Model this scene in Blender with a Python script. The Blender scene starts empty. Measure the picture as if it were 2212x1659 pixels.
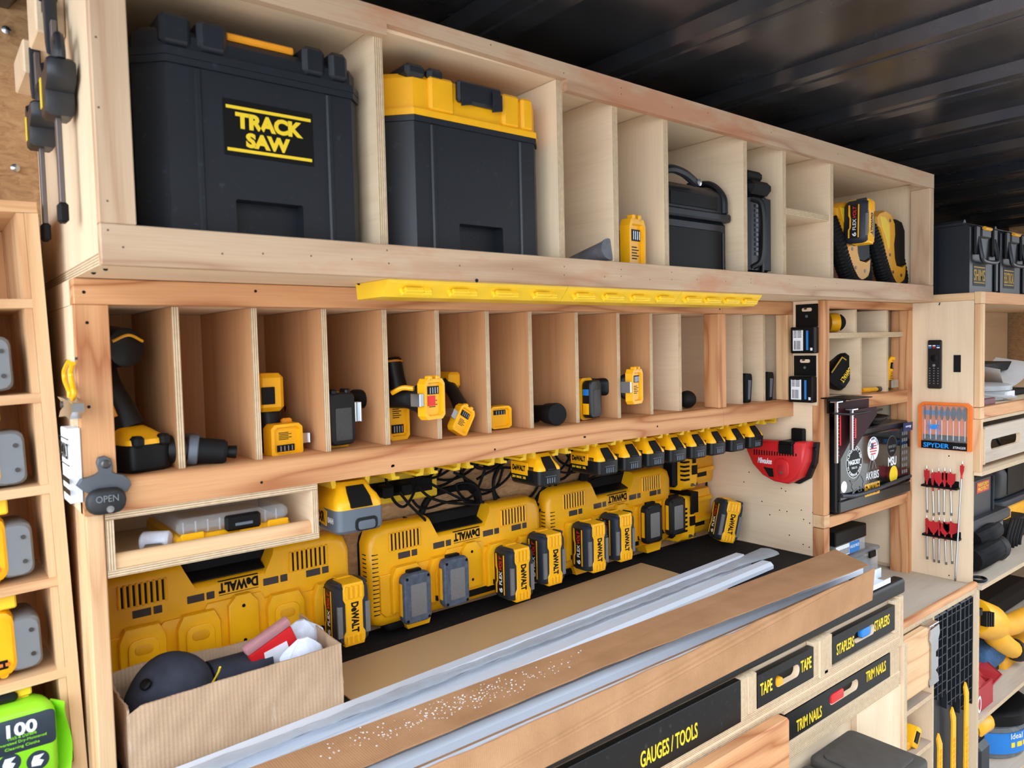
import bpy, bmesh, math, random
from mathutils import Matrix, Vector
random.seed(7)
SC = bpy.context.scene
COL = SC.collection
PI = math.pi
# ------------------------------------------------------------------ camera
FPX, CXP, CYP = 1608.27, 1106.0, 829.5
CAM = Vector((0.0, -1.5, 1.7))
def _cam_axes(yaw, pit, rol):
    f = Vector((math.sin(yaw)*math.cos(pit), math.cos(yaw)*math.cos(pit), math.sin(pit)))
    r = Vector((math.cos(yaw), -math.sin(yaw), 0)); d = f.cross(r)
    return r*math.cos(rol)+d*math.sin(rol), d*math.cos(rol)-r*math.sin(rol), f
AR, AD, AF = _cam_axes(0.6763208, -0.05182178, 0.02329452)
cam = bpy.data.objects.new('camera', bpy.data.cameras.new('camera'))
COL.objects.link(cam)
cam.matrix_world = Matrix(((AR.x, -AD.x, -AF.x, CAM.x), (AR.y, -AD.y, -AF.y, CAM.y), (AR.z, -AD.z, -AF.z, CAM.z), (0, 0, 0, 1)))
cam.data.sensor_fit = 'HORIZONTAL'; cam.data.sensor_width = 36.0; cam.data.lens = 36.0*FPX/2212.0
cam.data.clip_start = 0.02; cam.data.clip_end = 200
cam.data.dof.use_dof = True; cam.data.dof.focus_distance = 2.7; cam.data.dof.aperture_fstop = 6.0
SC.camera = cam
# ------------------------------------------------------------------ sky and exposure
W = bpy.data.worlds.new('sky'); SC.world = W; W.use_nodes = True
W.node_tree.nodes['Background'].inputs[0].default_value = (0.80, 0.89, 1.0, 1)
W.node_tree.nodes['Background'].inputs[1].default_value = 3.6
SC.view_settings.view_transform = 'Standard'; SC.view_settings.look = 'None'
SC.view_settings.gamma = 1.0; SC.view_settings.use_curve_mapping = False
SC.view_settings.exposure = 0.68
# ------------------------------------------------------------------ measuring: a photo pixel on a known plane of the room
def _ray(x, y): return AR*((x-CXP)/FPX)+AD*((y-CYP)/FPX)+AF
def PY(x, y, v): d = _ray(x, y); return CAM+d*((v-CAM.y)/d.y)
def PX(x, y, v): d = _ray(x, y); return CAM+d*((v-CAM.x)/d.x)
def PZ(x, y, v): d = _ray(x, y); return CAM+d*((v-CAM.z)/d.z)
# ------------------------------------------------------------------ materials
MATS = {}
class NT:
    def __init__(s, name, rough=.5, metal=0.0, spec=.5):
        m = bpy.data.materials.new(name); m.use_nodes = True
        s.m, s.t = m, m.node_tree; s.b = s.t.nodes['Principled BSDF']
        s.b.inputs['Roughness'].default_value = rough; s.b.inputs['Metallic'].default_value = metal
        s.b.inputs['Specular IOR Level'].default_value = spec
        MATS[name] = m
    def n(s, typ, **kw):
        nd = s.t.nodes.new(typ)
        for k, v in kw.items():
            if k in nd.inputs: nd.inputs[k].default_value = v
            else: setattr(nd, k, v)
        return nd
    def l(s, a, b): s.t.links.new(a, b)
    def coord(s, scale, rot=(0, 0, 0)):
        tc = s.n('ShaderNodeTexCoord'); mp = s.n('ShaderNodeMapping')
        mp.inputs['Scale'].default_value = scale; mp.inputs['Rotation'].default_value = rot
        s.l(tc.outputs['Object'], mp.inputs[0]); return mp.outputs[0]
    def noise(s, co, scale=1.0, detail=4.0, rough=.55, dist=0.0):
        nd = s.n('ShaderNodeTexNoise'); nd.inputs['Scale'].default_value = scale; nd.inputs['Detail'].default_value = detail
        nd.inputs['Roughness'].default_value = rough; nd.inputs['Distortion'].default_value = dist
        s.l(co, nd.inputs['Vector']); return nd.outputs['Fac']
    def ramp(s, fac, stops):
        r = s.n('ShaderNodeValToRGB'); e = r.color_ramp.elements
        while len(e) < len(stops): e.new(0.5)
        for el, (p, c) in zip(e, stops): el.position = p; el.color = (*c, 1) if len(c) == 3 else c
        s.l(fac, r.inputs[0]); return r.outputs[0]
    def math(s, op, a, b=None):
        nd = s.n('ShaderNodeMath', operation=op)
        for i, v in enumerate((a, b)):
            if v is None: continue
            if isinstance(v, (int, float)): nd.inputs[i].default_value = v
            else: s.l(v, nd.inputs[i])
        return nd.outputs[0]
    def mix(s, fac, a, b, blend='MIX'):
        nd = s.n('ShaderNodeMix', data_type='RGBA', blend_type=blend)
        for i, v in ((0, fac), (6, a), (7, b)):
            if isinstance(v, (int, float)): nd.inputs[i].default_value = v
            elif isinstance(v, tuple): nd.inputs[i].default_value = (*v, 1)
            else: s.l(v, nd.inputs[i])
        return nd.outputs[2]
    def bump(s, h, strength=.2, dist=.002):
        nd = s.n('ShaderNodeBump'); nd.inputs['Strength'].default_value = strength; nd.inputs['Distance'].default_value = dist
        s.l(h, nd.inputs['Height']); s.l(nd.outputs[0], s.b.inputs['Normal'])
    def out(s, col):
        if isinstance(col, tuple): s.b.inputs['Base Color'].default_value = (*col, 1)
        else: s.l(col, s.b.inputs['Base Color'])
        return s.m
def srgb(r, g, b):
    return tuple(((c/255)/12.92 if c/255 <= .04045 else ((c/255+.055)/1.055)**2.4) for c in (r, g, b))
def wood(name, light, dark, axis, ring=9.0, fig=.5, rough=.62, stain=None, off=0.0):
    t = NT(name, rough, spec=.3)
    along, across = 1.1, 9.0
    sc = [across]*3; sc['xyz'.index(axis)] = along
    co = t.coord(tuple(sc))
    base = t.noise(co, 1.0, 2.0, .45, .25)
    rings = t.math('PINGPONG', t.math('MULTIPLY', base, ring), 1.0)
    fc = [260.0]*3; fc['xyz'.index(axis)] = 7.0
    fine = t.noise(t.coord(tuple(fc)), 1.0, 3.0)
    f2 = t.math('ADD', t.math('MULTIPLY', t.math('POWER', rings, 3.0), fig), t.math('MULTIPLY', fine, .55))
    col = t.ramp(f2, [(.12, light), (.95, dark)])
    if stain:
        bl = t.noise(t.coord((2.2, 2.2, 6.0)), 1.0, 5.0, .6)
        col = t.mix(t.ramp(bl, [(.50, (0, 0, 0)), (.62, (1, 1, 1))]), col, t.mix(.55, col, stain))
    t.bump(fine, .12, .001)
    return t.out(col)
def plyedge(name, axis, light, dark, period=.0022):
    t = NT(name, .7, spec=.2)
    sc = [0.0]*3; sc['xyz'.index(axis)] = 1.0/period
    st = t.coord(tuple(sc)); sep = t.n('ShaderNodeSeparateXYZ'); t.l(st, sep.inputs[0])
    pp = t.math('PINGPONG', sep.outputs['xyz'.index(axis)], 1.0)
    fn = t.noise(t.coord((90, 90, 90)), 1.0, 3.0)
    col = t.ramp(t.math('ADD', t.math('MULTIPLY', pp, .75), t.math('MULTIPLY', fn, .4)), [(.25, light), (.85, dark)])
    return t.out(col)
def plain(name, col, rough=.45, metal=0.0, spec=.5, var=.12, scale=14.0, bump=0.0, bscale=400.0, wear=None):
    t = NT(name, rough, metal, spec)
    n = t.noise(t.coord((1, 1, 1)), scale, 4.0)
    a = tuple(c*(1-var) for c in col); b = tuple(min(1, c*(1+var)) for c in col)
    c = t.ramp(n, [(.3, a), (.7, b)])
    if wear:
        w = t.noise(t.coord((1, 1, 1)), 55.0, 6.0, .7)
        c = t.mix(t.ramp(w, [(.60, (0, 0, 0)), (.72, (1, 1, 1))]), c, t.mix(.5, c, wear))
    if bump: t.bump(t.noise(t.coord((1, 1, 1)), bscale, 2.0), bump, .0006)
    return t.out(c)
def glassy(name, col, rough=.12, alpha=.35):
    t = NT(name, rough, spec=.6); t.b.inputs['Alpha'].default_value = alpha
    n = t.noise(t.coord((1, 1, 1)), 30.0, 3.0)
    return t.out(t.ramp(n, [(.3, tuple(c*.85 for c in col)), (.7, col)]))
# timber of the three carcases
for ax in 'xyz':
    wood('upper_'+ax, srgb(212, 184, 154), srgb(176, 138, 106), ax, 7, .45)
    wood('fir_'+ax, srgb(216, 162, 114), srgb(168, 106, 66), ax, 11, .7)
    wood('pine_'+ax, srgb(226, 190, 146), srgb(196, 142, 98), ax, 8, .5)
    wood('birch_'+ax, srgb(234, 210, 178), srgb(214, 184, 150), ax, 5, .25)
    wood('meranti_'+ax, srgb(214, 162, 114), srgb(180, 124, 82), ax, 5, .3)
    plyedge('edge_'+ax, ax, srgb(226, 206, 172), srgb(158, 128, 98))
wood('rail_stained', srgb(204, 176, 146), srgb(168, 130, 102), 'x', 8, .6, stain=srgb(190, 116, 76))
wood('grey_ply', srgb(196, 182, 164), srgb(150, 132, 116), 'x', 5, .3)
wood('worn_ply', srgb(176, 160, 144), srgb(138, 120, 104), 'x', 5, .35)
wood('sheet_brown', srgb(196, 160, 116), srgb(182, 144, 100), 'x', 3, .15, rough=.4)
plain('black_paint', srgb(10, 10, 10), .42, spec=.28, var=.3, scale=30, wear=srgb(70, 72, 76))
plain('black_plastic', srgb(17, 18, 20), .42, spec=.35, var=.15, bump=.15)
plain('case_black', srgb(21, 26, 34), .44, spec=.5, var=.12, bump=.12, wear=srgb(60, 66, 76))
plain('rubber', srgb(16, 16, 18), .65, spec=.22, bump=.2)
plain('deep_black', srgb(7, 7, 8), .5, spec=.22)
plain('yellow', srgb(246, 178, 16), .36, var=.06)
plain('yellow_holder', srgb(246, 204, 46), .4, var=.05)
plain('yellow_dark', srgb(228, 160, 20), .45, var=.06)
plain('yellow_print', srgb(240, 204, 40), .5, var=.03)
plain('ink', srgb(10, 9, 8), .55, spec=.25, var=.05)
plain('white_print', srgb(235, 238, 240), .5, var=.03)
plain('red', srgb(205, 32, 36), .38, var=.06)
plain('red_print', srgb(226, 40, 34), .5, var=.03)
plain('grey_plastic', srgb(92, 100, 110), .42, var=.08)
plain('grey_shell', srgb(122, 126, 130), .4, var=.06)
plain('grey_label', srgb(110, 108, 106), .6, var=.12, scale=200)
plain('dusty_grey', srgb(70, 78, 92), .62, var=.35, scale=60, wear=srgb(120, 128, 140))
plain('steel', srgb(190, 194, 198), .28, 1.0, var=.06)
plain('dark_steel', srgb(96, 92, 92), .4, .8, var=.1)
plain('bit_red', srgb(196, 36, 44), .4, .2, var=.1)
plain('blue', srgb(30, 120, 200), .45, var=.05)
plain('orange', srgb(238, 120, 40), .4, var=.06)
plain('white_trim', srgb(212, 219, 230), .4, var=.02)
plain('white_paper', srgb(232, 234, 238), .7, var=.05)
plain('lime', srgb(150, 232, 40), .38, var=.06, scale=6)
plain('mat_black', srgb(24, 22, 22), .8, spec=.2, var=.3, scale=40, wear=srgb(86, 78, 70))
glassy('clear_plastic', (.75, .80, .84), .15, .28)
glassy('smoke_plastic', (.25, .27, .30), .2, .62)
glassy('plastic_film', (.55, .59, .65), .3, .5)
def _card(name, lo, hi, flute, bs, wear):
    t = NT(name, .85, spec=.15)
    n = t.noise(t.coord((1, 1, 1)), 9.0, 5.0); f = t.noise(t.coord((1, 1, 1)), 330.0, 2.0)
    c = t.mix(.22, t.ramp(n, [(.3, lo), (.7, hi)]), t.ramp(f, [(.3, tuple(v*.7 for v in lo)), (.7, hi)]))
    w = t.n('ShaderNodeTexWave', wave_type='BANDS', bands_direction='X'); w.inputs['Scale'].default_value = flute; w.inputs['Distortion'].default_value = .35
    w.inputs['Detail'].default_value = 2.0; w.inputs['Detail Scale'].default_value = .35
    t.l(t.coord((1, 1, .25)), w.inputs['Vector'])
    if wear:
        k = t.noise(t.coord((60, 60, 7)), 1.0, 5.0, .7); c = t.mix(t.ramp(k, [(.62, (0, 0, 0)), (.68, (1, 1, 1))]), c, t.mix(.35, c, srgb(226, 214, 200)))
    c = t.mix(.06, c, t.ramp(w.outputs['Fac'], [(.0, tuple(v*.55 for v in lo)), (1, hi)]))
    t.bump(t.math('ADD', w.outputs['Fac'], t.math('MULTIPLY', n, 2.0)), bs, .0022); return t.out(c)
_card('cardboard', srgb(182, 150, 120), srgb(206, 174, 142), 40.0, .26, True)
_card('cardboard_brown', srgb(160, 118, 82), srgb(186, 142, 104), 70.0, .22, False)
def _osb():
    t = NT('particle_board', .75, spec=.2)
    n = t.noise(t.coord((26, 26, 60)), 1.0, 6.0, .65, 1.2); b = t.noise(t.coord((3, 3, 3)), 1.0, 3.0)
    c = t.ramp(t.math('ADD', t.math('MULTIPLY', n, .75), t.math('MULTIPLY', b, .3)), [(.3, srgb(136, 98, 66)), (.5, srgb(184, 142, 100)), (.72, srgb(206, 170, 126))])
    t.bump(n, .3, .002); return t.out(c)
_osb()
def _roof():
    t = NT('roof_steel', .3, .9, .5)
    n = t.noise(t.coord((5, 5, 5)), 1.0, 5.0); f = t.noise(t.coord((1, 1, 1)), 420.0, 2.0)
    t.l(t.math('ADD', t.math('MULTIPLY', n, .12), .20), t.b.inputs['Roughness'])
    t.bump(t.math('ADD', f, t.math('MULTIPLY', n, .8)), .06, .001)
    return t.out(t.ramp(n, [(.3, srgb(92, 96, 106)), (.7, srgb(112, 116, 126))]))
_roof()
plain('asphalt', srgb(178, 172, 164), .9, spec=.2, var=.2, scale=40)
glassy('clear_pink', (.62, .30, .32), .25, .75)
plain('white_bag', srgb(214, 218, 232), .35, var=.15, scale=40, bump=.4, bscale=60)
plain('navy', srgb(44, 56, 66), .5, var=.08)
plain('cast_iron', srgb(92, 96, 102), .5, .3, var=.1, bump=.4, bscale=500); plain('cast_iron_dark', srgb(38, 38, 40), .5, .2, var=.2, bump=.4, bscale=500)
plain('clamp_bar', srgb(112, 104, 102), .45, .6, var=.1); plain('clamp_body', srgb(34, 36, 41), .42, var=.12, bump=.15)
plain('orange_grip', srgb(244, 158, 30), .45, var=.06); plain('rubber_grey', srgb(116, 118, 124), .75, spec=.25, var=.25, scale=30, bump=.3)
plain('yellow_dim', srgb(190, 150, 40), .6, var=.1)
plain('grey_dark', srgb(62, 62, 62), .6, var=.12, scale=200)
plain('mw_black', srgb(24, 24, 26), .30, var=.1); plain('gloss_black', srgb(16, 16, 17), .08, var=.1, spec=.6)
plain('blue_dark', srgb(34, 56, 100), .4, var=.05); plain('blue_bright', srgb(24, 150, 240), .45, var=.03)
plain('pan_steel', srgb(70, 72, 74), .22, .9, var=.1); plain('square_red', srgb(48, 14, 18), .6, 0.0, spec=.15, var=.15)
plain('maroon', srgb(96, 24, 30), .5); plain('red_card', srgb(164, 36, 44), .6, var=.08); plain('denim', srgb(58, 88, 124), .8, spec=.2, var=.2, scale=60, bump=.3)
glassy('clear_thin', (.85, .88, .90), .08, .10); glassy('frost', (.66, .70, .74), .35, .62)
plain('blocker_grey', srgb(120, 112, 104), .9, spec=.2, var=.15, scale=3)  # for the unseen wall added to block low front light
plain('nail', srgb(120, 100, 82), .4, .5, var=.1)
# ------------------------------------------------------------------ mesh building
def rrect(w, h, r, n=3, cx=0.0, cy=0.0):
    r = min(r, w/2-1e-5, h/2-1e-5); pts = []
    for (sx, sy, a0) in ((1, 1, 0), (-1, 1, 90), (-1, -1, 180), (1, -1, 270)):
        for k in range(n+1):
            a = math.radians(a0+90*k/n)
            pts.append((cx+sx*(w/2-r)+r*math.cos(a), cy+sy*(h/2-r)+r*math.sin(a)))
    return pts
def ngon(r, n=20, cx=0.0, cy=0.0): return [(cx+r*math.cos(2*PI*k/n), cy+r*math.sin(2*PI*k/n)) for k in range(n)]
class MB:
    def __init__(s): s.v, s.f, s.mi, s.M, s.pc = [], [], [], None, []
    def add(s, vs, fs, m=0):
        o = len(s.v)
        s.v += [tuple(s.M @ Vector(p)) if s.M else tuple(p) for p in vs]
        for f in fs: s.f.append([i+o for i in f]); s.mi.append(m)
        return s
    def box(s, x0, x1, y0, y1, z0, z1, m=0, c=0.0, mf=None):
        # mf: dict of face -> material index ('-x','+x','-y','+y','-z','+z'); c = chamfer
        a, b = (x0, y0, z0), (x1, y1, z1)
        a = [min(p, q) for p, q in zip((x0, y0, z0), (x1, y1, z1))]; b = [max(p, q) for p, q in zip((x0, y0, z0), (x1, y1, z1))]
        mf = mf or {}
        if c <= 0:
            vs = [(a[0] if i & 1 == 0 else b[0], a[1] if i & 2 == 0 else b[1], a[2] if i & 4 == 0 else b[2]) for i in range(8)]
            for key, f in (('-x', (0, 4, 6, 2)), ('+x', (1, 3, 7, 5)), ('-y', (0, 1, 5, 4)), ('+y', (2, 6, 7, 3)), ('-z', (0, 2, 3, 1)), ('+z', (4, 5, 7, 6))):
                s.add(vs, [], m); o = len(s.v)-8; s.f.append([i+o for i in f]); s.mi.append(mf.get(key, m))
            return s
        c = min(c, *(0.49*(q-p) for p, q in zip(a, b)))
        def V(i, ax):
            p = []
            for k in range(3):
                hi = (i >> k) & 1
                p.append((b[k] if hi else a[k]) if k == ax else ((b[k]-c) if hi else (a[k]+c)))
            return tuple(p)
        vs = [V(i, ax) for i in range(8) for ax in range(3)]; ix = lambda i, ax: i*3+ax
        fs, ms = [], []
        quad = {0: ((0, 4, 6, 2), (1, 3, 7, 5)), 1: ((0, 1, 5, 4), (2, 6, 7, 3)), 2: ((0, 2, 3, 1), (4, 5, 7, 6))}
        for ax in range(3):
            for sgn, q in zip('-+', quad[ax]): fs.append([ix(i, ax) for i in q]); ms.append(mf.get(sgn+'xyz'[ax], m))
        for ax in range(3):
            o1, o2 = [k for k in range(3) if k != ax]
            for h1 in (0, 1):
                for h2 in (0, 1):
                    i0 = (h1 << o1) | (h2 << o2); i1 = i0 | (1 << ax)
                    f = [ix(i0, o1), ix(i1, o1), ix(i1, o2), ix(i0, o2)]
                    if (h1 ^ h2) ^ (ax == 1): f.reverse()
                    fs.append(f); ms.append(m)
        for i in range(8):
            f = [ix(i, 0), ix(i, 1), ix(i, 2)]
            if bin(i).count('1') % 2 == 0: f.reverse()
            fs.append(f); ms.append(m)
        o = len(s.v); s.add(vs, [], m)
        for f, mm in zip(fs, ms): s.f.append([i+o for i in f]); s.mi.append(mm)
        return s
    def loft(s, secs, m=0, cap=(True, True)):
        n = len(secs[0]); vs = [p for q in secs for p in q]; fs = []
        for k in range(len(secs)-1):
            for i in range(n):
                j = (i+1) % n; fs.append((k*n+i, k*n+j, (k+1)*n+j, (k+1)*n+i))
        if cap[0]: fs.append(tuple(range(n))[::-1])
        if cap[1]: fs.append(tuple(range((len(secs)-1)*n, len(secs)*n)))
        return s.add(vs, fs, m)
    def prism(s, poly, ax, a0, a1, m=0, c=0.0):
        # poly in the two remaining axes, in order (xyz without ax); c insets both ends
        def P(p, t):
            q = list(p); q.insert('xyz'.index(ax), t); return tuple(q)
        if c:
            cx = sum(p[0] for p in poly)/len(poly); cy = sum(p[1] for p in poly)/len(poly)
            def ins(p):
                d = math.hypot(p[0]-cx, p[1]-cy) or 1; k = max(0, (d-c)/d); return (cx+(p[0]-cx)*k, cy+(p[1]-cy)*k)
            small = [ins(p) for p in poly]
            return s.loft([[P(p, a0) for p in small], [P(p, a0+math.copysign(c, a1-a0)) for p in poly], [P(p, a1-math.copysign(c, a1-a0)) for p in poly], [P(p, a1) for p in small]], m)
        return s.loft([[P(p, a0) for p in poly], [P(p, a1) for p in poly]], m)
    def rb(s, ax, cen, w, h, r, a0, a1, e=0.0, n=3, m=0):
        # rounded slab: rounded rectangle (w,h,r) in the plane across ax, from a0 to a1, edges rounded by e
        def P(p, t):
            q = [p[0], p[1]]; q.insert('xyz'.index(ax), t); return tuple(q)
        sg = 1 if a1 > a0 else -1
        prof = [(0, 0.0)] if e <= 0 else [(-e, 0.0), (-e*.3, e*.3*0+e*.29), (0, e)]
        secs = []
        for ins, t in prof: secs.append([P(p, a0+sg*t) for p in rrect(w+2*ins, h+2*ins, max(r+ins, 1e-4), n, *cen)])
        for ins, t in reversed(prof): secs.append([P(p, a1-sg*t) for p in rrect(w+2*ins, h+2*ins, max(r+ins, 1e-4), n, *cen)])
        return s.loft(secs, m)
    def cyl(s, p0, p1, r0, r1=None, n=16, m=0, cap=(True, True)):
        r1 = r0 if r1 is None else r1; p0, p1 = Vector(p0), Vector(p1); d = (p1-p0).normalized()
        u = d.orthogonal().normalized(); v = d.cross(u)
        f = lambda p, r: [tuple(p+u*(r*math.cos(2*PI*k/n))+v*(r*math.sin(2*PI*k/n))) for k in range(n)]
        return s.loft([f(p0, r0), f(p1, r1)], m, cap)
    def rev(s, p0, p1, prof, n=20, m=0):
        # revolve profile [(t along 0..length, radius)] about the axis p0->p1 direction
        p0, p1 = Vector(p0), Vector(p1); d = (p1-p0).normalized(); u = d.orthogonal().normalized(); v = d.cross(u)
        return s.loft([[tuple(p0+d*t+u*(r*math.cos(2*PI*k/n))+v*(r*math.sin(2*PI*k/n))) for k in range(n)] for t, r in prof], m)
    def tube(s, pts, r, n=8, m=0, rib=0.0):
        pts = [Vector(p) for p in pts]; secs = []; u = None
        for i, p in enumerate(pts):
            d = (pts[min(i+1, len(pts)-1)]-pts[max(i-1, 0)]).normalized()
            u = d.orthogonal().normalized() if u is None else (u-d*u.dot(d)).normalized()
            v = d.cross(u); rr = r*(1+(rib if i % 2 else 0)) if not callable(r) else r(i/(len(pts)-1))*(1+(rib if i % 2 else 0))
            secs.append([tuple(p+u*(rr*math.cos(2*PI*k/n))+v*(rr*math.sin(2*PI*k/n))) for k in range(n)])
        return s.loft(secs, m)
    def cut(s):
        # call between primitives: what was added since the last cut becomes one piece for parts()
        s.pc.append((len(s.v), len(s.f))); return s
    def parts(s, name, mats, parent=None, **kw):
        ends = s.pc+([] if s.pc and s.pc[-1] == (len(s.v), len(s.f)) else [(len(s.v), len(s.f))]); v0 = f0 = 0; res = []
        for v1, f1 in ends:
            q = MB(); q.v = s.v[v0:v1]; q.f = [[i-v0 for i in f] for f in s.f[f0:f1]]; q.mi = s.mi[f0:f1]
            res.append(q.build(name, mats, parent, **kw)); v0, f0 = v1, f1
        return res
    def stuff(s, name, mats, parent=None, **kw):
        o = s.build(name, mats, parent, **kw); o['kind'] = 'stuff'; return o
    def plate(s, ax, cen, w, h, hc, hw, hh, hr, a0, a1, m=0, mh=0, n=4):
        # plate with a rounded hole
        i = 'xyz'.index(ax)
        def P(q, t): r = list(q); r.insert(i, t); return tuple(r)
        A = rrect(w, h, .0006, n, *cen); B = rrect(hw, hh, hr, n, *hc); k = len(A)
        vs = [P(p, a0) for p in A]+[P(p, a0) for p in B]+[P(p, a1) for p in A]+[P(p, a1) for p in B]
        f, g = [], []
        for j in range(k):
            l = (j+1) % k
            f += [(j, l, k+l, k+j), (2*k+j, 2*k+l, 3*k+l, 3*k+j), (j, l, 2*k+l, 2*k+j)]; g.append((k+j, k+l, 3*k+l, 3*k+j))
        o = len(s.v); s.add(vs, f, m)
        for q in g: s.f.append([z+o for z in q]); s.mi.append(mh)
        return s
    def build(s, name, mats, parent=None, smooth=True, ang=32, loc=None, rot=None):
        me = bpy.data.meshes.new(name); me.from_pydata(s.v, [], s.f)
        for mt in ([mats] if isinstance(mats, str) else mats): me.materials.append(MATS[mt])
        me.polygons.foreach_set('material_index', s.mi)
        bm = bmesh.new(); bm.from_mesh(me); bmesh.ops.recalc_face_normals(bm, faces=bm.faces); bm.to_mesh(me); bm.free()
        if smooth:
            me.polygons.foreach_set('use_smooth', [True]*len(me.polygons)); me.set_sharp_from_angle(angle=math.radians(ang))
        o = bpy.data.objects.new(name, me); COL.objects.link(o)
        if parent: o.parent = parent
        if loc is not None: o.location = loc
        if rot is not None: o.rotation_euler = rot
        return o
def smooth_path(pts, k=8):
    pts = [Vector(p) for p in pts]; out = []
    for i in range(len(pts)-1):
        a, b = pts[i], pts[i+1]; p = pts[i-1] if i else a*2-b; q = pts[i+2] if i+2 < len(pts) else b*2-a
        for j in range(k):
            t = j/k; out.append(.5*((2*a)+(b-p)*t+(2*p-5*a+4*b-q)*t*t+(3*a-p-3*b+q)*t**3))
    return out+[pts[-1]]
def tag(o, label, cat, group=None):
    o['label'] = label; o['category'] = cat
    if group: o['group'] = group
    return o
def thing(name, label, cat, loc=(0, 0, 0), rot=(0, 0, 0), group=None):
    o = bpy.data.objects.new(name, None); COL.objects.link(o); o.location = loc; o.rotation_euler = rot
    o.empty_display_size = .05
    return tag(o, label, cat, group)
def struct(o): o['kind'] = 'structure'; return o
def dup(root, loc=None, rot=None, label=None):
    r = root.copy(); COL.objects.link(r)
    if loc is not None: r.location = loc
    if rot is not None: r.rotation_euler = rot
    if label: r['label'] = label
    for ch in root.children:
        c = ch.copy(); COL.objects.link(c); c.parent = r
        for g in ch.children:
            d = g.copy(); COL.objects.link(d); d.parent = c
    return r
FRONT = (PI/2, 0, 0)            # print on a face that looks towards -y
SIDE = (PI/2, 0, -PI/2)         # print on a face that looks towards -x
def text(body, size, mat, parent, loc, rot=FRONT, bold=0.0, xs=1.0, name='lettering', align='CENTER', shear=0.0, space=1.0, depth=.0003, fit=None, mirror=False):
    cu = bpy.data.curves.new('txt', 'FONT'); cu.body = body; cu.size = size; cu.align_x = align; cu.align_y = 'CENTER'
    cu.offset = bold*size; cu.extrude = depth; cu.shear = shear; cu.space_character = space; cu.resolution_u = 3
    tmp = bpy.data.objects.new('txt', cu); COL.objects.link(tmp)
    me = bpy.data.meshes.new_from_object(tmp)
    bpy.data.objects.remove(tmp); bpy.data.curves.remove(cu)
    if fit:   # (width, height) of the print
        xsv = [v.co.x for v in me.vertices]; ysv = [v.co.y for v in me.vertices]
        kx = fit[0]/(max(xsv)-min(xsv)); ky = fit[1]/(max(ysv)-min(ysv)); mx = (max(xsv)+min(xsv))/2; my = (max(ysv)+min(ysv))/2
        for v in me.vertices: v.co.x = (v.co.x-mx)*kx; v.co.y = (v.co.y-my)*ky
    else:
        for v in me.vertices: v.co.x *= xs
    me.name = name; me.materials.clear(); me.materials.append(MATS[mat])
    o = bpy.data.objects.new(name, me); COL.objects.link(o); o.location = loc; o.rotation_euler = rot
    if parent: o.parent = parent
    return o
# ------------------------------------------------------------------ the setting: trailer floor, back wall, ribbed steel roof
YB = .39                                    # face of the back wall
ZG = -.45
struct(MB().box(-14, 16, -14, 6, ZG-.02, ZG).build('floor', 'asphalt', smooth=False))
struct(MB().box(-1.1, 10.0, -5.2, -5.0, ZG, 4.4).build('front_light_blocker', 'blocker_grey', smooth=False))  # unseen wall added out front to keep low light off the slots
struct(MB().box(5.97, 6.0, -1.3, YB, ZG, 2.46).build('wall_right', 'particle_board', smooth=False))
wb = struct(MB().box(-3.0, 3.2, YB, YB+.03, ZG, 2.46).build('wall_back', 'particle_board', smooth=False))
struct(MB().box(3.2, 6.0, YB, YB+.03, ZG, 2.46).build('wall_far', 'black_paint', smooth=False))
cl = struct(MB().box(-.7, 6.0, -1.3, YB+.03, 2.455, 2.47).build('ceiling', 'roof_steel', smooth=False))
def rib_mesh():
    b = MB(); w, d = .062, .030
    b.prism([(-w-.022, 2.4545), (-w, 2.4545-d), (-w*.25, 2.4545-d), (-w*.25+.004, 2.4545-d-.004), (-w*.25+.010, 2.4545-d), (w, 2.4545-d), (w+.022, 2.4545)], 'y', -1.3, YB-.002)
    return b
rib0 = None
for k in range(-5, 9):
    xr = 2.03+k*.475
    if rib0 is None:
        rib0 = rib_mesh().build('rib', 'roof_steel', cl); r = rib0
    else:
        r = rib0.copy(); COL.objects.link(r)
    r.location.x = xr
# thin board screwed to the wall at the far left
bd = thing('wall_board', 'flat tan board screwed to the particle board wall above the left rack', 'board')
MB().box(-.35, .132, .378, YB-.0008, 2.12, 2.46, c=.002).build('panel', 'meranti_x', bd)
sm = MB().rev((0, 0, 0), (0, -1, 0), [(0, .0085), (.002, .0085), (.0045, .005), (.005, .0)], 12).build('screw', 'steel', bd)
p = PY(13, 65, .378); sm.location = p
s2 = sm.copy(); COL.objects.link(s2); s2.location = PY(33, 363, .378)
# ------------------------------------------------------------------ upper cabinet
YU = -.227
uc = thing('upper_cabinet', 'long pale wooden wall cabinet of open cells below the dark roof', 'cabinet')
XL, XRU = .23, 3.195
DV = [(812, 831, 300), (1203, 1217, 370), (1322, 1336, 400), (1433, 1443.5, 420), (1605, 1614, 440), (1689, 1698, 460), (1793, 1800, 480)]
UD = []
for i, (a, b_, y) in enumerate(DV):
    x0, x1 = PY(a, y, YU+.02).x, PY(b_, y, YU+.02).x; xm = (x0+x1)/2; UD.append(xm)
    MB().box(xm-.0095, xm+.0095, YU+.019, YB-.016, 1.857, 2.31, 0, mf={'-y': 1}).build('divider', ['birch_z' if i % 2 else 'birch_y', 'edge_x'], uc, smooth=False)
MB().box(XL, XL+.016, YU+.019, YB-.002, 1.8565, 2.31, 0, mf={'-y': 1}).build('side_panel', ['birch_z', 'edge_x'], uc, smooth=False)
MB().box(XRU-.018, XRU, YU+.06, YB-.002, 1.857, 2.31).build('side_panel', 'birch_z', uc, smooth=False)
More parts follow.
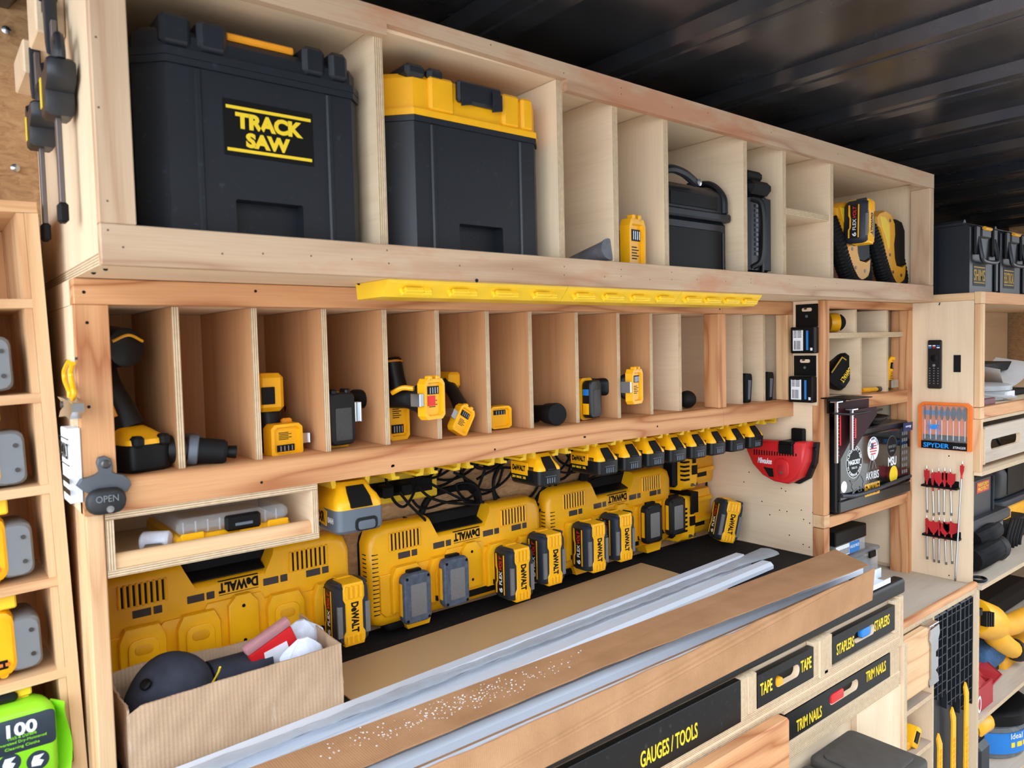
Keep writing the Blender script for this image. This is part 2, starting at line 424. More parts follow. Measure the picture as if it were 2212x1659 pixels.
MB().box(XL, XRU, YU+.019, YB-.002, 1.837, 1.856, mf={'-x': 1}).build('bottom_panel', ['birch_x', 'edge_z'], uc, smooth=False)
MB().box(XL, XRU, YU+.019, YB-.002, 2.311, 2.330).build('top_panel', 'birch_x', uc, smooth=False)
MB().box(XL+.017, XRU-.02, YB-.015, YB-.002, 1.857, 2.31).build('back_panel', 'birch_x', uc, smooth=False)
MB().box(XL, .2815, YU, YU+.0185, 1.9005, 2.2955, c=.0015).build('stile', 'upper_z', uc)
MB().box(3.158, XRU, YU, YU+.075, 1.9005, 2.2825, mf={'+x': 1}, c=.002).build('stile', ['upper_z', 'upper_z'], uc)
MB().box(3.158, XRU, YU+.019, YU+.075, 2.2828, 2.3105).build('stile_cap', 'upper_z', uc, smooth=False)
MB().box(XL, XRU, YU, YU+.0185, 1.837, 1.9, c=.0015).build('bottom_rail', 'rail_stained', uc)
xa, xb = UD[0]+.0105, UD[1]+.0095
MB().prism([(XL, 2.296), (xa, 2.296), (xa, 2.318), (xb, 2.310), (xb, 2.2835), (XRU, 2.283), (XRU, 2.338), (XL, 2.348)], 'y', YU, YU+.0185).build('top_rail', 'rail_stained', uc, smooth=False)
MB().box(UD[5]+.010, UD[6]-.010, YU+.025, YB-.02, 2.093, 2.112, mf={'-y': 1}).build('shelf', ['birch_x', 'edge_z'], uc, smooth=False)
def nails(parent, pts, axis='y', r=.0022, mat='ink'):
    b = MB()
    for p in pts:
        d = Vector((0, -1, 0)) if axis == 'y' else Vector((-1, 0, 0))
        b.cyl(Vector(p)-d*.001, Vector(p)+d*.0004, r, n=8)
    o = b.build('nail_heads', mat, parent); o['kind'] = 'stuff'; return o
nails(uc, [PY(x, y, YU) for x, y in ((207, 80), (213, 232), (232, 434), (233, 497), (266, 534), (480, 548), (568, 548), (672, 553), (760, 560), (836, 541), (840, 569), (993, 574), (1107, 581), (1219, 576), (1219, 594), (1306, 598), (1342, 582), (1342, 597), (1404, 604), (1451, 588), (1451, 604), (1506, 604), (1568, 608), (1622, 603), (1622, 611), (1705, 604), (1705, 613), (1761, 620), (1807, 612), (1844, 627), (1060, 97), (1218, 158), (1342, 190), (1342, 203), (1452, 232), (1529, 244), (1624, 286), (1666, 286), (1810, 333), (1875, 345), (1939, 364))], r=.0017, mat='nail')
nails(uc, [PZ(x, y, 1.8372) for x, y in ((228, 580), (202, 588), (775, 612), (1030, 606))], 'y', .004)
# ------------------------------------------------------------------ cubby cabinet under it
mc = thing('cubby_cabinet', 'reddish wooden cubby cabinet of narrow upright slots under the upper cabinet', 'cabinet')
MX0, MX1 = .224, 2.544
XJ = PY(1561, 660, 0).x
for a, b_ in ((MX0, XJ-.0006), (XJ+.0006, MX1)):
    MB().box(a, b_, 0, .038, 1.790, 1.836, c=.002).build('top_rail', 'fir_x', mc)
    prof = [(0, 1.414), (.038, 1.414), (.038, 1.474)]+[(.016-.016*math.sin(t), 1.458+.016*math.cos(t)) for t in [i*PI/12 for i in range(7)]]
    MB().prism(prof, 'x', a, b_).build('bottom_rail', 'fir_x', mc)
MB().box(MX0, .2785, 0, .02, 1.4745, 1.7895, c=.0015).build('stile', 'fir_z', mc)
MB().box(MX0+.001, .254, 0, .10, .90, 1.4135, c=.002).build('leg', 'pine_z', mc)
MB().box(MX0, MX0+.014, .021, YB-.002, 1.4145, 1.7895, mf={'-y': 1}).build('side_panel', ['birch_z', 'edge_x'], mc, smooth=False)
MB().box(MX0+.0005, MX0+.0155, .101, YB-.002, .90, 1.413, mf={'-y': 1}).build('side_panel', ['pine_z', 'edge_x'], mc, smooth=False)
MB().box(MX0+.015, MX1-.002, .0385, YB-.002, 1.455, 1.4735).build('bottom_panel', 'meranti_x', mc, smooth=False)
MB().box(MX0, MX1-.002, .0385, YB-.002, 1.7905, 1.836).build('top_panel', 'birch_x', mc, smooth=False)
MB().box(MX0+.015, MX1-.002, YB-.012, YB-.002, 1.474, 1.79).build('back_panel', 'meranti_z', mc, smooth=False)
MD = []
for i, (a, b_) in enumerate(((371, 386), (540, 555), (692, 706), (823.5, 835.7), (937.5, 949), (1047.6, 1055), (1140.4, 1147.7), (1240.8, 1248.7), (1331.8, 1338.6), (1402.8, 1408.6), (1465.3, 1471), (1599, 1604), (1648, 1653.4))):
    x0, x1 = PY(a, 680, .038).x, PY(b_, 680, .038).x; xm = (x0+x1)/2; MD.append(xm)
    MB().box(xm-.0068, xm+.0068, .0386, YB-.0125, 1.474, 1.7897, mf={'-y': 1}).build('divider', ['meranti_z' if i < 10 else 'birch_y', 'edge_x'], mc, smooth=False)
xp0, xp1 = PY(1551.6, 680, 0).x, PY(1568.6, 680, 0).x
MB().box(xp0, xp1, .0005, .060, 1.4745, 1.7895, c=.002).build('stile', 'fir_z', mc)
MB().box(2.505, MX1, .0005, .048, 1.4745, 1.7895, c=.002).build('stile', 'pine_z', mc)
nails(mc, [PY(x, y, 0) for x, y in ((181, 631), (188, 697), (192, 879), (552, 629), (565, 1042), (850, 1006), (847, 965+42), (1069, 971), (1264, 944), (1420, 921), (1262, 944), (1555, 668), (848, 1006), (245, 992+70))], r=.003)
# ply box hung below the cubbies
hb = thing('hanging_box', 'open fronted plywood box with rounded lip hung below the cubby cabinet', 'shelf box')
bx0, bx1, bz0, bz1 = .256, .664, 1.294, 1.413
MB().box(bx0, bx0+.014, .004, .34, bz0+.0135, bz1-.0135, mf={'-y': 1}).build('side_panel', ['birch_y', 'edge_x'], hb, smooth=False)
MB().box(bx1-.014, bx1, .004, .34, bz0+.0135, bz1-.0135, mf={'-y': 1}).build('side_panel', ['birch_y', 'edge_x'], hb, smooth=False)
MB().box(bx0, bx1, .004, .34, bz0, bz0+.013, mf={'-y': 1}).build('bottom_panel', ['birch_x', 'edge_z'], hb, smooth=False)
MB().box(bx0, bx1, .004, .34, bz1-.013, bz1, mf={'-y': 1}).build('top_panel', ['birch_x', 'edge_z'], hb, smooth=False)
MB().box(bx0+.015, bx1-.015, .328, .34, bz0+.0135, bz1-.0135).build('back_panel', 'birch_x', hb, smooth=False)
MB().prism([(.010, bz0+.0135), (.036, bz0+.0135)]+[(.023+.013*math.cos(t), bz0+.0265+.013*math.sin(t)) for t in [i*PI/8 for i in range(9)]], 'x', bx0+.0145, bx1-.0145).build('lip', 'pine_x', hb)
# ------------------------------------------------------------------ side panel beside the chargers
X1 = 2.545
# ------------------------------------------------------------------ right unit: pigeon holes above, microwave bay, open bay
YR = -.12; X2 = 3.262
ru = thing('pigeonhole_unit', 'wooden unit with small pigeonholes above an oven bay', 'cabinet')
MB().box(X1, X1+.014, -.075, YB-.002, .899, 1.836).build('end_panel', 'birch_y', ru, smooth=False)
nails(ru, [PX(x, y, X1) for x, y in ((1607, 1041), (1646, 1083), (1684, 1102), (1700, 1105), (1731, 1102), (1756, 1107), (1663, 1112), (1736, 1122), (1761, 1127), (1749, 1130), (1705, 1156), (1748, 1182), (1688, 1055), (1697, 1061), (1735, 1176), (1618, 1020), (1648, 1010))], 'x', .0025)
fr = MB(); pa, pb = PX(1716, 655, X1), PX(1768, 876, X1)
fr.box(X1-.008, X1-.0005, pb.y, pa.y, pb.z, 1.836)
fr.build('backing_board', 'birch_z', ru, smooth=False)

xl0, xl1 = X1-.002, PY(1792, 900, YR).x
xr0 = PY(1954, 900, YR).x
def rz(px, py): return PY(px, py, YR).z
MB().box(xl0, xl1, YR, YR+.044, .899, rz(1788, 1141)-.001, c=.0015).build('post', 'fir_z', ru)
MB().box(xl0, xl1, YR, YR+.044, rz(1788, 1113)+.001, 1.836, c=.0015).build('post', 'fir_z', ru)
MB().box(xl0, xl1, YR-.0006, YR+.044, rz(1788, 1140), rz(1788, 1113), c=.0015).build('rail_end', 'pine_x', ru)
MB().box(X2-.045, X2-.001, YR, YR+.07, .70, 1.807, c=.0015).build('post', 'fir_z', ru)
MB().box(xl1+.0005, X2-.001, YR, YR+.044, 1.8075, 1.836, c=.0015).build('rail', 'fir_x', ru)
z0, z1 = rz(1971, 867), rz(1971, 841); MB().box(xl1+.0005, X2-.046, YR, YR+.044, z0, z1, c=.002).build('rail', 'fir_x', ru); ZR1 = z1
z0, z1 = rz(1971, 1081), rz(1971, 1061); MB().box(xl1+.0005, X2-.046, YR, YR+.044, z0, z1, c=.002).build('rail', 'fir_x', ru); ZM = z1
MB().box(xl1-.01, X2-.046, YR+.0445, YB-.002, ZM-.02, ZM).build('shelf', 'birch_x', ru, smooth=False)
MB().box(xl1-.01, X2-.046, YR+.0445, YB-.002, ZR1-.02, ZR1-.002).build('shelf', 'birch_x', ru, smooth=False)
zs = rz(1800, 731); zt = rz(1800, 719)
MB().box(xl1+.001, X2-.046, YR+.02, YB-.02, zs, zt, mf={'-y': 1}).build('shelf', ['worn_ply', 'edge_z'], ru, smooth=False)
for (a, b_, z0, z1, yp) in ((1847, 1851, zt, 1.807, 700), (1915, 1919, zt, 1.807, 700), (1857, 1862, ZR1, zs, 780), (1915, 1919, ZR1, zs, 780)):
    x0, x1 = PY(a, yp, YR+.02).x, PY(b_, yp, YR+.02).x
    MB().box((x0+x1)/2-.007, (x0+x1)/2+.007, YR+.02, YB-.02, z0+.0005, z1-.0005, mf={'-y': 1}).build('divider', ['birch_y', 'edge_x'], ru, smooth=False)
MB().box(X1+.015, X2-.001, YB-.018, YB-.002, .72, 1.83).build('back_panel', 'birch_x', ru, smooth=False)
MB().box(X2-.02, X2-.001, YR+.071, YB-.019, .72, 1.807).build('side_panel', 'birch_y', ru, smooth=False)
# ------------------------------------------------------------------ far unit at the right edge
YF = -.375
fu = thing('far_cabinet', 'tall wooden shelf unit at the right edge with drawer and open bays', 'cabinet')
MB().box(X2, X2+.012, YF+.024, YB-.003, .702, 1.835, mf={'-y': 1}).build('bit_panel', ['birch_z', 'edge_x'], fu, smooth=False)
nails(fu, [PX(x, y, X2) for x, y in ((2030, 655), (2029, 658), (1978, 648), (2050, 1243), (2050, 985), (1990, 890))], 'x', .003)

def fz(px, py): return PY(px, py, YF).z
XE = 5.9; ZFL = .118; ZFB = -.275
zb = fz(2118, 655); zbt = fz(2118, 629)
MB().box(X2, X2+.043, YF, YF+.0235, fz(2118, 880), zb-.001, c=.0015).build('stile', 'pine_z', fu)
MB().box(X2, X2+.043, YF-.0008, YF+.0235, zb, zbt, c=.0015).build('rail_end', 'pine_x', fu)
MB().box(X2+.0435, XE, YF, YF+.0235, zb, zbt, c=.0015).build('rail', 'fir_x', fu)
pt = PX(1978, 652, X2)
MB().box(X2-.002, X2+.035, YF+.024, pt.y, 1.836, 1.866, c=.0015).build('rail', 'pine_y', fu)
ZB1 = fz(2118, 881); ZB0 = fz(2118, 906)
MB().box(X2, X2+.043, YF-.0008, YF+.0235, ZB0, ZB1-.0005, c=.0015).build('rail_end', 'pine_x', fu)
MB().box(X2+.0435, XE, YF, YF+.0235, ZB0, ZB1-.0005, c=.0015).build('rail', 'fir_x', fu)
MB().box(X2+.013, XE, YF+.024, YB-.003, 1.845, 1.8655).build('top_panel', 'birch_x', fu, smooth=False)
MB().box(X2+.013, XE, YF+.024, YB-.003, ZB1-.022, ZB1-.004).build('shelf', 'birch_x', fu, smooth=False)
MB().box(X2+.013, XE, YB-.02, YB-.003, ZG+.0005, 1.844).build('back_panel', 'birch_x', fu, smooth=False)
zd0 = fz(2112, 1022)
MB().box(X2+.0125, XE, YF-.004, YB-.03, zd0-.016, zd0-.001, mf={'-y': 1}).build('shelf', ['birch_x', 'edge_z'], fu, smooth=False)
MB().box(X2+.0005, X2+.026, YF-.002, YF+.06, zd0, ZB0-.001, c=.001).build('stile', 'pine_z', fu)
MB().box(X2+.027, XE, YF-.003, YF+.05, ZB0-.013, ZB0-.001, mf={'-y': 1}).build('shelf_edge', ['birch_x', 'edge_z'], fu, smooth=False)
# shelf with the vacuum, and the ones below
ZV = PX(2112, 1252, X2+.02).z
MB().box(X2-.0005, XE, YF-.012, YB-.03, .684, .7015, mf={'-y': 1}).build('shelf', ['grey_ply', 'edge_z'], fu, smooth=False)
MB().box(X2+.013, XE, YF+.02, YB-.03, ZFL-.02, ZFL, mf={'-y': 1}).build('shelf', ['grey_ply', 'edge_z'], fu, smooth=False)
MB().box(X2+.013, XE, YF+.02, YB-.03, ZFB-.02, ZFB, mf={'-y': 1}).build('shelf', ['grey_ply', 'edge_z'], fu, smooth=False)
MB().box(X2-.006, X2+.012, YF, YB-.03, ZG+.0005, .6835, mf={'-y': 1}).build('side_panel', ['birch_z', 'edge_x'], fu, smooth=False)
# ------------------------------------------------------------------ workbench
wbn = thing('workbench', 'long workbench with black raised edge and labelled black drawers', 'workbench')
YC, ZC, XC = -.455, .897, 2.43
MB().prism([(-.3, YC+.041), (XC-.004, YC+.041), (XC-.004, YR), (X1-.001, YR), (X1-.001, YB-.003), (.2, YB-.003), (.2, -.02), (-.3, -.02)], 'z', ZC-.02, ZC).build('worktop', 'mat_black', wbn, smooth=False)
prof = []
for (cy, cz, a0) in ((YC+.030, .920, 0), (YC+.012, .920, 90), (YC+.012, .894, 180), (YC+.028, .894, 270)):
    for k in range(5):
        a = math.radians(a0+90*k/4); prof.append((cy+.012*math.cos(a), cz+.012*math.sin(a)))
MB().prism(prof, 'x', -.3, XC, c=.010).build('front_edge', 'black_paint', wbn)
# ------------------------------------------------------------------ batteries and chargers
def ROT(xa, ya):
    xa, ya = Vector(xa), Vector(ya); za = xa.cross(ya)
    return Matrix((xa, ya, za)).transposed().to_euler()
DOWN = ROT((0, 0, -1), (1, 0, 0))        # on a -y face, reading downwards
UPS = ROT((0, 0, 1), (0, 1, 0))          # on a -x face, reading upwards
FLIP = ROT((-1, 0, 0), (0, 0, -1))       # on a -y face, upside down
def scaled(poly, k, l, c=None):
    x0, x1 = min(p[0] for p in poly), max(p[0] for p in poly); y0, y1 = min(p[1] for p in poly), max(p[1] for p in poly)
    cx, cy = (x0+x1)/2, (y0+y1)/2; fx, fy = (x1-x0-2*k)/(x1-x0), (y1-y0-2*l)/(y1-y0)
    return [(cx+(p[0]-cx)*fx, cy+(p[1]-cy)*fy) for p in poly]
def bev(b, poly, ax, a0, a1, c, m=0):
    # prism whose far end (a1) is rounded over by c
    i = 'xyz'.index(ax); s = 1 if a1 > a0 else -1
    def P(q, t): r = list(q); r.insert(i, t); return tuple(r)
    b.loft([[P(p, a0) for p in poly], [P(p, a1-s*c) for p in poly], [P(p, a1-s*c*.3) for p in scaled(poly, c*.3, c*.3)], [P(p, a1) for p in scaled(poly, c, c)]], m)
    return b
GB = 'yellow batteries in the holder strip'
def xr_pack(name, label, group):
    t = thing(name, label, 'battery', group=group)
    W, L, H = .084, .128, .088
    b = MB()
    secs = []
    for (z, w, y0, y1, r) in ((-H, W*.90, .006, L-.006, .010), (-H+.005, W*.98, .001, L, .012), (-.050, W, 0, L, .012), (-.046, W, 0, L, .012)):
        secs.append([(p[0], p[1], z) for p in rrect(w, y1-y0, r, 3, 0, (y0+y1)/2)])
    b.loft(secs); body = b.build('case', 'black_plastic', t)
    b = MB(); secs = []
    for (z, w, y0, y1, r) in ((-.0475, W*.992, .0008, L, .012), (-.040, W*.985, .002, L, .013), (-.030, W*.90, .010, L, .016), (-.020, W*.74, .019, L, .012), (-.006, W*.66, .027, L, .010), (-.001, W*.60, .031, L-.004, .010)):
        secs.append([(p[0], p[1], z) for p in rrect(w, y1-y0, r, 4, 0, (y0+y1)/2)])
    b.loft(secs)
    for s in (-1, 1): b.box(s*W*.5-.012, s*W*.5+.012 if s < 0 else s*W*.5, .055, L-.004, -.045, -.026, c=.003) if False else None
    b.build('top_shell', 'yellow', t)
    # release button set into the sloped nose
    b = MB(); w0, w1 = .030, .036
    pts = lambda d: [(-w1/2, -.002-d, -.0455), (w1/2, -.002-d, -.0455), (w1/2, .0085-d, -.0300), (w0/2, .024-d, -.0100), (-w0/2, .024-d, -.0100), (-w1/2, .0085-d, -.0300)]
    b.loft([pts(.0035), [(x, y+.014, z) for x, y, z in pts(0)]]); bt = b.build('button', 'deep_black', t)
    MB().box(-.013, .013, -.0042, -.0005, -.0455, -.040, c=.001).build('thumb_ledge', 'black_plastic', bt)
    b = MB()
    for k in range(4): b.box(-.0125+.0085*k-.0018, -.0125+.0085*k+.0018, -.0014, .003, -.081, -.066, c=.0006)
    b.box(-.020, .020, -.0008, .002, -.0625, -.0612); b.stuff('front_vents', 'grey_plastic', t)
    # label panel on the side that shows
    b = MB().box(-W/2-.0008, -W/2+.002, .050, .122, -.0615, -.026, c=.0004); b.build('label_panel', 'yellow', t)
    MB().box(-W/2-.0006, -W/2+.002, .050, .122, -.076, -.062).build('label_strip', 'deep_black', t)
    b = MB()
    for k in range(5): b.box(-W/2-.0012, -W/2+.001, .026+.0042*k, .0275+.0042*k, -.078, -.036)
    b.stuff('grip_ribs', 'rubber', t)
    text('DeWALT', .02, 'ink', t, (-W/2-.0010, .087, -.043), SIDE, fit=(.056, .0160), bold=.05)
    text('20V MAX  XR', .01, 'yellow_print', t, (-W/2-.0008, .087, -.069), SIDE, fit=(.060, .007), bold=.02)
    return t
XRX = [(1.350, 1185), (1.582, 0), (1.689, 0), (1.796, 0), (1.905, 0), (2.012, 0), (2.118, 0), (2.232, 0), (2.343, 0)]
ordn = ['lone yellow and black battery hanging left of a gap under the cubbies', 'first battery of the long unbroken hanging row, after the gap', 'second battery of the long unbroken hanging row', 'third battery of the long unbroken hanging row', 'fourth battery of the long unbroken hanging row', 'fifth battery of the long unbroken hanging row', 'sixth battery of the long unbroken hanging row', 'seventh battery of the long unbroken hanging row', 'last battery of the long hanging row, nearest the red charger']
xr = None
ZH = 1.4005
for (x, _), lab in zip(XRX, ordn):
    if xr is None: xr = xr_pack('battery_pack', lab, GB); xr.location = (x, .020, ZH)
    else: dup(xr, (x, .020, ZH), None, lab)
# large 8 Ah pack at the left end of the row
t = thing('battery_pack', 'large yellow and grey eight amp hour battery hanging at the left of the row', 'battery', (.768, .008, ZH), group=GB)
W, L, H = .118, .150, .112
secs = [[(p[0], p[1], z) for p in rrect(w, y1-y0, r, 3, 0, (y0+y1)/2)] for (z, w, y0, y1, r) in ((-H, W*.9, .008, L-.004, .014), (-H+.007, W*.98, .001, L, .016), (-.062, W, 0, L, .018), (-.058, W, 0, L, .018))]
MB().loft(secs).build('case', 'grey_plastic', t)
secs = [[(p[0], p[1], z) for p in rrect(w, y1-y0, r, 4, 0, (y0+y1)/2)] for (z, w, y0, y1, r) in ((-.060, W*.995, .0005, L, .018), (-.046, W*.98, .003, L, .020), (-.033, W*.9, .012, L, .02), (-.022, W*.74, .024, L, .014), (-.006, W*.66, .036, L, .012), (-.001, W*.6, .040, L-.005, .012))]
MB().loft(secs).build('top_shell', 'yellow', t)
pts = lambda d: [(-.026, -.000-d, -.054), (.026, -.000-d, -.054), (.026, .012-d, -.034), (.021, .034-d, -.010), (-.021, .034-d, -.010), (-.026, .012-d, -.034)]
MB().loft([pts(.006), [(x, y+.016, z) for x, y, z in pts(0)]]).build('button', 'deep_black', t)
MB().rb('y', (.012, -.094), .056, .030, .010, .004, -.0015, .001).build('foot_pad', 'black_plastic', t)
MB().rb('y', (.012, -.096), .042, .020, .006, .004, -.003, .001).build('foot_plate', 'grey_plastic', t)
MB().box(-W/2-.0008, -W/2+.002, .092, .146, -.104, -.056, c=.0006).build('label_panel', 'deep_black', t)
MB().prism([(.052, -.064), (.104, -.050), (.098, -.092), (.058, -.098)], 'x', -W/2-.0012, -W/2+.001).build('label_panel', 'yellow', t)
text('XR', .03, 'ink', t, (-W/2-.0016, .078, -.078), SIDE, fit=(.030, .024), bold=.03)
text('8AH', .02, 'white_print', t, (-W/2-.0010, .034, -.082), SIDE, fit=(.028, .013), bold=.02)
text('20V', .02, 'white_print', t, (-W/2-.0014, .122, -.074), SIDE, fit=(.028, .012))
# ---- holder strips
def holder_strip(name, label, n, x0, pitch, y0, y1, ztop, h, group):
    t = thing(name, label, 'battery holder', group=group)
    MB().box(x0, x0+n*pitch-.002, y0+.01, y1, ztop-.006, ztop-.0005, c=.001).build('back_plate', 'yellow_holder', t)
    for k in range(n):
        xc = x0+(k+.5)*pitch; w = pitch*.43
        b = MB()
        for s in (-1, 1):   # the two slide rails of a holder
            b.prism([(xc+s*w, ztop-.0062), (xc+s*w*.92, ztop-h), (xc+s*w*.50, ztop-h), (xc+s*w*.50, ztop-h+.006), (xc+s*w*.72, ztop-h+.008), (xc+s*w*.76, ztop-.0062)], 'y', y0, y1).cut()
        b.prism([(xc-w*.75, ztop-.0062), (xc+w*.75, ztop-.0062), (xc+w*.7, ztop-.0062-h*.2), (xc-w*.7, ztop-.0062-h*.2)], 'y', y1-.03, y1)
        b.parts('slide_rail', 'yellow_holder', t, smooth=False)
    return t
# lower strips carry the batteries
for (x0, n, lab) in ((.708, 1, 'yellow battery holder above the large grey battery'), (.862, 4, 'yellow holder strip with four bays beside the large battery'), (1.3025, 1, 'yellow battery holder of the lone hanging battery'), (1.424, 1, 'empty yellow battery holder in the gap of the row')):
    holder_strip('battery_holder', lab, n, x0, .1095 if n > 1 else .116, .052, .165, 1.413, .026, 'yellow battery holders under the cubbies')
holder_strip('battery_holder', 'long yellow holder strip over the unbroken battery row', 8, 1.5445, .1085, .052, .165, 1.413, .020, 'yellow battery holders under the cubbies')
holder_strip('battery_holder', 'empty yellow holder at the right end by the end panel', 1, 2.416, .110, .052, .165, 1.413, .026, 'yellow battery holders under the cubbies')
# upper empty strips, fixed under the upper cabinet
def top_strip(label, x0, x1, n):
    t = thing('battery_holder', label, 'battery holder', group='empty yellow holder strips under the upper cabinet')
    zt, zb_ = 1.8365, 1.8035
    b = MB(); prof = [(-.199, zt), (-.195, zt-.007), (-.170, zb_), (-.066, zb_), (-.060, zt)]
    b.prism(prof, 'x', x0+.0008, x1-.0008)
    b.build('body', 'yellow_holder', t, smooth=False)
    p = (x1-x0-.02)/n
    for k in range(n):
        xc = x0+.012+(k+.5)*p
        pk = MB().prism([(xc-.034, -.196), (xc+.034, -.196), (xc+.028, -.166), (xc-.028, -.166)], 'z', zb_-.0006, zb_-.0002) if False else None
        b = MB()   # pocket: raised lip, orange patch painted in for the shade of its slot
        M = Matrix.Translation((xc, -.1805, 1.8175)) @ Matrix.Rotation(math.radians(-38), 4, 'X')
        b.M = M; b.box(-.036, .036, -.007, .002, -.015, .012, c=.002); b.build('pocket_lip', 'yellow_holder', t)
        b = MB(); b.M = M; b.box(-.030, .012, -.0078, .001, -.003, .009, c=.0005); b.build('slot', 'orange_grip', t)
        b = MB(); b.M = M; b.box(-.030, .013, -.0145, -.0065, -.015, -.004, c=.0015); b.cut().box(.015, .034, -.012, -.0065, -.013, .010, c=.0015); b.parts('catch', 'yellow_holder', t)
    return t
top_strip('empty yellow holder strip at the left, nearest the camera', .737, 1.222, 4)
top_strip('middle one of the three empty yellow holder strips', 1.222, 1.648, 4)
top_strip('empty yellow holder strip at the right, farthest from the camera', 1.648, 2.035, 4)
# ---- four bay chargers
def charger(label):
    t = thing('multi_charger', label, 'charger', group='four bay chargers along the back wall')
    W, H = .645, .285
    nl, nr, nd = .205, .435, .055
    out = [(.035, 0), (W-.035, 0), (W-.010, .010), (W, .035), (W, H-.045), (W-.012, H-.015), (W-.05, H), (nr, H), (nr-.026, H-nd), (nl+.026, H-nd), (nl, H), (.05, H), (.012, H-.015), (0, H-.045), (0, .035), (.010, .010)]
    b = MB(); bev(b, out, 'y', -.024, -.075, .020); b.build('body', 'yellow', t, ang=50)
    MB().rb('y', (W/2, H/2-.004), W-.004, H-.004, .05, -.001, -.0235, .006).build('back_shell', 'rubber', t)
    b = MB(); b.tube(smooth_path([(nl+.0, -.012, H-.03), (nl+.03, -.014, H+.03), (nl+.075, -.014, H+.052), (nr-.045, -.014, H+.052), (nr-.012, -.014, H+.022), (nr, -.012, H-.03)], 6), .0105, 8)
    b.build('handle', 'rubber', t)
    b = MB().prism([(-.020, H-nd-.002), (-.062, H-nd+.001), (-.062, H-nd+.004), (-.020, H-nd+.020)], 'x', nl+.025, nr-.025)
    b.build('handle_recess', 'black_plastic', t)
    b = MB(); bk = MB()
    for g0 in (.065, .470):
        for k in range(9): b.box(g0+.0125*k, g0+.0125*k+.0072, -.0800, -.060, H-.076, H-.022, c=.0022)
        bk.box(g0+.004, g0+.106, -.0768, -.06, H-.073, H-.026)
    vg = b.build('vent_ribs', 'yellow', t); vg['kind'] = 'stuff'; bk.stuff('vent_slot', 'ink', t)
    for x, z in ((.125, .192), (.245, .197), (.430, .199), (.545, .196)):
        MB().box(x-.030, x+.010, -.0762, -.07, z-.009, z+.009, c=.001).cut().box(x+.015, x+.034, -.0762, -.07, z-.009, z+.009, c=.001).parts('indicator_window', 'smoke_dark', t)
    text('DeWALT', .03, 'ink', t, (.338, -.0756, .208), FLIP, fit=(.098, .025), bold=.05)
    b = MB(); b.box(.289, .387, -.0757, -.07, .1905, .192); b.box(.289, .387, -.0757, -.07, .2240, .2255); b.stuff('print_line', 'ink', t)
    # stepped lower panel and the four bays
    low = [(.045, .030), (W-.045, .030), (W-.030, .045), (W-.030, .150), (.50, .152), (.49, .162), (.40, .162), (.39, .180), (.26, .180), (.25, .162), (.16, .162), (.15, .152), (.030, .150), (.030, .045)]
    b = MB(); bev(b, low, 'y', -.074, -.0815, .004); b.build('lower_panel', 'yellow', t)
    for x in (.110, .235, .450, .575):
        b = MB(); bev(b, [(x-.050, .040), (x+.050, .040), (x+.050, .140), (x+.036, .168), (x-.036, .168), (x-.050, .140)], 'y', -.081, -.098, .006)
        bay = b.build('bay', 'yellow', t)
        MB().rb('y', (x, .095), .066, .095, .02, -.0975, -.103, .003).build('bay_pad', 'yellow', bay)
        MB().rb('y', (x, .118), .040, .022, .010, -.1028, -.1045, .001).build('bay_recess', 'yellow_dark', bay)
        MB().box(x-.034, x+.034, -.1045, -.0975, .046, .060).build('contacts', 'ink', bay)
    b = MB(); bev(b, [(.305, .050), (.380, .050), (.380, .165), (.360, .188), (.325, .188), (.305, .165)], 'y', -.081, -.094, .005); cpl = b.build('centre_boss', 'yellow', t)
    for z in (.075, .160): MB().cyl((.342, -.0935, z), (.342, -.0945, z), .0045, n=12).build('screw_hole', 'ink', cpl)
    b = MB()
    for k in range(15): b.box(-.0005, .016, -.058, -.040, .04+.012*k, .043+.012*k); b.box(W-.016, W+.0005, -.058, -.040, .04+.012*k, .043+.012*k)
    for k in range(15): b.box(.012, .030, -.0752, -.07, .04+.012*k, .0425+.012*k)
    b.stuff('side_vents', 'ink', t)
    b = MB()
    for x in (.10, .47): b.prism([(x, .012), (x+.095, .012), (x+.085, -.018), (x+.012, -.018)], 'y', -.040, -.086).cut()
    b.parts('foot_tab', 'yellow', t, smooth=False)
    MB().box(.29, .44, -.0825, -.074, .020, .040).build('rating_label', 'ink', t)
    b = MB()
    for x in (.06, .52): b.rb('z', (x+.03, -.045), .075, .05, .015, -.016, .004, .003).cut()
    b.parts('rubber_foot', 'rubber', t)
    return t
plain('smoke_dark', srgb(72, 64, 62), .25, var=.1)
CH = charger('yellow four bay charger at the left, partly behind the cardboard box')
CH.location = (.262, YB-.0005, .925); CH.rotation_euler = (0, -.006, 0)
CH.scale = (.972, 1, 1)
C2 = dup(CH, (.942, YB-.0005, .924), (0, -.010, 0), 'middle yellow four bay charger holding four batteries')
C3 = dup(CH, (1.598, YB-.0005, .938), (0, -.012, 0), 'right hand yellow four bay charger beside the small single chargers')
YP = YB-.100                                # plane on which the packs sit in the bays
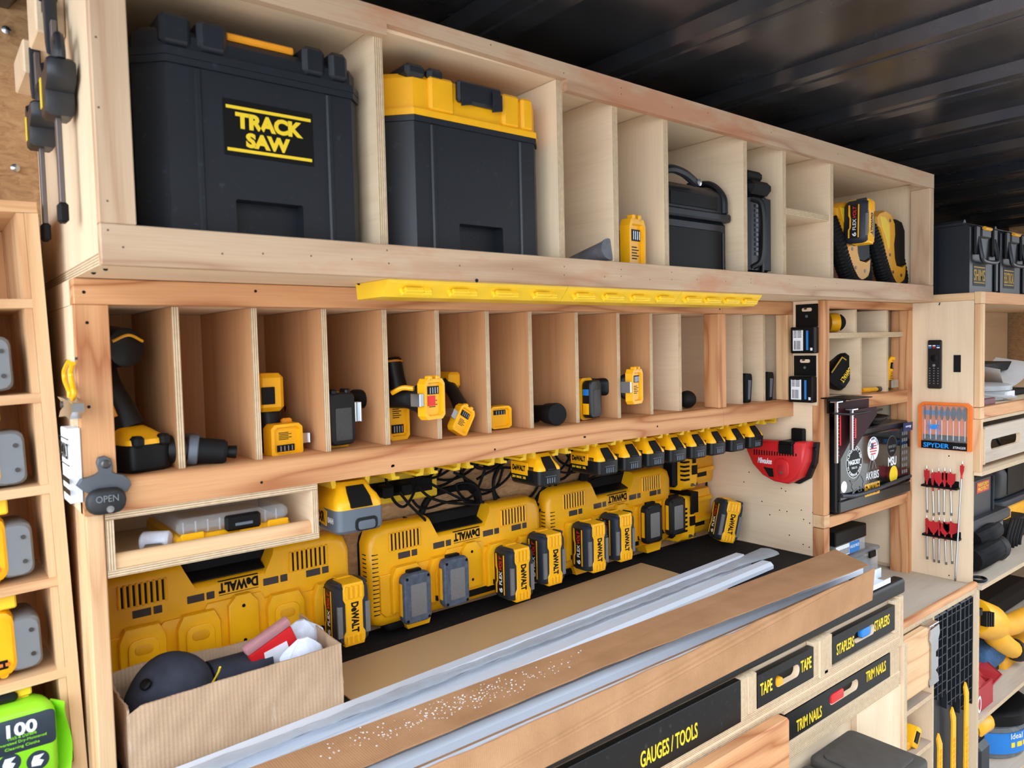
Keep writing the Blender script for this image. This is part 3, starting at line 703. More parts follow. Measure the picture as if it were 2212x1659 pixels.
def flex(label):
    t = thing('charging_battery', label, 'battery', group='thick yellow and charcoal batteries')
    W, H, D = .094, .158, .092
    secs = []
    for y, w, h, r in ((0, .070, .130, .014), (-.010, .086, .148, .018), (-.020, W, H, .020), (-.070, W, H, .020), (-.084, W-.006, H-.006, .018), (-D, W-.016, H-.016, .014)):
        secs.append([(p[0], y, p[1]) for p in rrect(w, h, r, 3)])
    MB().loft(secs).build('case', 'battery_grey', t)
    b = MB(); bev(b, [(-.026, -.080), (.026, -.080), (.030, -.066), (.030, -.050), (.024, -.040), (.024, .030), (.030, .042), (.030, .066), (.026, .080), (-.026, .080), (-.030, .066), (-.030, .042), (-.024, .030), (-.024, -.040), (-.030, -.050), (-.030, -.066)], 'y', -.030, -D-.003, .004)
    fp_ = b.build('face_plate', 'yellow', t, ang=50)
    b = MB()
    for k in range(4):
        for z0, z1 in ((.040, .074), (-.074, -.052)): b.box(-.0245+.0135*k, -.0165+.0135*k, -D-.0065, -D-.001, z0, z1, c=.002)
    b.stuff('grip_ribs', 'yellow', fp_); b = MB()
    for k in range(3):
        for z0, z1 in ((.042, .072), (-.072, -.054)): b.box(-.0165+.0135*k, -.011+.0135*k, -D-.0036, -D-.001, z0, z1)
    b.stuff('grip_groove', 'yellow_dark', fp_)
    text('DeWALT', .03, 'ink', t, (.001, -D-.0034, -.008), DOWN, fit=(.078, .021), bold=.045)
    b = MB(); b.box(-.0445, -.0315, -D-.0008, -D+.006, -.055, .025, c=.0006).cut(); b.box(.0315, .0445, -D-.0008, -D+.006, -.055, .025, c=.0006)
    b.parts('warning_label', 'grey_label', t)
    MB().box(-W/2-.0008, -W/2+.002, -.066, -.018, -.062, .062, c=.0006).build('side_label', 'black_plastic', t)
    b = MB(); b.prism([(-.028, -.060), (-.022, -.060), (-.022, -.030), (-.027, -.022), (-.027, .012), (-.022, .022), (-.022, .060), (-.028, .060), (-.030, .022), (-.033, .010), (-.033, -.022), (-.028, -.032)], 'x', -W/2-.0012, -W/2).cut()
    b.box(-W/2-.0012, -W/2, -.064, -.059, -.060, .060); b.parts('stripe', 'yellow', t)
    text('FLEX', .014, 'white_print', t, (-W/2-.0011, -.0455, -.012), UPS, fit=(.040, .013), bold=.01)
    text('VOLT', .014, 'red_print', t, (-W/2-.0011, -.0455, .033), UPS, fit=(.042, .013), bold=.01, shear=.2)
    text('6', .02, 'white_print', t, (-W/2-.0011, -.0455, -.048), UPS, fit=(.014, .016), bold=.02)
    b = MB()
    for s in (-1, 1): b.cyl((s*.034, -.050, .074), (s*.034, -.086, .077), .008, .006, 10).cut()
    b.parts('screw_boss', 'battery_grey', t)
    MB().box(-.020, .020, -.040, -.012, .075, .083, c=.002).build('latch', 'yellow', t)
    return t
plain('battery_grey', srgb(38, 43, 51), .46, spec=.35, var=.12, bump=.1, wear=srgb(96, 104, 116))
def chp(c, x, z=.093): return (c.location.x+x, YP, c.location.z+z)
FX = flex('thick charging battery at the right end of the left charger, behind the cardboard box')
FX.location = chp(CH, .573, .108)
dup(FX, chp(C2, .445, .092), None, 'left one of the two thick batteries on the middle charger')
dup(FX, chp(C2, .575, .112), None, 'right one of the two thick batteries on the middle charger')
dup(FX, chp(C3, .112, .098), None, 'left one of the two thick batteries on the right hand charger')
dup(FX, chp(C3, .242, .108), None, 'right one of the two thick batteries on the right hand charger')
def slim(label, mat, group='slim charging batteries'):
    t = thing('charging_battery', label, 'battery', group=group)
    secs = [[(p[0], y, p[1]) for p in rrect(w, h, r, 3)] for y, w, h, r in ((0, .062, .112, .012), (-.008, .080, .128, .016), (-.022, .084, .132, .016))]
    MB().loft(secs).build('rear_shell', 'yellow', t)
    secs = [[(p[0], y, p[1]) for p in rrect(w, h, r, 3)] for y, w, h, r in ((-.0215, .088, .138, .018), (-.030, .090, .140, .018), (-.040, .090, .140, .018), (-.047, .084, .134, .016), (-.049, .078, .128, .014))]
    MB().loft(secs).build('case', mat, t)
    MB().rb('y', (.002, -.004), .050, .088, .004, -.047, -.0496, .0006).build('label_plate', 'grey_label', t)
    b = MB()
    for x in (-.034, .034):
        for z in (-.058, .058): b.cyl((x, -.044, z), (x, -.0502, z), .0042, n=10)
    b.stuff('screws', 'deep_black', t)
    MB().box(-.022, .022, -.034, -.018, .067, .077, c=.002).build('latch', 'deep_black', t)
    MB().box(-.0455, -.043, -.040, -.026, -.045, .045).build('side_label', 'yellow', t)
    return t
S1 = slim('dusty grey slim battery at the left of the middle charger', 'dusty_grey'); S1.location = chp(C2, .108, .088)
dup(S1, chp(C2, .238, .104), None, 'dusty grey slim battery second from the left on the middle charger')
S2 = slim('black slim battery third in line on the right hand charger', 'black_plastic'); S2.location = chp(C3, .440, .112)
dup(S2, chp(C3, .572, .118), None, 'black slim battery last in line on the right hand charger')
# ---- two single chargers by the corner
def small_charger(label, strap):
    t = thing('single_charger', label, 'charger', group='single yellow chargers by the corner')
    # length along x, high end at left
    prof = [(0, 0), (.015, -.085), (.075, -.098), (.098, -.070), (.120, -.042), (.255, -.040), (.268, -.030), (.268, 0)]
    b = MB(); z0, z1 = 0, .175
    secs = []
    for z, k in ((0, .80), (.010, .94), (.030, 1.0), (.145, 1.0), (.163, .95), (.175, .80)):
        secs.append([(x, y*k, z) for x, y in prof])
    b.loft(secs); b.build('body', 'yellow', t, ang=40)
    MB().box(-.012, .018, -.060, -.001, .012, .163, c=.010).build('back_shell', 'rubber', t)
    b = MB()
    for k in range(6): b.box(.012, .040, -.0935, -.07, .040+.017*k, .047+.017*k)
    b.stuff('vent_slot', 'ink', t)
    MB().prism([(.052, .060), (.083, .060), (.083, .150), (.052, .150)], 'y', -.096, -.0965).build('label_plate', 'yellow_dark', t) if False else None
    b = MB(); b.box(.052, .082, -.0985, -.0935, .060, .096, c=.0005).cut(); b.box(.056, .074, -.0985, -.0935, .104, .132, c=.0005); b.parts('status_label', 'ink', t)
    MB().box(.050, .090, -.094, -.088, .014, .026, c=.001).build('indicator_window', 'smoke_dark', t)
    MB().box(.155, .215, -.0415, -.038, .030, .055).build('contacts', 'ink', t)
    b = MB()
    for z in (.060, .140): b.prism([(.105, -.060), (.250, -.052), (.250, -.038), (.120, -.038)], 'z', z-.008, z+.008).cut()
    b.parts('slide_rail', 'yellow', t)
    if strap:
        b = MB(); b.box(.050, .092, -.106, -.0995, .110, .190, c=.001); b.box(.050, .092, -.104, -.002, .1765, .190, c=.001); b.box(.056, .084, -.024, -.003, .190, .222, c=.004)
        b.build('wall_clip', 'deep_black', t)
    return t
sc1 = small_charger('yellow single charger hanging under the battery row in the corner', False)
c = PY(1458, 1015, YB-.05); sc1.location = (2.268, YB-.001, 1.125)
sc2 = small_charger('lower yellow single charger with black wall clip and tilted battery', True)
sc2.location = (2.252, YB-.001, .928)
tb = dup(FX, (2.462, YB-.115, 1.000), (0, .22, -.42), 'tilted thick battery on the lower single charger in the corner')
# ---- red charger on the end panel
t = thing('red_charger', 'red battery charger with black wall clip on the plywood end panel', 'charger')
def rp(px, py, d=.07): return PX(px, py, X1-d)
pts = [rp(*q) for q in ((1612, 950), (1742, 956), (1738, 1000), (1724, 1034), (1702, 1046), (1672, 1040), (1648, 1026), (1627, 1002), (1614, 972))]
poly = [(p.y, p.z) for p in pts]
b = MB(); bev(b, poly, 'x', X1-.022, X1-.078, .012); b.build('body', 'red', t, ang=45)
b = MB(); yy = [p[0] for p in poly]; b.prism([(p[0]*1-.004*(1 if p[0] < sum(yy)/len(yy) else -1)-.012, p[1]-.004) for p in poly], 'x', X1-.002, X1-.0225, c=.003); b.build('back_shell', 'black_plastic', t)
p0 = rp(1632, 962); p1 = rp(1722, 985); b = MB(); n = 17
for k in range(n):
    y = p0.y+(p1.y-p0.y)*k/(n-1); b.box(X1-.0788, X1-.07, y-.0022, y+.0022, p1.z-.012+.012*k/n, p0.z-.014)
b.stuff('vent_slot', 'ink', t)
c0 = rp(1704, 962); b = MB(); b.box(X1-.094, X1-.079, c0.y-.026, c0.y+.030, c0.z-.030, c0.z+.006, c=.003); b.box(X1-.092, X1-.002, c0.y-.026, c0.y+.030, c0.z+.004, c0.z+.016, c=.003); b.box(X1-.024, X1-.002, c0.y-.030, c0.y+.020, c0.z+.010, c0.z+.058, c=.004)
b.build('wall_clip', 'deep_black', t)
q = rp(1652, 995, .079); text('Milwaukee', .02, 'white_print', t, q, SIDE, fit=(.058, .022), shear=.25, bold=.015)
q = rp(1690, 1018, .079); b = MB(); b.rb('x', (q.y, q.z+.01), .060, .074, .026, X1-.076, X1-.086, .004); so = b.build('port', 'red', t)
MB().rb('x', (q.y, q.z+.004), .036, .046, .016, X1-.084, X1-.0868, .001).build('port_hollow', 'bit_red', so)
MB().cyl((X1-.086, q.y, q.z-.004), (X1-.0878, q.y, q.z-.004), .005, n=10).build('contact', 'steel', so)
q2 = rp(1664, 1017, .079); b = MB(); b.prism([(q2.y+.030, q2.z+.012), (q2.y-.010, q2.z+.010), (q2.y-.014, q2.z-.022), (q2.y+.006, q2.z-.022)], 'x', X1-.076, X1-.0785); b.build('indicator_panel', 'ink', t)
b = MB(); q3 = rp(1757, 970, .03); b.cyl((X1-.03, q3.y, q3.z), (X1-.03, q3.y-.010, q3.z), .006, n=10).cut(); b.cyl((X1-.03, q3.y+.004, q3.z-.065), (X1-.03, q3.y-.004, q3.z-.065), .006, n=10); b.parts('stud', 'deep_black', t)
# ---- cords behind the chargers
YW = YB-.03
t = thing('power_strip', 'yellow power strip with black plugs behind the battery row', 'power strip')
a = PY(800, 1118, YB-.012); c = PY(945, 1045, YB-.012)
MB().box(.87, 1.19, YB-.045, YB-.001, 1.262, 1.345, c=.004).build('body', 'yellow_holder', t)
MB().box(.90, 1.17, YB-.048, YB-.044, 1.282, 1.326, c=.001).build('socket_panel', 'deep_black', t)
for x in (.94, 1.0, 1.06): MB().box(x-.017, x+.017, YB-.095, YB-.0485, 1.288, 1.322, c=.005).build('plug', 'rubber', t)
ct = thing('cord_tangle', 'tangle of black power cords on the wall behind the chargers', 'cords')
def cord(label, pts, r=.0042, y=None):
    return MB().tube(smooth_path(pts, 7), r, 7).build('cord', 'rubber', ct)
def cp(px, py, d=.05): return PY(px, py, YB-d)
cord('black cord falling from the left plug over the middle charger', [cp(862, 1062, .1), cp(885, 1090, .09), cp(905, 1110, .08), cp(918, 1124, .07), cp(900, 1126, .05), cp(870, 1118, .03)])
cord('black cord drooping from the power strip in a shallow curve', [cp(900, 1050, .1), cp(930, 1075, .09), cp(965, 1085, .08), cp(1000, 1088, .07), cp(1035, 1088, .06), cp(1037, 1070, .06), cp(1020, 1045, .06), cp(985, 1048, .05), cp(1005, 1078, .04), cp(1045, 1085, .04)])
cord('black cord looped beneath the empty holders', [cp(930, 1045, .1), cp(980, 1070, .06), cp(1020, 1088, .05), cp(1037, 1075, .05), cp(1030, 1050, .05), cp(1000, 1030, .06), cp(980, 1020, .05)], .0042)
def coil(cx, cz, r, n, label, a0=0.0, turns=1.0, squash=.8):
    pts = []
    for k in range(int(14*turns)+1):
        a = a0+2*PI*k/14; pts.append((cx+r*math.cos(a), YB-.012-.008*n, cz+r*squash*math.sin(a)))
    o = MB().tube(smooth_path(pts, 4), .0045, 7).build('cord', 'rubber', ct)
cc = cp(1120, 1045, .02)
for k, nm in enumerate(('innermost', 'second', 'third', 'outermost')):
    coil(cc.x+.006*k, cc.z+.012-.004*k, .098+.012*k, k, nm+' turn of the black cord coil between the chargers', .4*k, 1.05)
cord('long black cord sagging along the wall to the right hand charger', [cp(1060, 1098, .02), cp(1100, 1092, .02), cp(1160, 1080, .02), cp(1210, 1062, .02), cp(1260, 1045, .02), cp(1300, 1030, .02), cp(1340, 1020, .02), cp(1390, 1010, .02)])
cord('black cord crossing behind the lone hanging battery', [cp(1030, 1035, .03), cp(1060, 1018, .03), cp(1095, 1010, .03), cp(1150, 1020, .03), cp(1215, 1035, .03), cp(1235, 1000, .03), cp(1250, 970, .03)])
cord('black cord bundle crossing above the right hand charger', [cp(1230, 1060, .02), cp(1290, 1025, .03), cp(1330, 1005, .04), cp(1370, 1000, .04), cp(1410, 1006, .03), cp(1420, 1014, .03)])
cord('black cord rising from the corner charger to the end panel', [cp(1552, 990, .02), cp(1575, 988, .02), PX(1600, 963, X1-.006), PX(1600, 950, X1-.006)], .0035)
o = MB().tube([cp(1526, 1020, .006), cp(1526, 1064, .006)], .004, 7).build('cord', 'rubber', ct)
o = MB().tube(smooth_path([cp(1252, 1062, .03), cp(1262, 1035, .04), cp(1268, 1015, .05), cp(1272, 1005, .05)], 5), .014, 8).build('cord_wrap', 'deep_black', ct)
rs = random.Random(21)
for k in range(16):     # the mass of cords hanging between the holders and the chargers
    x0_ = rs.uniform(.98, 1.62); w_ = rs.uniform(.10, .34); z0_ = rs.uniform(1.30, 1.40); dp = rs.uniform(.05, .12); yy = YB-.008-.0042*k
    MB().tube(smooth_path([(x0_, yy, z0_), (x0_+w_*.18, yy, z0_-dp*.7), (x0_+w_*.5, yy, max(1.235, z0_-dp)), (x0_+w_*.82, yy, z0_-dp*.62), (x0_+w_, yy, z0_+.01)], 6), .0042, 6).build('cord', 'rubber', ct)
for k in range(6):
    x0_ = 1.66+.05*k; yy = YB-.010-.006*k
    MB().tube(smooth_path([(x0_, yy, 1.40), (x0_+.05, yy, 1.30-.006*k), (x0_+.18, yy, 1.262+.004*k), (x0_+.30, yy, 1.30), (x0_+.34, yy, 1.39)], 6), .0042, 6).build('cord', 'rubber', ct)
# ------------------------------------------------------------------ workbench front: drawers and frames
YD = -.447
def dpos(px, py): return PY(px, py, YD)
def yfit(b, *a): return b
MB().box(-.3, 2.40, YD+.022, -.02, ZG+.0005, ZC-.021).build('carcass', 'birch_x', wbn, smooth=False)
def drawer(x0, x1, z0, z1, label, texts, slot=None):
    xm, zm = (x0+x1)/2, (z0+z1)/2
    b = MB()
    if slot: b.plate('y', (xm, zm), x1-x0, z1-z0, (slot[0], slot[1]), slot[2], slot[3], slot[3]/2-.001, YD-.002, YD+.016, 0, 1)
    else: b.box(x0, x1, YD-.002, YD+.016, z0, z1, c=.001)
    d = b.build('drawer_front', ['black_paint', 'birch_x'], wbn); d['label'] = label
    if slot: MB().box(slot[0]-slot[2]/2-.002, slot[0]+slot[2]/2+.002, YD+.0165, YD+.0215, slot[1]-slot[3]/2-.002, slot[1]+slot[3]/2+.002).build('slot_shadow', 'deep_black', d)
    for body, px, py, w, h in texts:
        p = PY(px, py, YD-.002); o = text(body, .03, 'yellow_print', d, (p.x, YD-.0026, p.z), FRONT, fit=(w, h), bold=.012)
    return d
dg = drawer(.62, 1.541, .762, .868, 'black drawer front lettered gauges / tools', [('GAUGES / TOOLS', 1447, 1608, .196, .036)])
dt = drawer(1.611, 1.880, .772, .857, 'black drawer front lettered tape', [('TAPE', 1655, 1484, .054, .032), ('TAPE', 1741, 1435, .054, .032)], (PY(1700, 1459, YD).x, PY(1700, 1459, YD).z, .116, .034))
ds = drawer(1.982, 2.366, .778, .857, 'black drawer front lettered staplers', [('STAPLERS', 1826, 1394, .100, .032), ('STAPLERS', 1905, 1345, .098, .032)], (PY(1866, 1368, YD).x, PY(1866, 1368, YD).z, .126, .032))
dn = drawer(1.742, 2.335, .637, .712, 'black drawer front lettered trim nails', [('TRIM NAILS', 1748, 1552, .130, .032), ('TRIM NAILS', 1892, 1450, .128, .032)], (PY(1822, 1494, YD).x, PY(1822, 1494, YD).z, .165, .032))
# things that show through the slots
def bit(name, mat, px, py, w, h, lab, cat):
    p = PY(px, py, YD+.006); o = MB().rb('y', (p.x, p.z), w, h, h*.3, YD+.0005, YD+.015, .002).build(name, mat); tag(o, lab, cat)
bit('glue_bottle', 'blue', 1868, 1364, .055, .026, 'blue bottle showing in the staplers drawer slot', 'bottle')
bit('tape_measure', 'yellow_dark', 1681, 1474, .030, .026, 'yellow tape measure end showing in the tape drawer slot', 'tape measure')
bit('nail_box', 'red', 1806, 1503, .070, .030, 'small red nail box showing in the trim nails drawer slot', 'box')
def ply(x0, x1, z0, z1, edge='edge_x', y0=YD-.001, y1=YD+.02, name='frame_strip'):
    MB().box(x0, x1, y0, y1, z0, z1, mf={'-y': 1}).build(name, ['birch_x', edge], wbn, smooth=False)
ply(1.543, 1.568, .7715, .866); ply(1.572, 1.592, .7715, .866, y0=YD-.004); ply(1.594, 1.609, .7715, .866)
ply(1.882, 1.905, .7715, .866); ply(1.908, 1.932, .7625, .866, y0=YD-.006); ply(1.935, 1.958, .7625, .866); ply(1.960, 1.980, .7715, .866)
ply(2.368, 2.398, .7645, .866)
ply(.62, 1.98, .747, .761, 'edge_z'); ply(.62, 2.40, .7305, .7462, 'edge_z', YD-.006); ply(1.735, 2.40, .7145, .7297, 'edge_z')
ply(1.98, 2.40, .7468, .7638, 'edge_z'); ply(.62, 1.98, .7616, .7708, 'edge_z')
ply(2.337, 2.366, .637, .7138); ply(2.368, 2.398, .62, .7138)
ply(1.735, 2.398, .602, .6185, 'edge_z'); ply(1.735, 2.398, .6192, .6355, 'edge_z', YD-.005); ply(1.735, 2.398, .585, .6012, 'edge_z')
MB().box(2.135, 2.425, YD+.004, YD+.0215, ZG+.0005, .584, mf={'+x': 1}).build('lower_panel', ['birch_z', 'edge_y'], wbn, smooth=False)
MB().box(2.426, 2.446, YD-.006, YD+.03, ZG+.0005, .7135, mf={'-y': 1}).build('corner_strip', ['birch_z', 'edge_x'], wbn, smooth=False)
MB().box(2.401, 2.427, YD-.002, YB-.3, .714, .873, mf={'-y': 1}).build('corner_strip', ['birch_z', 'edge_x'], wbn, smooth=False)
# thick board leaning in front of the bench
o = MB().box(.55, 1.685, -.495, -.457, ZG+.0005, .742, c=.006).build('plank', 'fir_x'); tag(o, 'thick reddish plank standing on edge below the gauges drawer', 'plank')
# lidded black bins under the trim nails drawer
def tote(label, x0, x1, z1):
    t = thing('storage_bin', label, 'bin', group='lidded black bins under the bench')
    b = MB(); secs = [[(p[0], p[1], z) for p in rrect(w, d, .015, 3, (x0+x1)/2, -.56)] for z, w, d in ((.2008, x1-x0-.05, .17), (z1-.06, x1-x0-.012, .206), (z1-.058, x1-x0-.004, .214), (z1-.03, x1-x0-.004, .214))]
    b.loft(secs).build('body', 'case_black', t)
    b = MB(); b.rb('z', ((x0+x1)/2, -.56), x1-x0, .22, .02, z1-.029, z1, .006); b.build('lid', 'bin_lid', t)
    b = MB(); b.rb('z', ((x0+x1)/2, -.56), x1-x0-.05, .17, .02, z1-.001, z1+.006, .003); b.build('lid_panel', 'bin_lid', t)
plain('bin_lid', srgb(66, 62, 58), .6, var=.15, scale=30)
MB().box(1.69, 2.09, -.69, YD-.008, ZG+.0005, .20).build('bin_stand', 'birch_x', wbn, smooth=False)
tote('lidded black bin at the left under the trim nails drawer', 1.70, 1.842, .545)
tote('lidded black bin at the right beside the plywood bench panel', 1.846, 2.08, .560)
# ------------------------------------------------------------------ lower counter at the right with its cubbies
YS = -.372; ZL = .701
lc = thing('low_counter', 'lower plywood counter right of the workbench with wooden nosing and cubbies below', 'counter')
MB().box(2.4285, X2-.0005, YS+.020, YB-.022, ZL-.018, ZL).build('worktop', 'grey_ply', lc, smooth=False)
b = MB(); b.prism([(YS, ZL-.006), (YS+.0195, ZL-.006), (YS+.0195, ZL+.012)]+[(YS+.012-.012*math.sin(a), ZL+.000+.012*math.cos(a)) for a in [i*PI/12 for i in range(7)]], 'x', 2.4285, X2+.006); b.build('nosing', 'fir_x', lc)
MB().box(2.4475, X2-.007, YS, YS+.0195, ZL-.024, ZL-.0065, mf={'-y': 1}).build('edge_strip', ['birch_x', 'edge_z'], lc, smooth=False)
xq = PY(2012, 1500, -.36).x
MB().box(xq-.006, xq+.006, YS+.006, YB-.05, ZG+.0005, ZL-.025, mf={'-y': 1}).build('divider', ['birch_z', 'edge_x'], lc, smooth=False)
for zz in (.385, .205, .03, -.16): MB().box(2.4475, xq-.0065, YS+.008, YB-.05, zz-.018, zz, mf={'-y': 1}).build('shelf', ['worn_ply', 'edge_z'], lc, smooth=False)
MB().box(2.4475, X2-.007, YB-.049, YB-.035, ZG+.0005, ZL-.025).build('back_panel', 'birch_z', lc, smooth=False)
o = MB().box(2.520, 2.752, -.402, YS-.0005, .462, .676, c=.005).build('cleat_block', 'pine_x'); tag(o, 'thick pine block fixed to the low counter beside the metal hook', 'wood block')
t = thing('metal_hook', 'bright steel hanging bracket on the pine block', 'bracket')
hx0, hx1 = 2.735, 2.805
b = MB(); b.prism([(hx0, .668), (hx1, .672), (hx1+.006, .640), (hx1-.006, .62), (hx1-.006, .585), (hx1-.026, .580), (hx1-.026, .560), (hx1-.006, .555), (hx1-.006, .520), (hx1-.026, .512), (hx1-.006, .49), (hx1, .465), (hx0-.004, .462), (hx0-.004, .485), (hx0+.006, .492), (hx0+.006, .612), (hx0-.008, .632)], 'y', -.4085, -.4035); b.build('plate', 'steel', t, smooth=False)
MB().box(hx0-.006, hx1+.002, -.4075, -.374, .677, .681, c=.001).build('top_flange', 'steel', t)
# small tools in the cubbies
t = thing('clamp_gun', 'yellow caulking tool on the middle cubby shelf under the low counter', 'tool')
c = PY(1968, 1615, -.33); b = MB(); b.M = Matrix.Translation((c.x, -.33, .231)) @ Matrix.Rotation(.6, 4, 'Y') @ Matrix.Rotation(.0, 4, 'Z')
b.rb('y', (0, .012), .050, .075, .014, -.02, .05, .004); b.build('body', 'yellow', t)
b = MB(); b.M = Matrix.Translation((c.x, -.351, .246)) @ Matrix.Rotation(.6, 4, 'Y'); b.box(-.014, .014, -.002, .004, -.02, .02); b.build('label_plate', 'ink', t)
MB().box(c.x-.05, c.x-.02, -.34, -.28, .206, .235, c=.006).build('foot', 'yellow_dark', t)
t = thing('wall_anchor_tool', 'small yellow and black tool on the upper cubby shelf behind the pine block', 'tool')
c = PY(1976, 1500, -.30); MB().box(c.x-.05, c.x+.035, -.33, -.25, .3855, .45, c=.008).build('body', 'yellow', t); MB().box(c.x+.0355, c.x+.065, -.335, -.25, .3855, .50, c=.006).build('grip', 'deep_black', t)
# ---- folded black sawhorse standing in the tall bay
t = thing('folded_sawhorse', 'folded black plastic sawhorse with yellow braces standing in the tall bay', 'sawhorse')
x0, x1 = xq+.012, X2-.012; n = 3; w = (x1-x0)/n
for k in range(n):
    a, c_ = x0+k*w, x0+(k+1)*w-.006; yk = YS+.010+.0*k; zt = .655
    leg = MB().box(a, c_, yk+.022, yk+.06, ZG+.0008, zt, c=.004).build('leg_panel', 'case_black', t)
    b = MB()
    for q in range(4): xx = a+(c_-a)*q/3; b.box(xx-.003, xx+.003, yk, yk+.0215, .22+.06*(2-k), zt)
    for q in range(9): zz = .24+.06*(2-k)+(zt-.26-.06*(2-k))*q/8; b.box(a, c_, yk+.001, yk+.0215, zz-.002, zz+.002)
    b.stuff('rib_grid', 'case_black', leg)
    for q in range(2):
        xa, xb_ = a+(c_-a)*q/2, a+(c_-a)*(q+1)/2; xm = (xa+xb_)/2
        MB().add([(xa, yk, zt+.001), (xb_, yk, zt+.001), (xb_, yk+.06, zt+.001), (xa, yk+.06, zt+.001), (xm, yk+.03, zt+.028)], [(0, 1, 4), (1, 2, 4), (2, 3, 4), (3, 0, 4), (0, 3, 2, 1)]).build('foot_point', 'case_black', t, smooth=False)
    zt2 = .215+.06*(k)
    b = MB(); b.prism([(a+.03, ZG+.0008), (a+.075, ZG+.0008), (a+.070, zt2-.05), (a+.040, zt2), (a+.026, zt2-.02), (a+.036, zt2-.06)], 'y', yk-.006, yk+.0); br = b.build('brace', 'yellow', t, smooth=False)
    b = MB()
    for q in range(8): b.box(a+.048, a+.064, yk-.0085, yk-.0062, -.02+.022*q, -.006+.022*q)
    b.stuff('brace_ribs', 'yellow_dark', br)
# ------------------------------------------------------------------ on the bench
o = MB().prism([(2.024, .296), (2.022, .143), (2.0, -.20), (.74, -.24), (.74, .23)], 'z', ZC+.0005, ZC+.0035).build('hardboard_sheet', 'sheet_brown'); tag(o, 'thin brown hardboard sheet lying on the black bench top', 'sheet')
# open carton
t = thing('carton', 'open brown cardboard carton with crumpled front holding cap and bags', 'box')
cx0, cx1, cy0, cy1, cz0, cz1 = .274, .705, 0.0, .226, ZC+.0042, 1.044
def wallp(axis, fixed, a0, a1, z0, z1, thick, amp, nu=40, nv=10, top=None):
    b = MB(); g = []
    rs = random.Random(int(fixed*1000)+nu)
    ph = [rs.uniform(0, 6) for _ in range(6)]
    for side in (0, 1):
        for j in range(nv+1):
            for i in range(nu+1):
                u, v = i/nu, j/nv
                zt = z1+(top(u) if top else 0)
                d = amp*(math.sin(9*u+ph[0])*math.sin(5*v+ph[1])+.6*math.sin(23*u+7*v+ph[2])+.5*math.sin(41*u-11*v+ph[3]))*min(1, v*3)+(.0011*(i % 2))
                f = fixed+d+(thick if side else 0); p = a0+(a1-a0)*u; z = z0+(zt-z0)*v
                g.append((p, f, z) if axis == 'y' else (f, p, z))
    N = (nu+1)*(nv+1); fs = []
    I = lambda s, i, j: s*N+j*(nu+1)+i
    for s in (0, 1):
        for j in range(nv):
            for i in range(nu): fs.append((I(s, i, j), I(s, i+1, j), I(s, i+1, j+1), I(s, i, j+1)))
    for i in range(nu): fs += [(I(0, i, nv), I(0, i+1, nv), I(1, i+1, nv), I(1, i, nv)), (I(0, i, 0), I(0, i+1, 0), I(1, i+1, 0), I(1, i, 0))]
    for j in range(nv): fs += [(I(0, 0, j), I(0, 0, j+1), I(1, 0, j+1), I(1, 0, j)), (I(0, nu, j), I(0, nu, j+1), I(1, nu, j+1), I(1, nu, j))]
    return b.add(g, fs)
wallp('y', cy0, cx0, cx1, cz0, cz1, .004, .0016, 90, 12, lambda u: .008*u-.012*max(0, .06-u)/.06).build('front_panel', 'cardboard', t, ang=60)
wallp('y', cy1-.004, cx0, cx1, cz0, cz1-.012, .004, .0022, 60, 10, lambda u: .006*math.sin(7*u)).build('back_panel', 'cardboard', t, ang=60)
wallp('x', cx1-.0045, cy0+.0065, cy1-.0065, cz0, cz1+.006, .004, .0012, 30, 8, lambda u: .010*u).build('side_panel', 'cardboard', t, ang=60)
wallp('x', cx0+.0015, cy0+.0065, cy1-.0065, cz0, cz1-.004, .004, .0012, 30, 8).build('side_panel', 'cardboard', t, ang=60)
MB().box(cx0+.007, cx1-.007, cy0+.008, cy1-.008, cz0, cz0+.004).build('bottom_panel', 'cardboard', t)
b = MB(); p0, p1 = Vector((cx1+.0008, .03, cz1+.004)), Vector((cx1+.0008, .12, cz1+.008)); b.add([p0, p1, p1+Vector((.010, .004, -.085)), p0+Vector((.012, -.002, -.10)), p0+Vector((.003, 0, 0)), p1+Vector((.003, 0, 0)), p1+Vector((.013, .004, -.085)), p0+Vector((.015, -.002, -.10))], [(0, 1, 2, 3), (4, 5, 6, 7), (0, 3, 7, 4), (1, 2, 6, 5), (0, 1, 5, 4), (3, 2, 6, 7)]); b.build('torn_flap', 'cardboard', t, smooth=False)
# dark cap
t = thing('cap', 'dark grey fabric cap with black button lying in the carton', 'cap')
c = Vector((.372, .105, .972)); b = MB(); secs = []
for k in range(11):
    ph = (PI/2)*k/10; r = math.cos(ph)
    secs.append([(c.x+.092*r*math.cos(2*PI*i/28)+.006*math.sin(ph*2), c.y+.082*r*math.sin(2*PI*i/28), c.z+.118*math.sin(ph)) for i in range(28)] if k < 10 else [(c.x+.001*math.cos(2*PI*i/28), c.y+.001*math.sin(2*PI*i/28), c.z+.118) for i in range(28)])
plain('cap_cloth', srgb(52, 54, 64), .85, spec=.2, var=.25, scale=24, bump=.35, bscale=900)
b.loft(secs).build('crown', 'cap_cloth', t, ang=80)
MB().rev((c.x-.052, c.y-.045, c.z+.086), (c.x-.085, c.y-.075, c.z+.13), [(-.004, .011), (.002, .011), (.005, .008), (.006, 0)], 14).build('button', 'deep_black', t)
b = MB(); b.tube([(c.x+.062+.02*math.cos(a), c.y-.072+.018*k_, c.z+.090-.10*k_/4) for k_, a in [(q*.5, q*.3) for q in range(9)]], .0022, 6); b.build('stitching', 'yellow_print', t)
b = MB(); secs = []
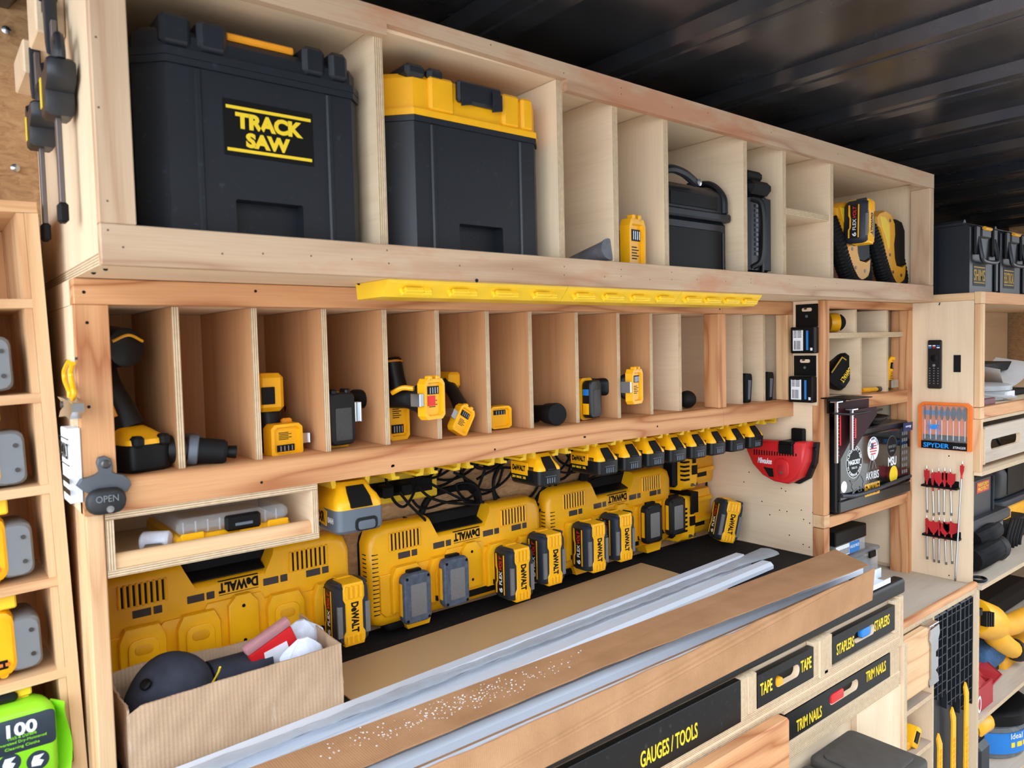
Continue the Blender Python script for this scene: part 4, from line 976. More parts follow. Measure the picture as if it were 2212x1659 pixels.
for k in range(7):
    s = k/6; secs.append([(c.x+.085+.125*s, c.y+.055*math.cos(2*PI*i/16)*(1-.35*s)+.01, c.z+.035+.012*s+.036*math.sin(2*PI*i/16)*(1-.3*s)) for i in range(16)])
b.loft(secs).build('strap', 'cap_cloth', t, ang=70)
t = thing('parts_pouch', 'clear topped red and white hardware pouch in the carton', 'package')
b = MB(); b.M = Matrix.Translation((.592, .095, 1.032)) @ Matrix.Rotation(-.42, 4, 'Y') @ Matrix.Rotation(.18, 4, 'X'); b.rb('y', (0, 0), .105, .085, .006, -.008, .008, .004); b.build('card', 'red', t)
b = MB(); b.M = Matrix.Translation((.592, .095, 1.032)) @ Matrix.Rotation(-.42, 4, 'Y') @ Matrix.Rotation(.18, 4, 'X'); b.prism([(-.034, -.020), (.026, -.030), (.030, .016), (-.022, .026)], 'y', -.0095, -.0075); b.build('label_plate', 'white_paper', t)
b = MB(); b.M = Matrix.Translation((.592, .095, 1.032)) @ Matrix.Rotation(-.42, 4, 'Y') @ Matrix.Rotation(.18, 4, 'X'); b.rb('y', (0, .054), .11, .020, .006, -.010, .010, .004); b.build('zip_top', 'clear_pink', t)
def bag(label, c, rx, rz, seed):
    rs = random.Random(seed); b = MB(); secs = []
    for k in range(9):
        v = k/8; w = .030*math.sin(PI*min(.95, v*.9+.06))+.002; secs.append([(c[0]+w*1.5*math.cos(2*PI*i/14)*(1+.22*math.sin(3*i+seed+v*5)), c[1]+w*.7*math.sin(2*PI*i/14), c[2]+.085*(v-.5)) for i in range(14)])
    b.loft(secs); o = b.build('plastic_bag', 'white_bag'); tag(o, label, 'bag', 'crumpled white bags in the carton')
bag('crumpled white plastic bag in the carton right of the red pouch', (.640, .060, 1.022), 0, 0, 2)
bag('crumpled white plastic bag in the corner of the carton', (.668, .135, 1.034), 0, 0, 5)
# white trim lengths
def trim(label, a, b_, w, h, z, prof='U', mat='white_trim'):
    a, b_ = Vector((a[0], a[1], z)), Vector((b_[0], b_[1], z)); d = (b_-a).normalized(); s = Vector((-d.y, d.x, 0)); u = Vector((0, 0, 1)); e = .0025
    P = {'U': [(-w/2, 0), (w/2, 0), (w/2, h), (w/2-e, h), (w/2-e, e), (-w/2+e, e), (-w/2+e, h*.7), (-w/2, h*.7)],
         'B': [(-w/2, 0), (w/2, 0), (w/2, h*.6), (w*.3, h), (-w*.3, h), (-w/2, h*.55)],
         'L': [(-w/2, 0), (w/2, 0), (w/2, e), (-w/2+e, e), (-w/2+e, h), (-w/2, h)]}[prof]
    o = MB().loft([[tuple(a+s*p[0]+u*p[1]) for p in P], [tuple(b_+s*p[0]+u*p[1]) for p in P]]).build('trim_length', mat, smooth=False)
    return tag(o, label, 'trim', 'white trim lengths on the bench')
ZT = ZC+.0042
trim('white trim length at the back of the bundle against the hardboard', (.24, -.052), (2.32, .082), .050, .020, ZT, 'B')
trim('white channel length wrapped in cloudy film in the bundle', (.25, -.100), (2.28, .030), .042, .016, ZT, 'U')
trim('white flat trim length in front of the film wrapped one', (.30, -.158), (2.30, -.040), .052, .022, ZT, 'B')
trim('white trim length nearest the long carton', (.34, -.215), (2.36, -.118), .046, .026, ZT, 'L')
# film sleeve over the second length
b = MB(); secs = []
a, c_ = Vector((.25, -.086, ZT+.026)), Vector((2.40, .012, ZT+.026)); rs = random.Random(3)
for k in range(61):
    u = k/60; p = a.lerp(c_, u); ww = .018*(1+.12*math.sin(9*u*3.1)+.08*math.sin(31*u)); hh = .004*(1+.3*math.sin(23*u+1))
    if u > .86: q = (u-.86)/.14; ww *= 1+1.3*q+.25*math.sin(60*u); hh *= 1+2.2*q+.6*math.sin(70*u)
    secs.append([(p.x, p.y+ww*math.cos(2*PI*i/12)+(.0015*math.sin(i*5+k*1.7)), p.z+hh*math.sin(2*PI*i/12)+.001*math.sin(i*3+k*2.3)) for i in range(12)])
o = b.loft(secs).build('film_sleeve', 'plastic_film', ang=80); tag(o, 'cloudy clear plastic film sleeve along the white trims', 'plastic film')
# long carton lying on the front edge
t = thing('long_carton', 'long slit cardboard carton lying along the front edge of the bench', 'box')
lx0, lx1 = .16, 2.19
yb0, yf0, zt0, zb0 = -.272, -.462, 1.002, .9335
k = .016
# bottom, back, top flap, front flap: real sheets of card 3 mm thick
def sheet(name, pts, th=(0, 0, .003)):
    th = Vector(th); n = len(pts); vs = [Vector(p) for p in pts]+[Vector(p)+th for p in pts]
    fs = [tuple(range(n)), tuple(range(n, 2*n))]+[(i, (i+1) % n, n+(i+1) % n, n+i) for i in range(n)]
    return MB().add(vs, fs).build(name, 'cardboard_brown', t, smooth=False)
sheet('bottom_panel', [(lx0, yf0+.004, zb0), (lx1, yf0+.004, zb0), (lx1+.13, yb0, zb0), (lx0, yb0, zb0)])
sheet('back_panel', [(lx0, yb0+.003, zb0), (lx1+.13, yb0+.003, zb0), (lx1+.145, yb0+.003, zt0), (lx0, yb0+.003, zt0)], (0, -.003, 0))
tp = [(lx0, yb0, zt0)]+[(lx1+.145, yb0, zt0), (lx1+.018, -.442, zt0+.010)]
nn = 40; edge = [(lx1+.018+(lx0-lx1-.018)*i/nn, -.442+.046*min(1, (i/nn)*1.9)+.0012*math.sin(i*2.1), zt0+.010*(1-i/nn)) for i in range(1, nn+1)]
sheet('top_flap', tp+edge)
ff = [(lx1, yf0, zb0-.016), (lx1+.012, yf0-.002, zt0+.010)]; edge = [(lx1+.012+(lx0-lx1-.012)*i/nn, yf0-.004+.0015*math.sin(i*1.3), zt0+.008-.012*(i/nn)+.0012*math.sin(i*1.7)) for i in range(1, nn+1)]
sheet('front_flap', ff+edge+[(lx0, yf0-.006, zb0-.036)], (0, .003, 0))
for nm, (ya, yb_, za, xa, xb_, pr) in {'first': (-.330, -.330, .9375, .3, 2.33, 'B'), 'second': (-.385, -.385, .9375, .3, 2.335, 'L'), 'third': (-.430, -.430, .9375, .3, 2.30, 'U')}.items():
    trim({'first': 'white trim length in the long carton, rounded end nearest the back', 'second': 'white angle trim length sticking out of the middle of the long carton', 'third': 'white trim length sticking out of the long carton nearest the bench edge'}[nm], (xa, ya), (xb_+.03, yb_), .044, .030 if pr != 'U' else .022, za, pr)
b = MB(); rs = random.Random(11)
for i in range(300):
    u = rs.gauss(0, 1); v = rs.gauss(0, 1); x = .70+.10*u+(.16 if i % 3 else 0); y = -.320+.022*v; s = rs.uniform(.0004, .0012)
    if yb0-.004 > y > -.365: b.box(x-s, x+s, y-s, y+s, zt0+.0032, zt0+.0032+s)
o = b.stuff('sawdust', 'white_paper'); tag(o, 'scatter of white plastic shavings on the long carton', 'shavings')
# ------------------------------------------------------------------ rack of battery cells at the far left, leaning a little
YK = .10
rk = thing('battery_rack', 'pine rack of open battery cells at the far left edge', 'rack')
LEAN = -.0296; RO = Vector((.2195, YK, .965)); RM = Matrix.Translation(RO) @ Matrix.Rotation(LEAN, 4, 'Y'); RI = RM.inverted()
def rl(px, py, y=YK): return RI @ PY(px, py, y)
def rbox(name, mats, x0, x1, y0, y1, z0, z1, c=0.0, mf=None):
    b = MB(); b.M = RM; b.box(x0, x1, y0, y1, z0, z1, c=c, mf=mf); return b.build(name, mats, rk, smooth=False)
zt = rl(40, 437).z; zb_ = -.10
rbox('upright', ['pine_z', 'edge_x'], -.021, 0, 0, YB-YK-.012, zb_, zt-.018, mf={'-y': 0})
rbox('upright', 'pine_z', -.0335, -.0215, .004, YB-YK-.012, zb_, zt-.018)
rbox('upright', 'pine_z', -.40, -.38, 0, YB-YK-.012, zb_, zt-.018)
rbox('top_board', 'pine_x', -.40, 0, 0, YB-YK-.012, zt-.0175, zt+.003, c=.001)
rbox('back_panel', 'meranti_z', -.379, -.034, YB-YK-.024, YB-YK-.013, zb_, zt-.018)
SHZ = [rl(*q).z for q in ((75, 645), (93, 849), (110, 1046), (125, 1246), (138, 1444))]+[rl(150, 1648).z]
for z in SHZ: rbox('shelf', ['pine_x', 'edge_z'], -.379, -.0005, .0005, YB-YK-.024, z-.017, z, c=.0008)
# batteries hanging in the cells, one per cell
def rack_pack(k, label, x, first=None):
    z = SHZ[k]-.0172
    t = thing('rack_battery', label, 'battery', group='large batteries hanging in the left rack')
    t.matrix_world = RM @ Matrix.Translation((x, .014, z))
    b = MB(); b.box(-.10, .010, .01, .12, -.030, -.0005, c=.003); b.build('holder', 'yellow_holder', t)
    b = MB(); secs = [[(p[0], y, p[1]) for p in rrect(w, h, .018, 3, -.055, -.092)] for y, w, h in ((.010, .10, .100), (-.002, .112, .112), (-.010, .104, .104))]
    b.loft([[(p[0], y, p[1]) for p in rrect(w, h, .02, 3, -.050, -.090)] for y, w, h in ((.11, .100, .118), (.02, .108, .120), (.004, .104, .116), (0, .094, .106))]); b.build('body', 'yellow', t)
    b = MB(); b.loft([[(p[0], y, p[1]) for p in rrect(w, h, .016, 3, .016, -.098)] for y, w, h in ((.115, .050, .092), (.03, .056, .100), (.010, .054, .098), (.004, .046, .090))]); b.build('base_shell', 'grey_shell', t)
    MB().rb('y', (-.052, -.062), .060, .044, .006, .004, -.0012, .001).build('window', 'smoke_dark', t)
    MB().box(-.085, -.012, -.0022, .006, -.134, -.118, c=.001).build('gauge_strip', 'deep_black', t)
    b = MB()
    for q in range(3): b.box(-.036+.010*q, -.030+.010*q, -.0028, 0, -.129, -.123)
    b.stuff('gauge_lights', 'orange', t)
    b = MB()
    for q in range(4): b.cyl((-.085+.022*q, .006, -.146), (-.085+.022*q, .09, -.146), .0075, n=10)
    b.stuff('base_ribs', 'yellow', t)
    b = MB()
    for zz in (-.075, -.12): b.cyl((.028, .006, zz), (.028, .0015, zz), .004, n=10)
    b.stuff('screws', 'dark_steel', t)
    return t
xs_ = [rl(px, py).x for px, py in ((-8, 720), (28, 980), (44, 1170), (62, 1370))]
for k, (x, lab) in enumerate(zip(xs_, ('cut off battery in the second cell from the top of the left rack', 'yellow and grey battery in the third cell from the top of the left rack', 'yellow and grey battery in the fourth cell from the top of the left rack', 'yellow and grey battery in the fifth cell from the top, above the wipes'))):
    rack_pack(k, lab, x-.022)
t = thing('battery_holder', 'yellow battery holder under the lowest shelf above the green wipes', 'battery holder')
t.matrix_world = RM @ Matrix.Translation((rl(70, 1490).x, .012, SHZ[4]-.0172))
MB().box(-.16, 0, 0, .11, -.018, -.0005, c=.002).build('plate', 'yellow_holder', t); MB().box(-.060, -.004, .004, .11, -.036, -.0185, c=.002).build('slide_rail', 'yellow_holder', t)
# ---- green wipes pack
t = thing('wipes_pack', 'bright green pack of one hundred cleaning wipes in the left rack', 'wipes')
yw = .06; xr_ = PY(128, 1590, yw).x; zt_ = PY(60, 1530, yw).z
b = MB(); secs = []
x0w, x1w, z0w = xr_-.26, xr_, zt_-.155
for y, w, h, zc in ((.20, .20, .10, -.01), (.17, .225, .135, 0), (.12, .25, .155, 0), (.085, .258, .160, 0), (.066, .250, .152, 0), (.060, .236, .138, 0)):
    secs.append([(p[0], y, p[1]) for p in rrect(w, h, .03, 5, (x0w+x1w)/2, (z0w+zt_)/2+zc)])
b.loft(secs).build('pouch', 'lime', t, ang=70)
zm = (z0w+zt_)/2
b = MB(); fin = []
for k in range(9):
    v = k/8; z = z0w+.010+(zt_-z0w-.02)*v; d = .022+.006*math.sin(5*v); fin.append((xr_-.004, .11+.012*math.sin(4*v), z, d))
vs = []
for x, y, z, d in fin: vs += [(x-.004, y-.006, z), (x+d, y-.030, z), (x+d, y-.028, z+.0002), (x-.002, y+.002, z)]
fs = []
for k in range(8):
    for i in range(4): fs.append((k*4+i, k*4+(i+1) % 4, k*4+4+(i+1) % 4, k*4+4+i))
b.add(vs, fs+[(0, 1, 2, 3), (32, 33, 34, 35)]).build('end_seal', 'lime', t, ang=60)
q = PY(48, 1600, yw); lz = q.z+.006
b = MB(); b.rb('y', (PY(46, 1585, yw).x, PY(48, 1585, yw).z), .105, .062, .008, yw+.001, yw-.0012, .0006); b.build('count_label', 'navy', t)

text('100', .04, 'white_print', t, (PY(47, 1572, yw).x, yw-.0018, PY(48, 1572, yw).z), FRONT, fit=(.046, .024), bold=.035)
for dz, w_, s_ in ((0, .044, 'Thick & Durable'), (-.0095, .074, 'Oversized Dry-Moistened'), (-.019, .052, 'Cleaning Cloths')):
    text(s_, .008, 'lime', t, (PY(47, 1590, yw).x, yw-.0016, PY(48, 1588, yw).z+dz), FRONT, fit=(w_, .0062))
for px, r_ in ((82, .0175), (20, .0175)):
    p = PY(px, 1642 if px > 50 else 1650, yw); MB().cyl((p.x, yw+.001, p.z), (p.x, yw-.001, p.z), r_, n=24).build('icon_disc', 'navy', t)
    b = MB(); b.prism([(p.x-.010, p.z-.008), (p.x+.004, p.z-.010), (p.x+.009, p.z-.002), (p.x+.002, p.z+.002), (p.x+.010, p.z+.010), (p.x-.006, p.z+.010), (p.x-.010, p.z)], 'y', yw-.0014, yw-.0008); b.build('icon_mark', 'white_print', t)
MB().box(xr_-.20, xr_-.055, .10, .16, zt_+.0005, zt_+.018, c=.006).build('closure', 'black_plastic', t)
# ------------------------------------------------------------------ on the left end of the cabinets
XS = .2235
t = thing('pliers', 'yellow handled pliers with steel head hung on the cubby cabinet side', 'pliers')
xh = XS-.016
def hp(px, py): return PX(px, py, xh)
pl = [hp(*q) for q in ((148, 782), (140, 800), (141, 822), (150, 845), (151, 858))]
MB().tube(smooth_path(pl, 5), .0045, 8).build('handle', 'yellow', t)
pl = [hp(*q) for q in ((157, 785), (153, 805), (156, 828), (160, 850), (157, 862))]
MB().tube(smooth_path(pl, 5), .0042, 8).build('handle', 'yellow', t)
pl = [hp(*q) for q in ((145, 780), (137, 798), (138, 824), (148, 848))]
MB().tube(smooth_path(pl, 5), .003, 8).build('grip_edge', 'rubber', t)
P = [hp(*q) for q in ((132, 856), (146, 860), (164, 872), (165, 890), (158, 905), (150, 898), (135, 900), (138, 888), (143, 880), (141, 868))]
MB().prism([(p.y, p.z) for p in P], 'x', xh-.006, xh+.012).build('head', 'steel', t)
MB().cyl((xh-.008, P[0].y-.05, P[2].z-.006), (xh+.013, P[0].y-.05, P[2].z-.006), .006, n=12).build('pivot', 'dark_steel', t)
MB().cyl((xh+.012, pl[0].y, pl[0].z+.004), (XS+.0, pl[0].y, pl[0].z+.004), .0025, n=8).build('hanging_pin', 'dark_steel', t)
# white sign block
t = thing('sign_block', 'white lettered sign block on the cubby cabinet side', 'sign')
p0, p1 = PX(130, 930, XS-.022), PX(163, 1085, XS-.022); ztop = PX(150, 930, XS-.022).z; zbot = PX(150, 1088, XS-.022).z
MB().box(XS-.022, XS-.0005, -.004, p0.y-.004, zbot, ztop, c=.0015).build('block', 'white_paper', t)
ym = (p0.y-.008)/2
text('DeWALT', .03, 'ink', t, (XS-.0224, ym+.006, ztop-.040), SIDE, fit=(.088, .028), bold=.01)
b = MB()
for dz in (-.018, -.064): b.box(XS-.0224, XS-.0218, ym-.048, ym+.056, ztop+dz-.001, ztop+dz+.001)
for dz, w_ in ((-.092, .080), (-.112, .084), (-.130, .022), (-.150, .072)):
    if ztop+dz > zbot+.01:
        nbar = max(1, int(w_/.010))
        for q in range(nbar): b.box(XS-.0224, XS-.0218, ym-w_/2+q*w_/nbar, ym-w_/2+(q+.78)*w_/nbar, ztop+dz-.005, ztop+dz+.005)
b.stuff('small_print', 'ink', t)
# bottle opener
t = thing('bottle_opener', 'black cast iron bottle opener screwed to the cabinet corner', 'bottle opener')
def op(px, py, y=-.002): return PY(px, py, y)
P = [op(*q) for q in ((212, 1018), (207, 1000), (210, 988), (224, 984), (238, 990), (242, 1006), (240, 1018), (250, 1022), (266, 1025), (278, 1034), (282, 1046), (274, 1060), (258, 1066), (243, 1062), (222, 1064), (205, 1068), (190, 1066), (176, 1058), (163, 1048), (172, 1034), (190, 1030), (205, 1024))]
P = [(p.x, p.z) for p in P]
b = MB(); bev(b, P, 'y', -.0008, -.012, .004); b.build('wings', 'cast_iron', t)
c = op(226, 1080); secs = [[(p[0], y, p[1]) for p in rrect(w, h, h*.45, 4, c.x, c.z)] for y, w, h in ((-.0008, .060, .044), (-.014, .066, .048), (-.024, .062, .044), (-.028, .052, .034))]
MB().loft(secs).build('cup', 'cast_iron_dark', t, ang=60)
c2 = op(226, 1001); MB().rev((c2.x, -.012, c2.z), (c2.x, -.02, c2.z), [(0, .008), (.002, .008), (.004, .005), (.0042, 0)], 14).build('screw', 'dark_steel', t)
MB().rev((c.x+.004, -.028, c.z-.013), (c.x+.004, -.04, c.z-.013), [(-.001, .007), (.0015, .006), (.002, 0)], 14).build('screw', 'steel', t)
text('OPEN', .02, 'grey_shell', t, (c.x, -.0286, c.z+.006), FRONT, fit=(.036, .012))

# ------------------------------------------------------------------ bar clamps on blocks at the top left
def xp(px, py, x): return PX(px, py, x)
wx = XL-.001
def block(label, q, z0, z1, xa):
    p0, p1 = PX(q[0], q[2], xa), PX(q[1], q[2], xa)
    o = MB().box(xa, wx, p1.y, p0.y, z0, z1, c=.003).build('clamp_block', 'birch_x'); tag(o, label, 'wood block', 'pale blocks carrying the clamps')
xa = .186
block('lower pale wood block on the cabinet side carrying the rear clamp', (27, 48, 90), PX(60, 133, xa).z, PX(60, 45, xa).z, xa)
block('upper pale wood block on the cabinet side carrying the front clamp', (58, 75, 20), PX(90, 33, xa).z, PX(90, 33, xa).z+.085, xa)
def clamp(label, px, ytop, ybot, body, xc):
    t = thing('bar_clamp', label, 'clamp', group='black quick grip bar clamps')
    p = PX(px, ybot, xc); y = p.y; z0 = p.z; z1 = PX(px, ytop, xc).z
    MB().box(xc-.004, xc+.004, y-.009, y+.009, z0, z1, c=.001).build('bar', 'clamp_bar', t)
    MB().box(xc-.0075, xc+.0075, y-.0125, y+.0125, z0-.003, z0+.030, c=.004).build('end_stop', 'rubber', t)
    zb0, zb1 = PX(px, body[1], xc).z, PX(px, body[0], xc).z; h = zb1-zb0
    b = MB(); prof = [(y+.024, zb0+.004), (y+.020, zb0+.0), (y-.026, zb0), (y-.034, zb0+.014), (y-.034, zb0+.30*h), (y-.062, zb0+.42*h), (y-.066, zb0+.48*h), (y-.066, zb0+.66*h), (y-.060, zb0+.70*h), (y-.034, zb0+.68*h), (y-.030, zb0+.62*h), (y-.004, zb0+.62*h), (y+.012, zb0+.80*h), (y+.024, zb0+.74*h)]
    secs = [[(xc+dx, q[0], q[1]) for q in (prof if k == 0 else scaled(prof, .004, .004))] for dx, k in ((-.020, 1), (-.015, 0), (.015, 0), (.020, 1))]
    b.loft(secs).build('body', 'clamp_body', t, ang=40)
    b = MB(); b.tube(smooth_path([(xc, y-.010, zb0+.55*h), (xc, y-.014, zb0+.80*h), (xc, y-.026, zb1), (xc, y-.048, zb1+.002), (xc, y-.058, zb1-.02), (xc, y-.058, zb0+.70*h)], 6), .0075, 8); b.build('trigger', 'clamp_body', t)
    MB().box(xc-.0215, xc-.0195, y+.004, y+.016, zb0+.14*h, zb0+.56*h, c=.0004).build('name_strip', 'yellow_print', t)
    # fixed jaw above, reaching back towards the wall
    b = MB(); zj = zb1+.012; prof = [(y+.013, zj-.02), (y+.013, zj+.075), (y+.058, zj+.075), (y+.058, zj+.062), (y+.034, zj+.056), (y+.026, zj+.0)]
    b.prism(prof, 'x', xc-.009, xc+.009, c=.002); b.build('jaw', 'clamp_body', t)
    MB().box(xc-.014, xc+.014, y+.034, y+.064, zj+.076, zj+.086, c=.003).build('jaw_pad', 'rubber', t)

clamp('front black bar clamp at the top left with its bar end in mid air', 137, -10, 478, (58, 238), .204)
clamp('rear black bar clamp hanging lower behind the front clamp', 100, 60, 518, (165, 305), .204)
# ------------------------------------------------------------------ tool cases in the upper cabinet
ZU = 1.8565
def tool_case(label, x0, x1, fl, fr, zl, z1, mats, notch, ribs):
    yf, yb_ = -.185, .20
    t = thing('tool_case', label, 'tool case')
    body_m, lid_m = mats
    def plan(e=0.0, f=0.0): return [(x0-e, yb_), (x1+e, yb_), (x1+e, yf+(x1-fr)*1.0-f), (fr+e*.4, yf-e-f), (fl-e*.4, yf-e-f), (x0-e, yf+(fl-x0)*1.0-f)]
    back = [(x0, yb_), (x1, yb_), (x1, yf+(x1-fr)), (fr-.012, yf+.032), (fl+.012, yf+.032), (x0, yf+(fl-x0))]
    MB().prism(back, 'z', ZU, zl-.012).build('body', body_m, t, smooth=False)
    b = MB()
    for xa, xb_ in ((fl, x0), (fr, x1)):
        s = 1 if xb_ > xa else -1
        b.prism([(xa, yf), (xb_, yf+abs(xb_-xa)), (xb_-s*.004, yf+abs(xb_-xa)+.010), (xa-s*.010, yf+.031)], 'z', ZU, zl-.012).cut()
    b.parts('corner_panel', body_m, t, smooth=False)
    nx, nw, nz = notch
    MB().plate('y', ((fl+fr)/2, (ZU+zl-.012)/2), fr-fl, zl-.012-ZU, (nx, (ZU+.006+nz)/2), nw, nz-ZU-.006, .004, yf, yf+.0315).build('front_panel', body_m, t, smooth=False)
    for rx in ribs:
        MB().prism([(rx-.006, yf-.0002), (rx-.003, yf-.004), (rx+.003, yf-.004), (rx+.006, yf-.0002)], 'z', ZU+.01, zl-.014).build('front_rib', body_m, t, smooth=False)
    MB().prism(plan(.005), 'z', zl-.0118, zl-.0005).build('rim', body_m, t, smooth=False)
    MB().prism(plan(.006), 'z', zl, zl+.013).build('lid_rim', lid_m, t, smooth=False)
    zt_ = z1-.014
    def lid(e): return plan(-e)
    b = MB(); b.loft([[(*p, zl+.0132) for p in plan(-.002)], [(*p, zt_) for p in plan(-.003)], [(*p, z1-.003) for p in plan(-.012)]]); b.build('lid', lid_m, t, smooth=False)
    return t
tc = tool_case('large black case with track saw label in the first upper cell', .303, .698, .346, .677, 2.188, 2.240, ('case_black', 'case_black'), (.512, .122, 1.965), (.395, .631))
MB().box(.435, .597, -.1862, -.1852, 2.039, 2.135).build('label_plate', 'ink', tc, smooth=False)
text('TRACK', .04, 'yellow_print', tc, (.516, -.1866, 2.1005), FRONT, fit=(.122, .028), bold=.055)
text('SAW', .04, 'yellow_print', tc, (.512, -.1866, 2.0685), FRONT, fit=(.080, .026), bold=.055)
b = MB(); b.box(.4395, .593, -.1868, -.1861, 2.119, 2.1245).cut(); b.box(.4395, .593, -.1868, -.1861, 2.0465, 2.052); b.parts('label_bar', 'yellow_print', tc, smooth=False)
for xa, xb_ in ((.338, .388), (.397, .447), (.582, .626), (.634, .672)): MB().box(xa, xb_, -.1905, -.12, 2.205, 2.258, c=.008).build('latch_block', 'case_black', tc)
MB().box(.450, .573, -.172, -.13, 2.2405, 2.2535, c=.003).build('handle', 'orange_grip', tc)
t2 = tool_case('black case with yellow lid in the second upper cell', .762, 1.165, .816, 1.136, 2.172, 2.262, ('case_black', 'yellow'), (.981, .118, 1.962), (.861, 1.097))
for xa, xb_ in ((.800, .848), (.853, .893)): MB().box(xa, xb_, -.1885, -.11, 2.2485, 2.276, c=.008).build('lid_cap', 'case_black', t2)
for xa, xb_ in ((.853, .915), (1.044, 1.092), (1.098, 1.132)): MB().box(xa, xb_, -.191, -.12, 2.186, 2.258, c=.006).build('lid_block', 'yellow', t2)
hb_ = MB().box(.921, 1.038, -.196, -.1805, 2.216, 2.262, c=.005).build('latch', 'case_black', t2)
for xa in (.926, 1.008): MB().prism([(xa, 2.206), (xa+.026, 2.212), (xa+.026, 2.246), (xa, 2.250)], 'y', -.202, -.1962, c=.001).build('latch_ear', 'case_black', hb_)
# ---- small things
t = thing('pipe_handle', 'grey rubber covered tool handle lying in the third upper cell', 'tool handle')
e = PY(1318, 538, -.20); s_ = Vector((e.x+.012, .03, 1.896)); d = (e-s_)
b = MB(); b.rev(s_, e, [(0, .020), (d.length*.3, .020), (d.length*.6, .023), (d.length-.012, .0255), (d.length-.006, .0275), (d.length-.001, .0275), (d.length, .024), (d.length+.0002, 0)], 24); b.build('grip', 'rubber_grey', t)
MB().rev(s_+Vector((0, 0, .006))-d*.16, s_+Vector((0, 0, .006))+d*.3, [(0, .032), (.03, .031), (.05, .024), (.052, 0)], 20).build('flange', 'rubber', t)
plain_ = None
def tool_foot(parent, M, w, h, mats=('yellow', 'black_plastic'), window='up', bumps=True, clip=0, depth=.030, label=True):
    """battery receptacle of a cordless tool, seen end on; local x right, z up, -y towards the viewer"""
    b = MB(); b.M = M
    out = [(-w*.5, -h*.40), (-w*.36, -h*.5), (w*.36, -h*.5), (w*.5, -h*.40), (w*.5, h*.38), (w*.38, h*.5), (-w*.38, h*.5), (-w*.5, h*.38)]
    # rim as a frame: ring of the outline around a sunk floor
    inn = scaled(out, w*.10, h*.09)
    n = len(out); vs = [(p[0], -.0, p[1]) for p in out]+[(p[0], 0, p[1]) for p in inn]+[(p[0], depth, p[1]) for p in scaled(out, -.001, -.001)]+[(p[0], depth*.30, p[1]) for p in scaled(out, w*.12, h*.11)]
    fs = []
    for i in range(n):
        j = (i+1) % n; fs += [(i, j, n+j, n+i), (i, j, 2*n+j, 2*n+i), (n+i, n+j, 3*n+j, 3*n+i)]
    fs += [tuple(range(2*n, 3*n)), tuple(range(3*n, 4*n))]
    b.add(vs, fs); fr_ = b.build('battery_foot', mats[0], parent, smooth=False)
    wz = h*.22 if window == 'up' else -h*.24
    b = MB(); b.M = M; b.box(-w*.27, w*.27, depth*.20, depth*.295, wz-h*.10, wz+h*.10); b.build('terminal_block', 'deep_black', fr_, smooth=False)
    b = MB(); b.M = M
    for q in range(4): b.box(-w*.2+q*w*.12, -w*.2+q*w*.12+w*.035, depth*.12, depth*.21, wz-h*.08, wz+h*.07)
    b.stuff('terminals', 'steel', fr_)
    if label:
        lz = -h*.10 if window == 'up' else h*.12
        b = MB(); b.M = M
        for q in range(5): b.box(-w*.2, w*.2 if q % 2 else w*.1, depth*.26, depth*.298, lz-h*.10+q*h*.05, lz-h*.10+q*h*.05+h*.018)
        b.stuff('small_print', 'ink', fr_)
    if bumps:
        b = MB(); b.M = M
        for sx in (-1, 1): b.box(sx*w*.18-w*.09, sx*w*.18+w*.09, 0, depth*.7, h*.46, h*.58, c=w*.03).cut()
        b.parts('latch_bump', mats[0], fr_)
    if clip:
        b = MB(); b.M = M; x = clip*w*.5
        b.box(x, x+clip*.018, .002, .005, -h*.16, h*.16, c=.001); b.box(x+clip*.0155, x+clip*.0185, -.002, .030, -h*.16, h*.16, c=.001); b.build('belt_clip', 'steel', parent)
    return fr_
t = thing('cordless_tool', 'yellow battery foot of a tool standing in the fourth upper cell', 'cordless tool')
c = PY(1367, 522, -.16); tool_foot(t, Matrix.Translation((c.x-.012, -.188, ZU+.090)) @ Matrix.Rotation(.12, 4, 'Z'), .072, .146, window='up')
MB().box(c.x-.060, c.x+.014, -.150, -.06, ZU+.0008, ZU+.140, c=.012).build('body', 'black_plastic', t)
# rugged black case
t = thing('rugged_case', 'black rugged case with arched lid in the fifth upper cell', 'tool case')
bx0_, bx1_ = UD[3]+.018, 1.905; yf = -.165
pr = [(bx0_, ZU+.0006), (bx1_, ZU+.0006), (bx1_, 2.050), (bx0_, 2.050)]
MB().box(bx0_, bx1_, yf, .10, ZU+.0006, 2.048, c=.010).build('body', 'case_black', t)
MB().box(bx0_+.04, bx1_-.03, yf-.003, yf+.003, ZU+.02, 2.02, c=.002).build('front_panel', 'deep_black', t)
MB().box(bx1_-.028, bx1_-.020, yf-.006, yf, ZU+.02, 2.018, c=.002).build('front_rib', 'case_black', t)
MB().box(bx0_-.004, bx1_+.012, yf-.008, .105, 2.0485, 2.073, c=.005).build('rim', 'case_black', t)
b = MB(); arc = [(yf, 2.0735)]+[(yf+.135-.135*math.cos(a), 2.115+.052*math.sin(a)) for a in [i*PI/10 for i in range(11)]]+[(yf+.27, 2.0735)]
b.prism(arc, 'x', bx0_+.003, bx1_-.003, c=.004); b.build('lid', 'case_black', t)
MB().box(bx0_+.05, bx1_-.05, yf-.004, yf+.004, 2.080, 2.118, c=.002).build('lid_panel', 'deep_black', t)
MB().tube(smooth_path([(bx0_+.01, yf+.03, 2.135), (bx0_+.035, yf-.004, 2.170), (bx0_+.10, yf-.006, 2.168), (bx0_+.165, yf, 2.148)], 6), .012, 8).build('handle', 'case_black', t)
MB().rev((bx0_+.165, yf-.008, 2.148), (bx0_+.165, yf-.03, 2.148), [(0, .010), (.006, .010), (.008, .006), (.0082, 0)], 14).build('rivet', 'steel', t)
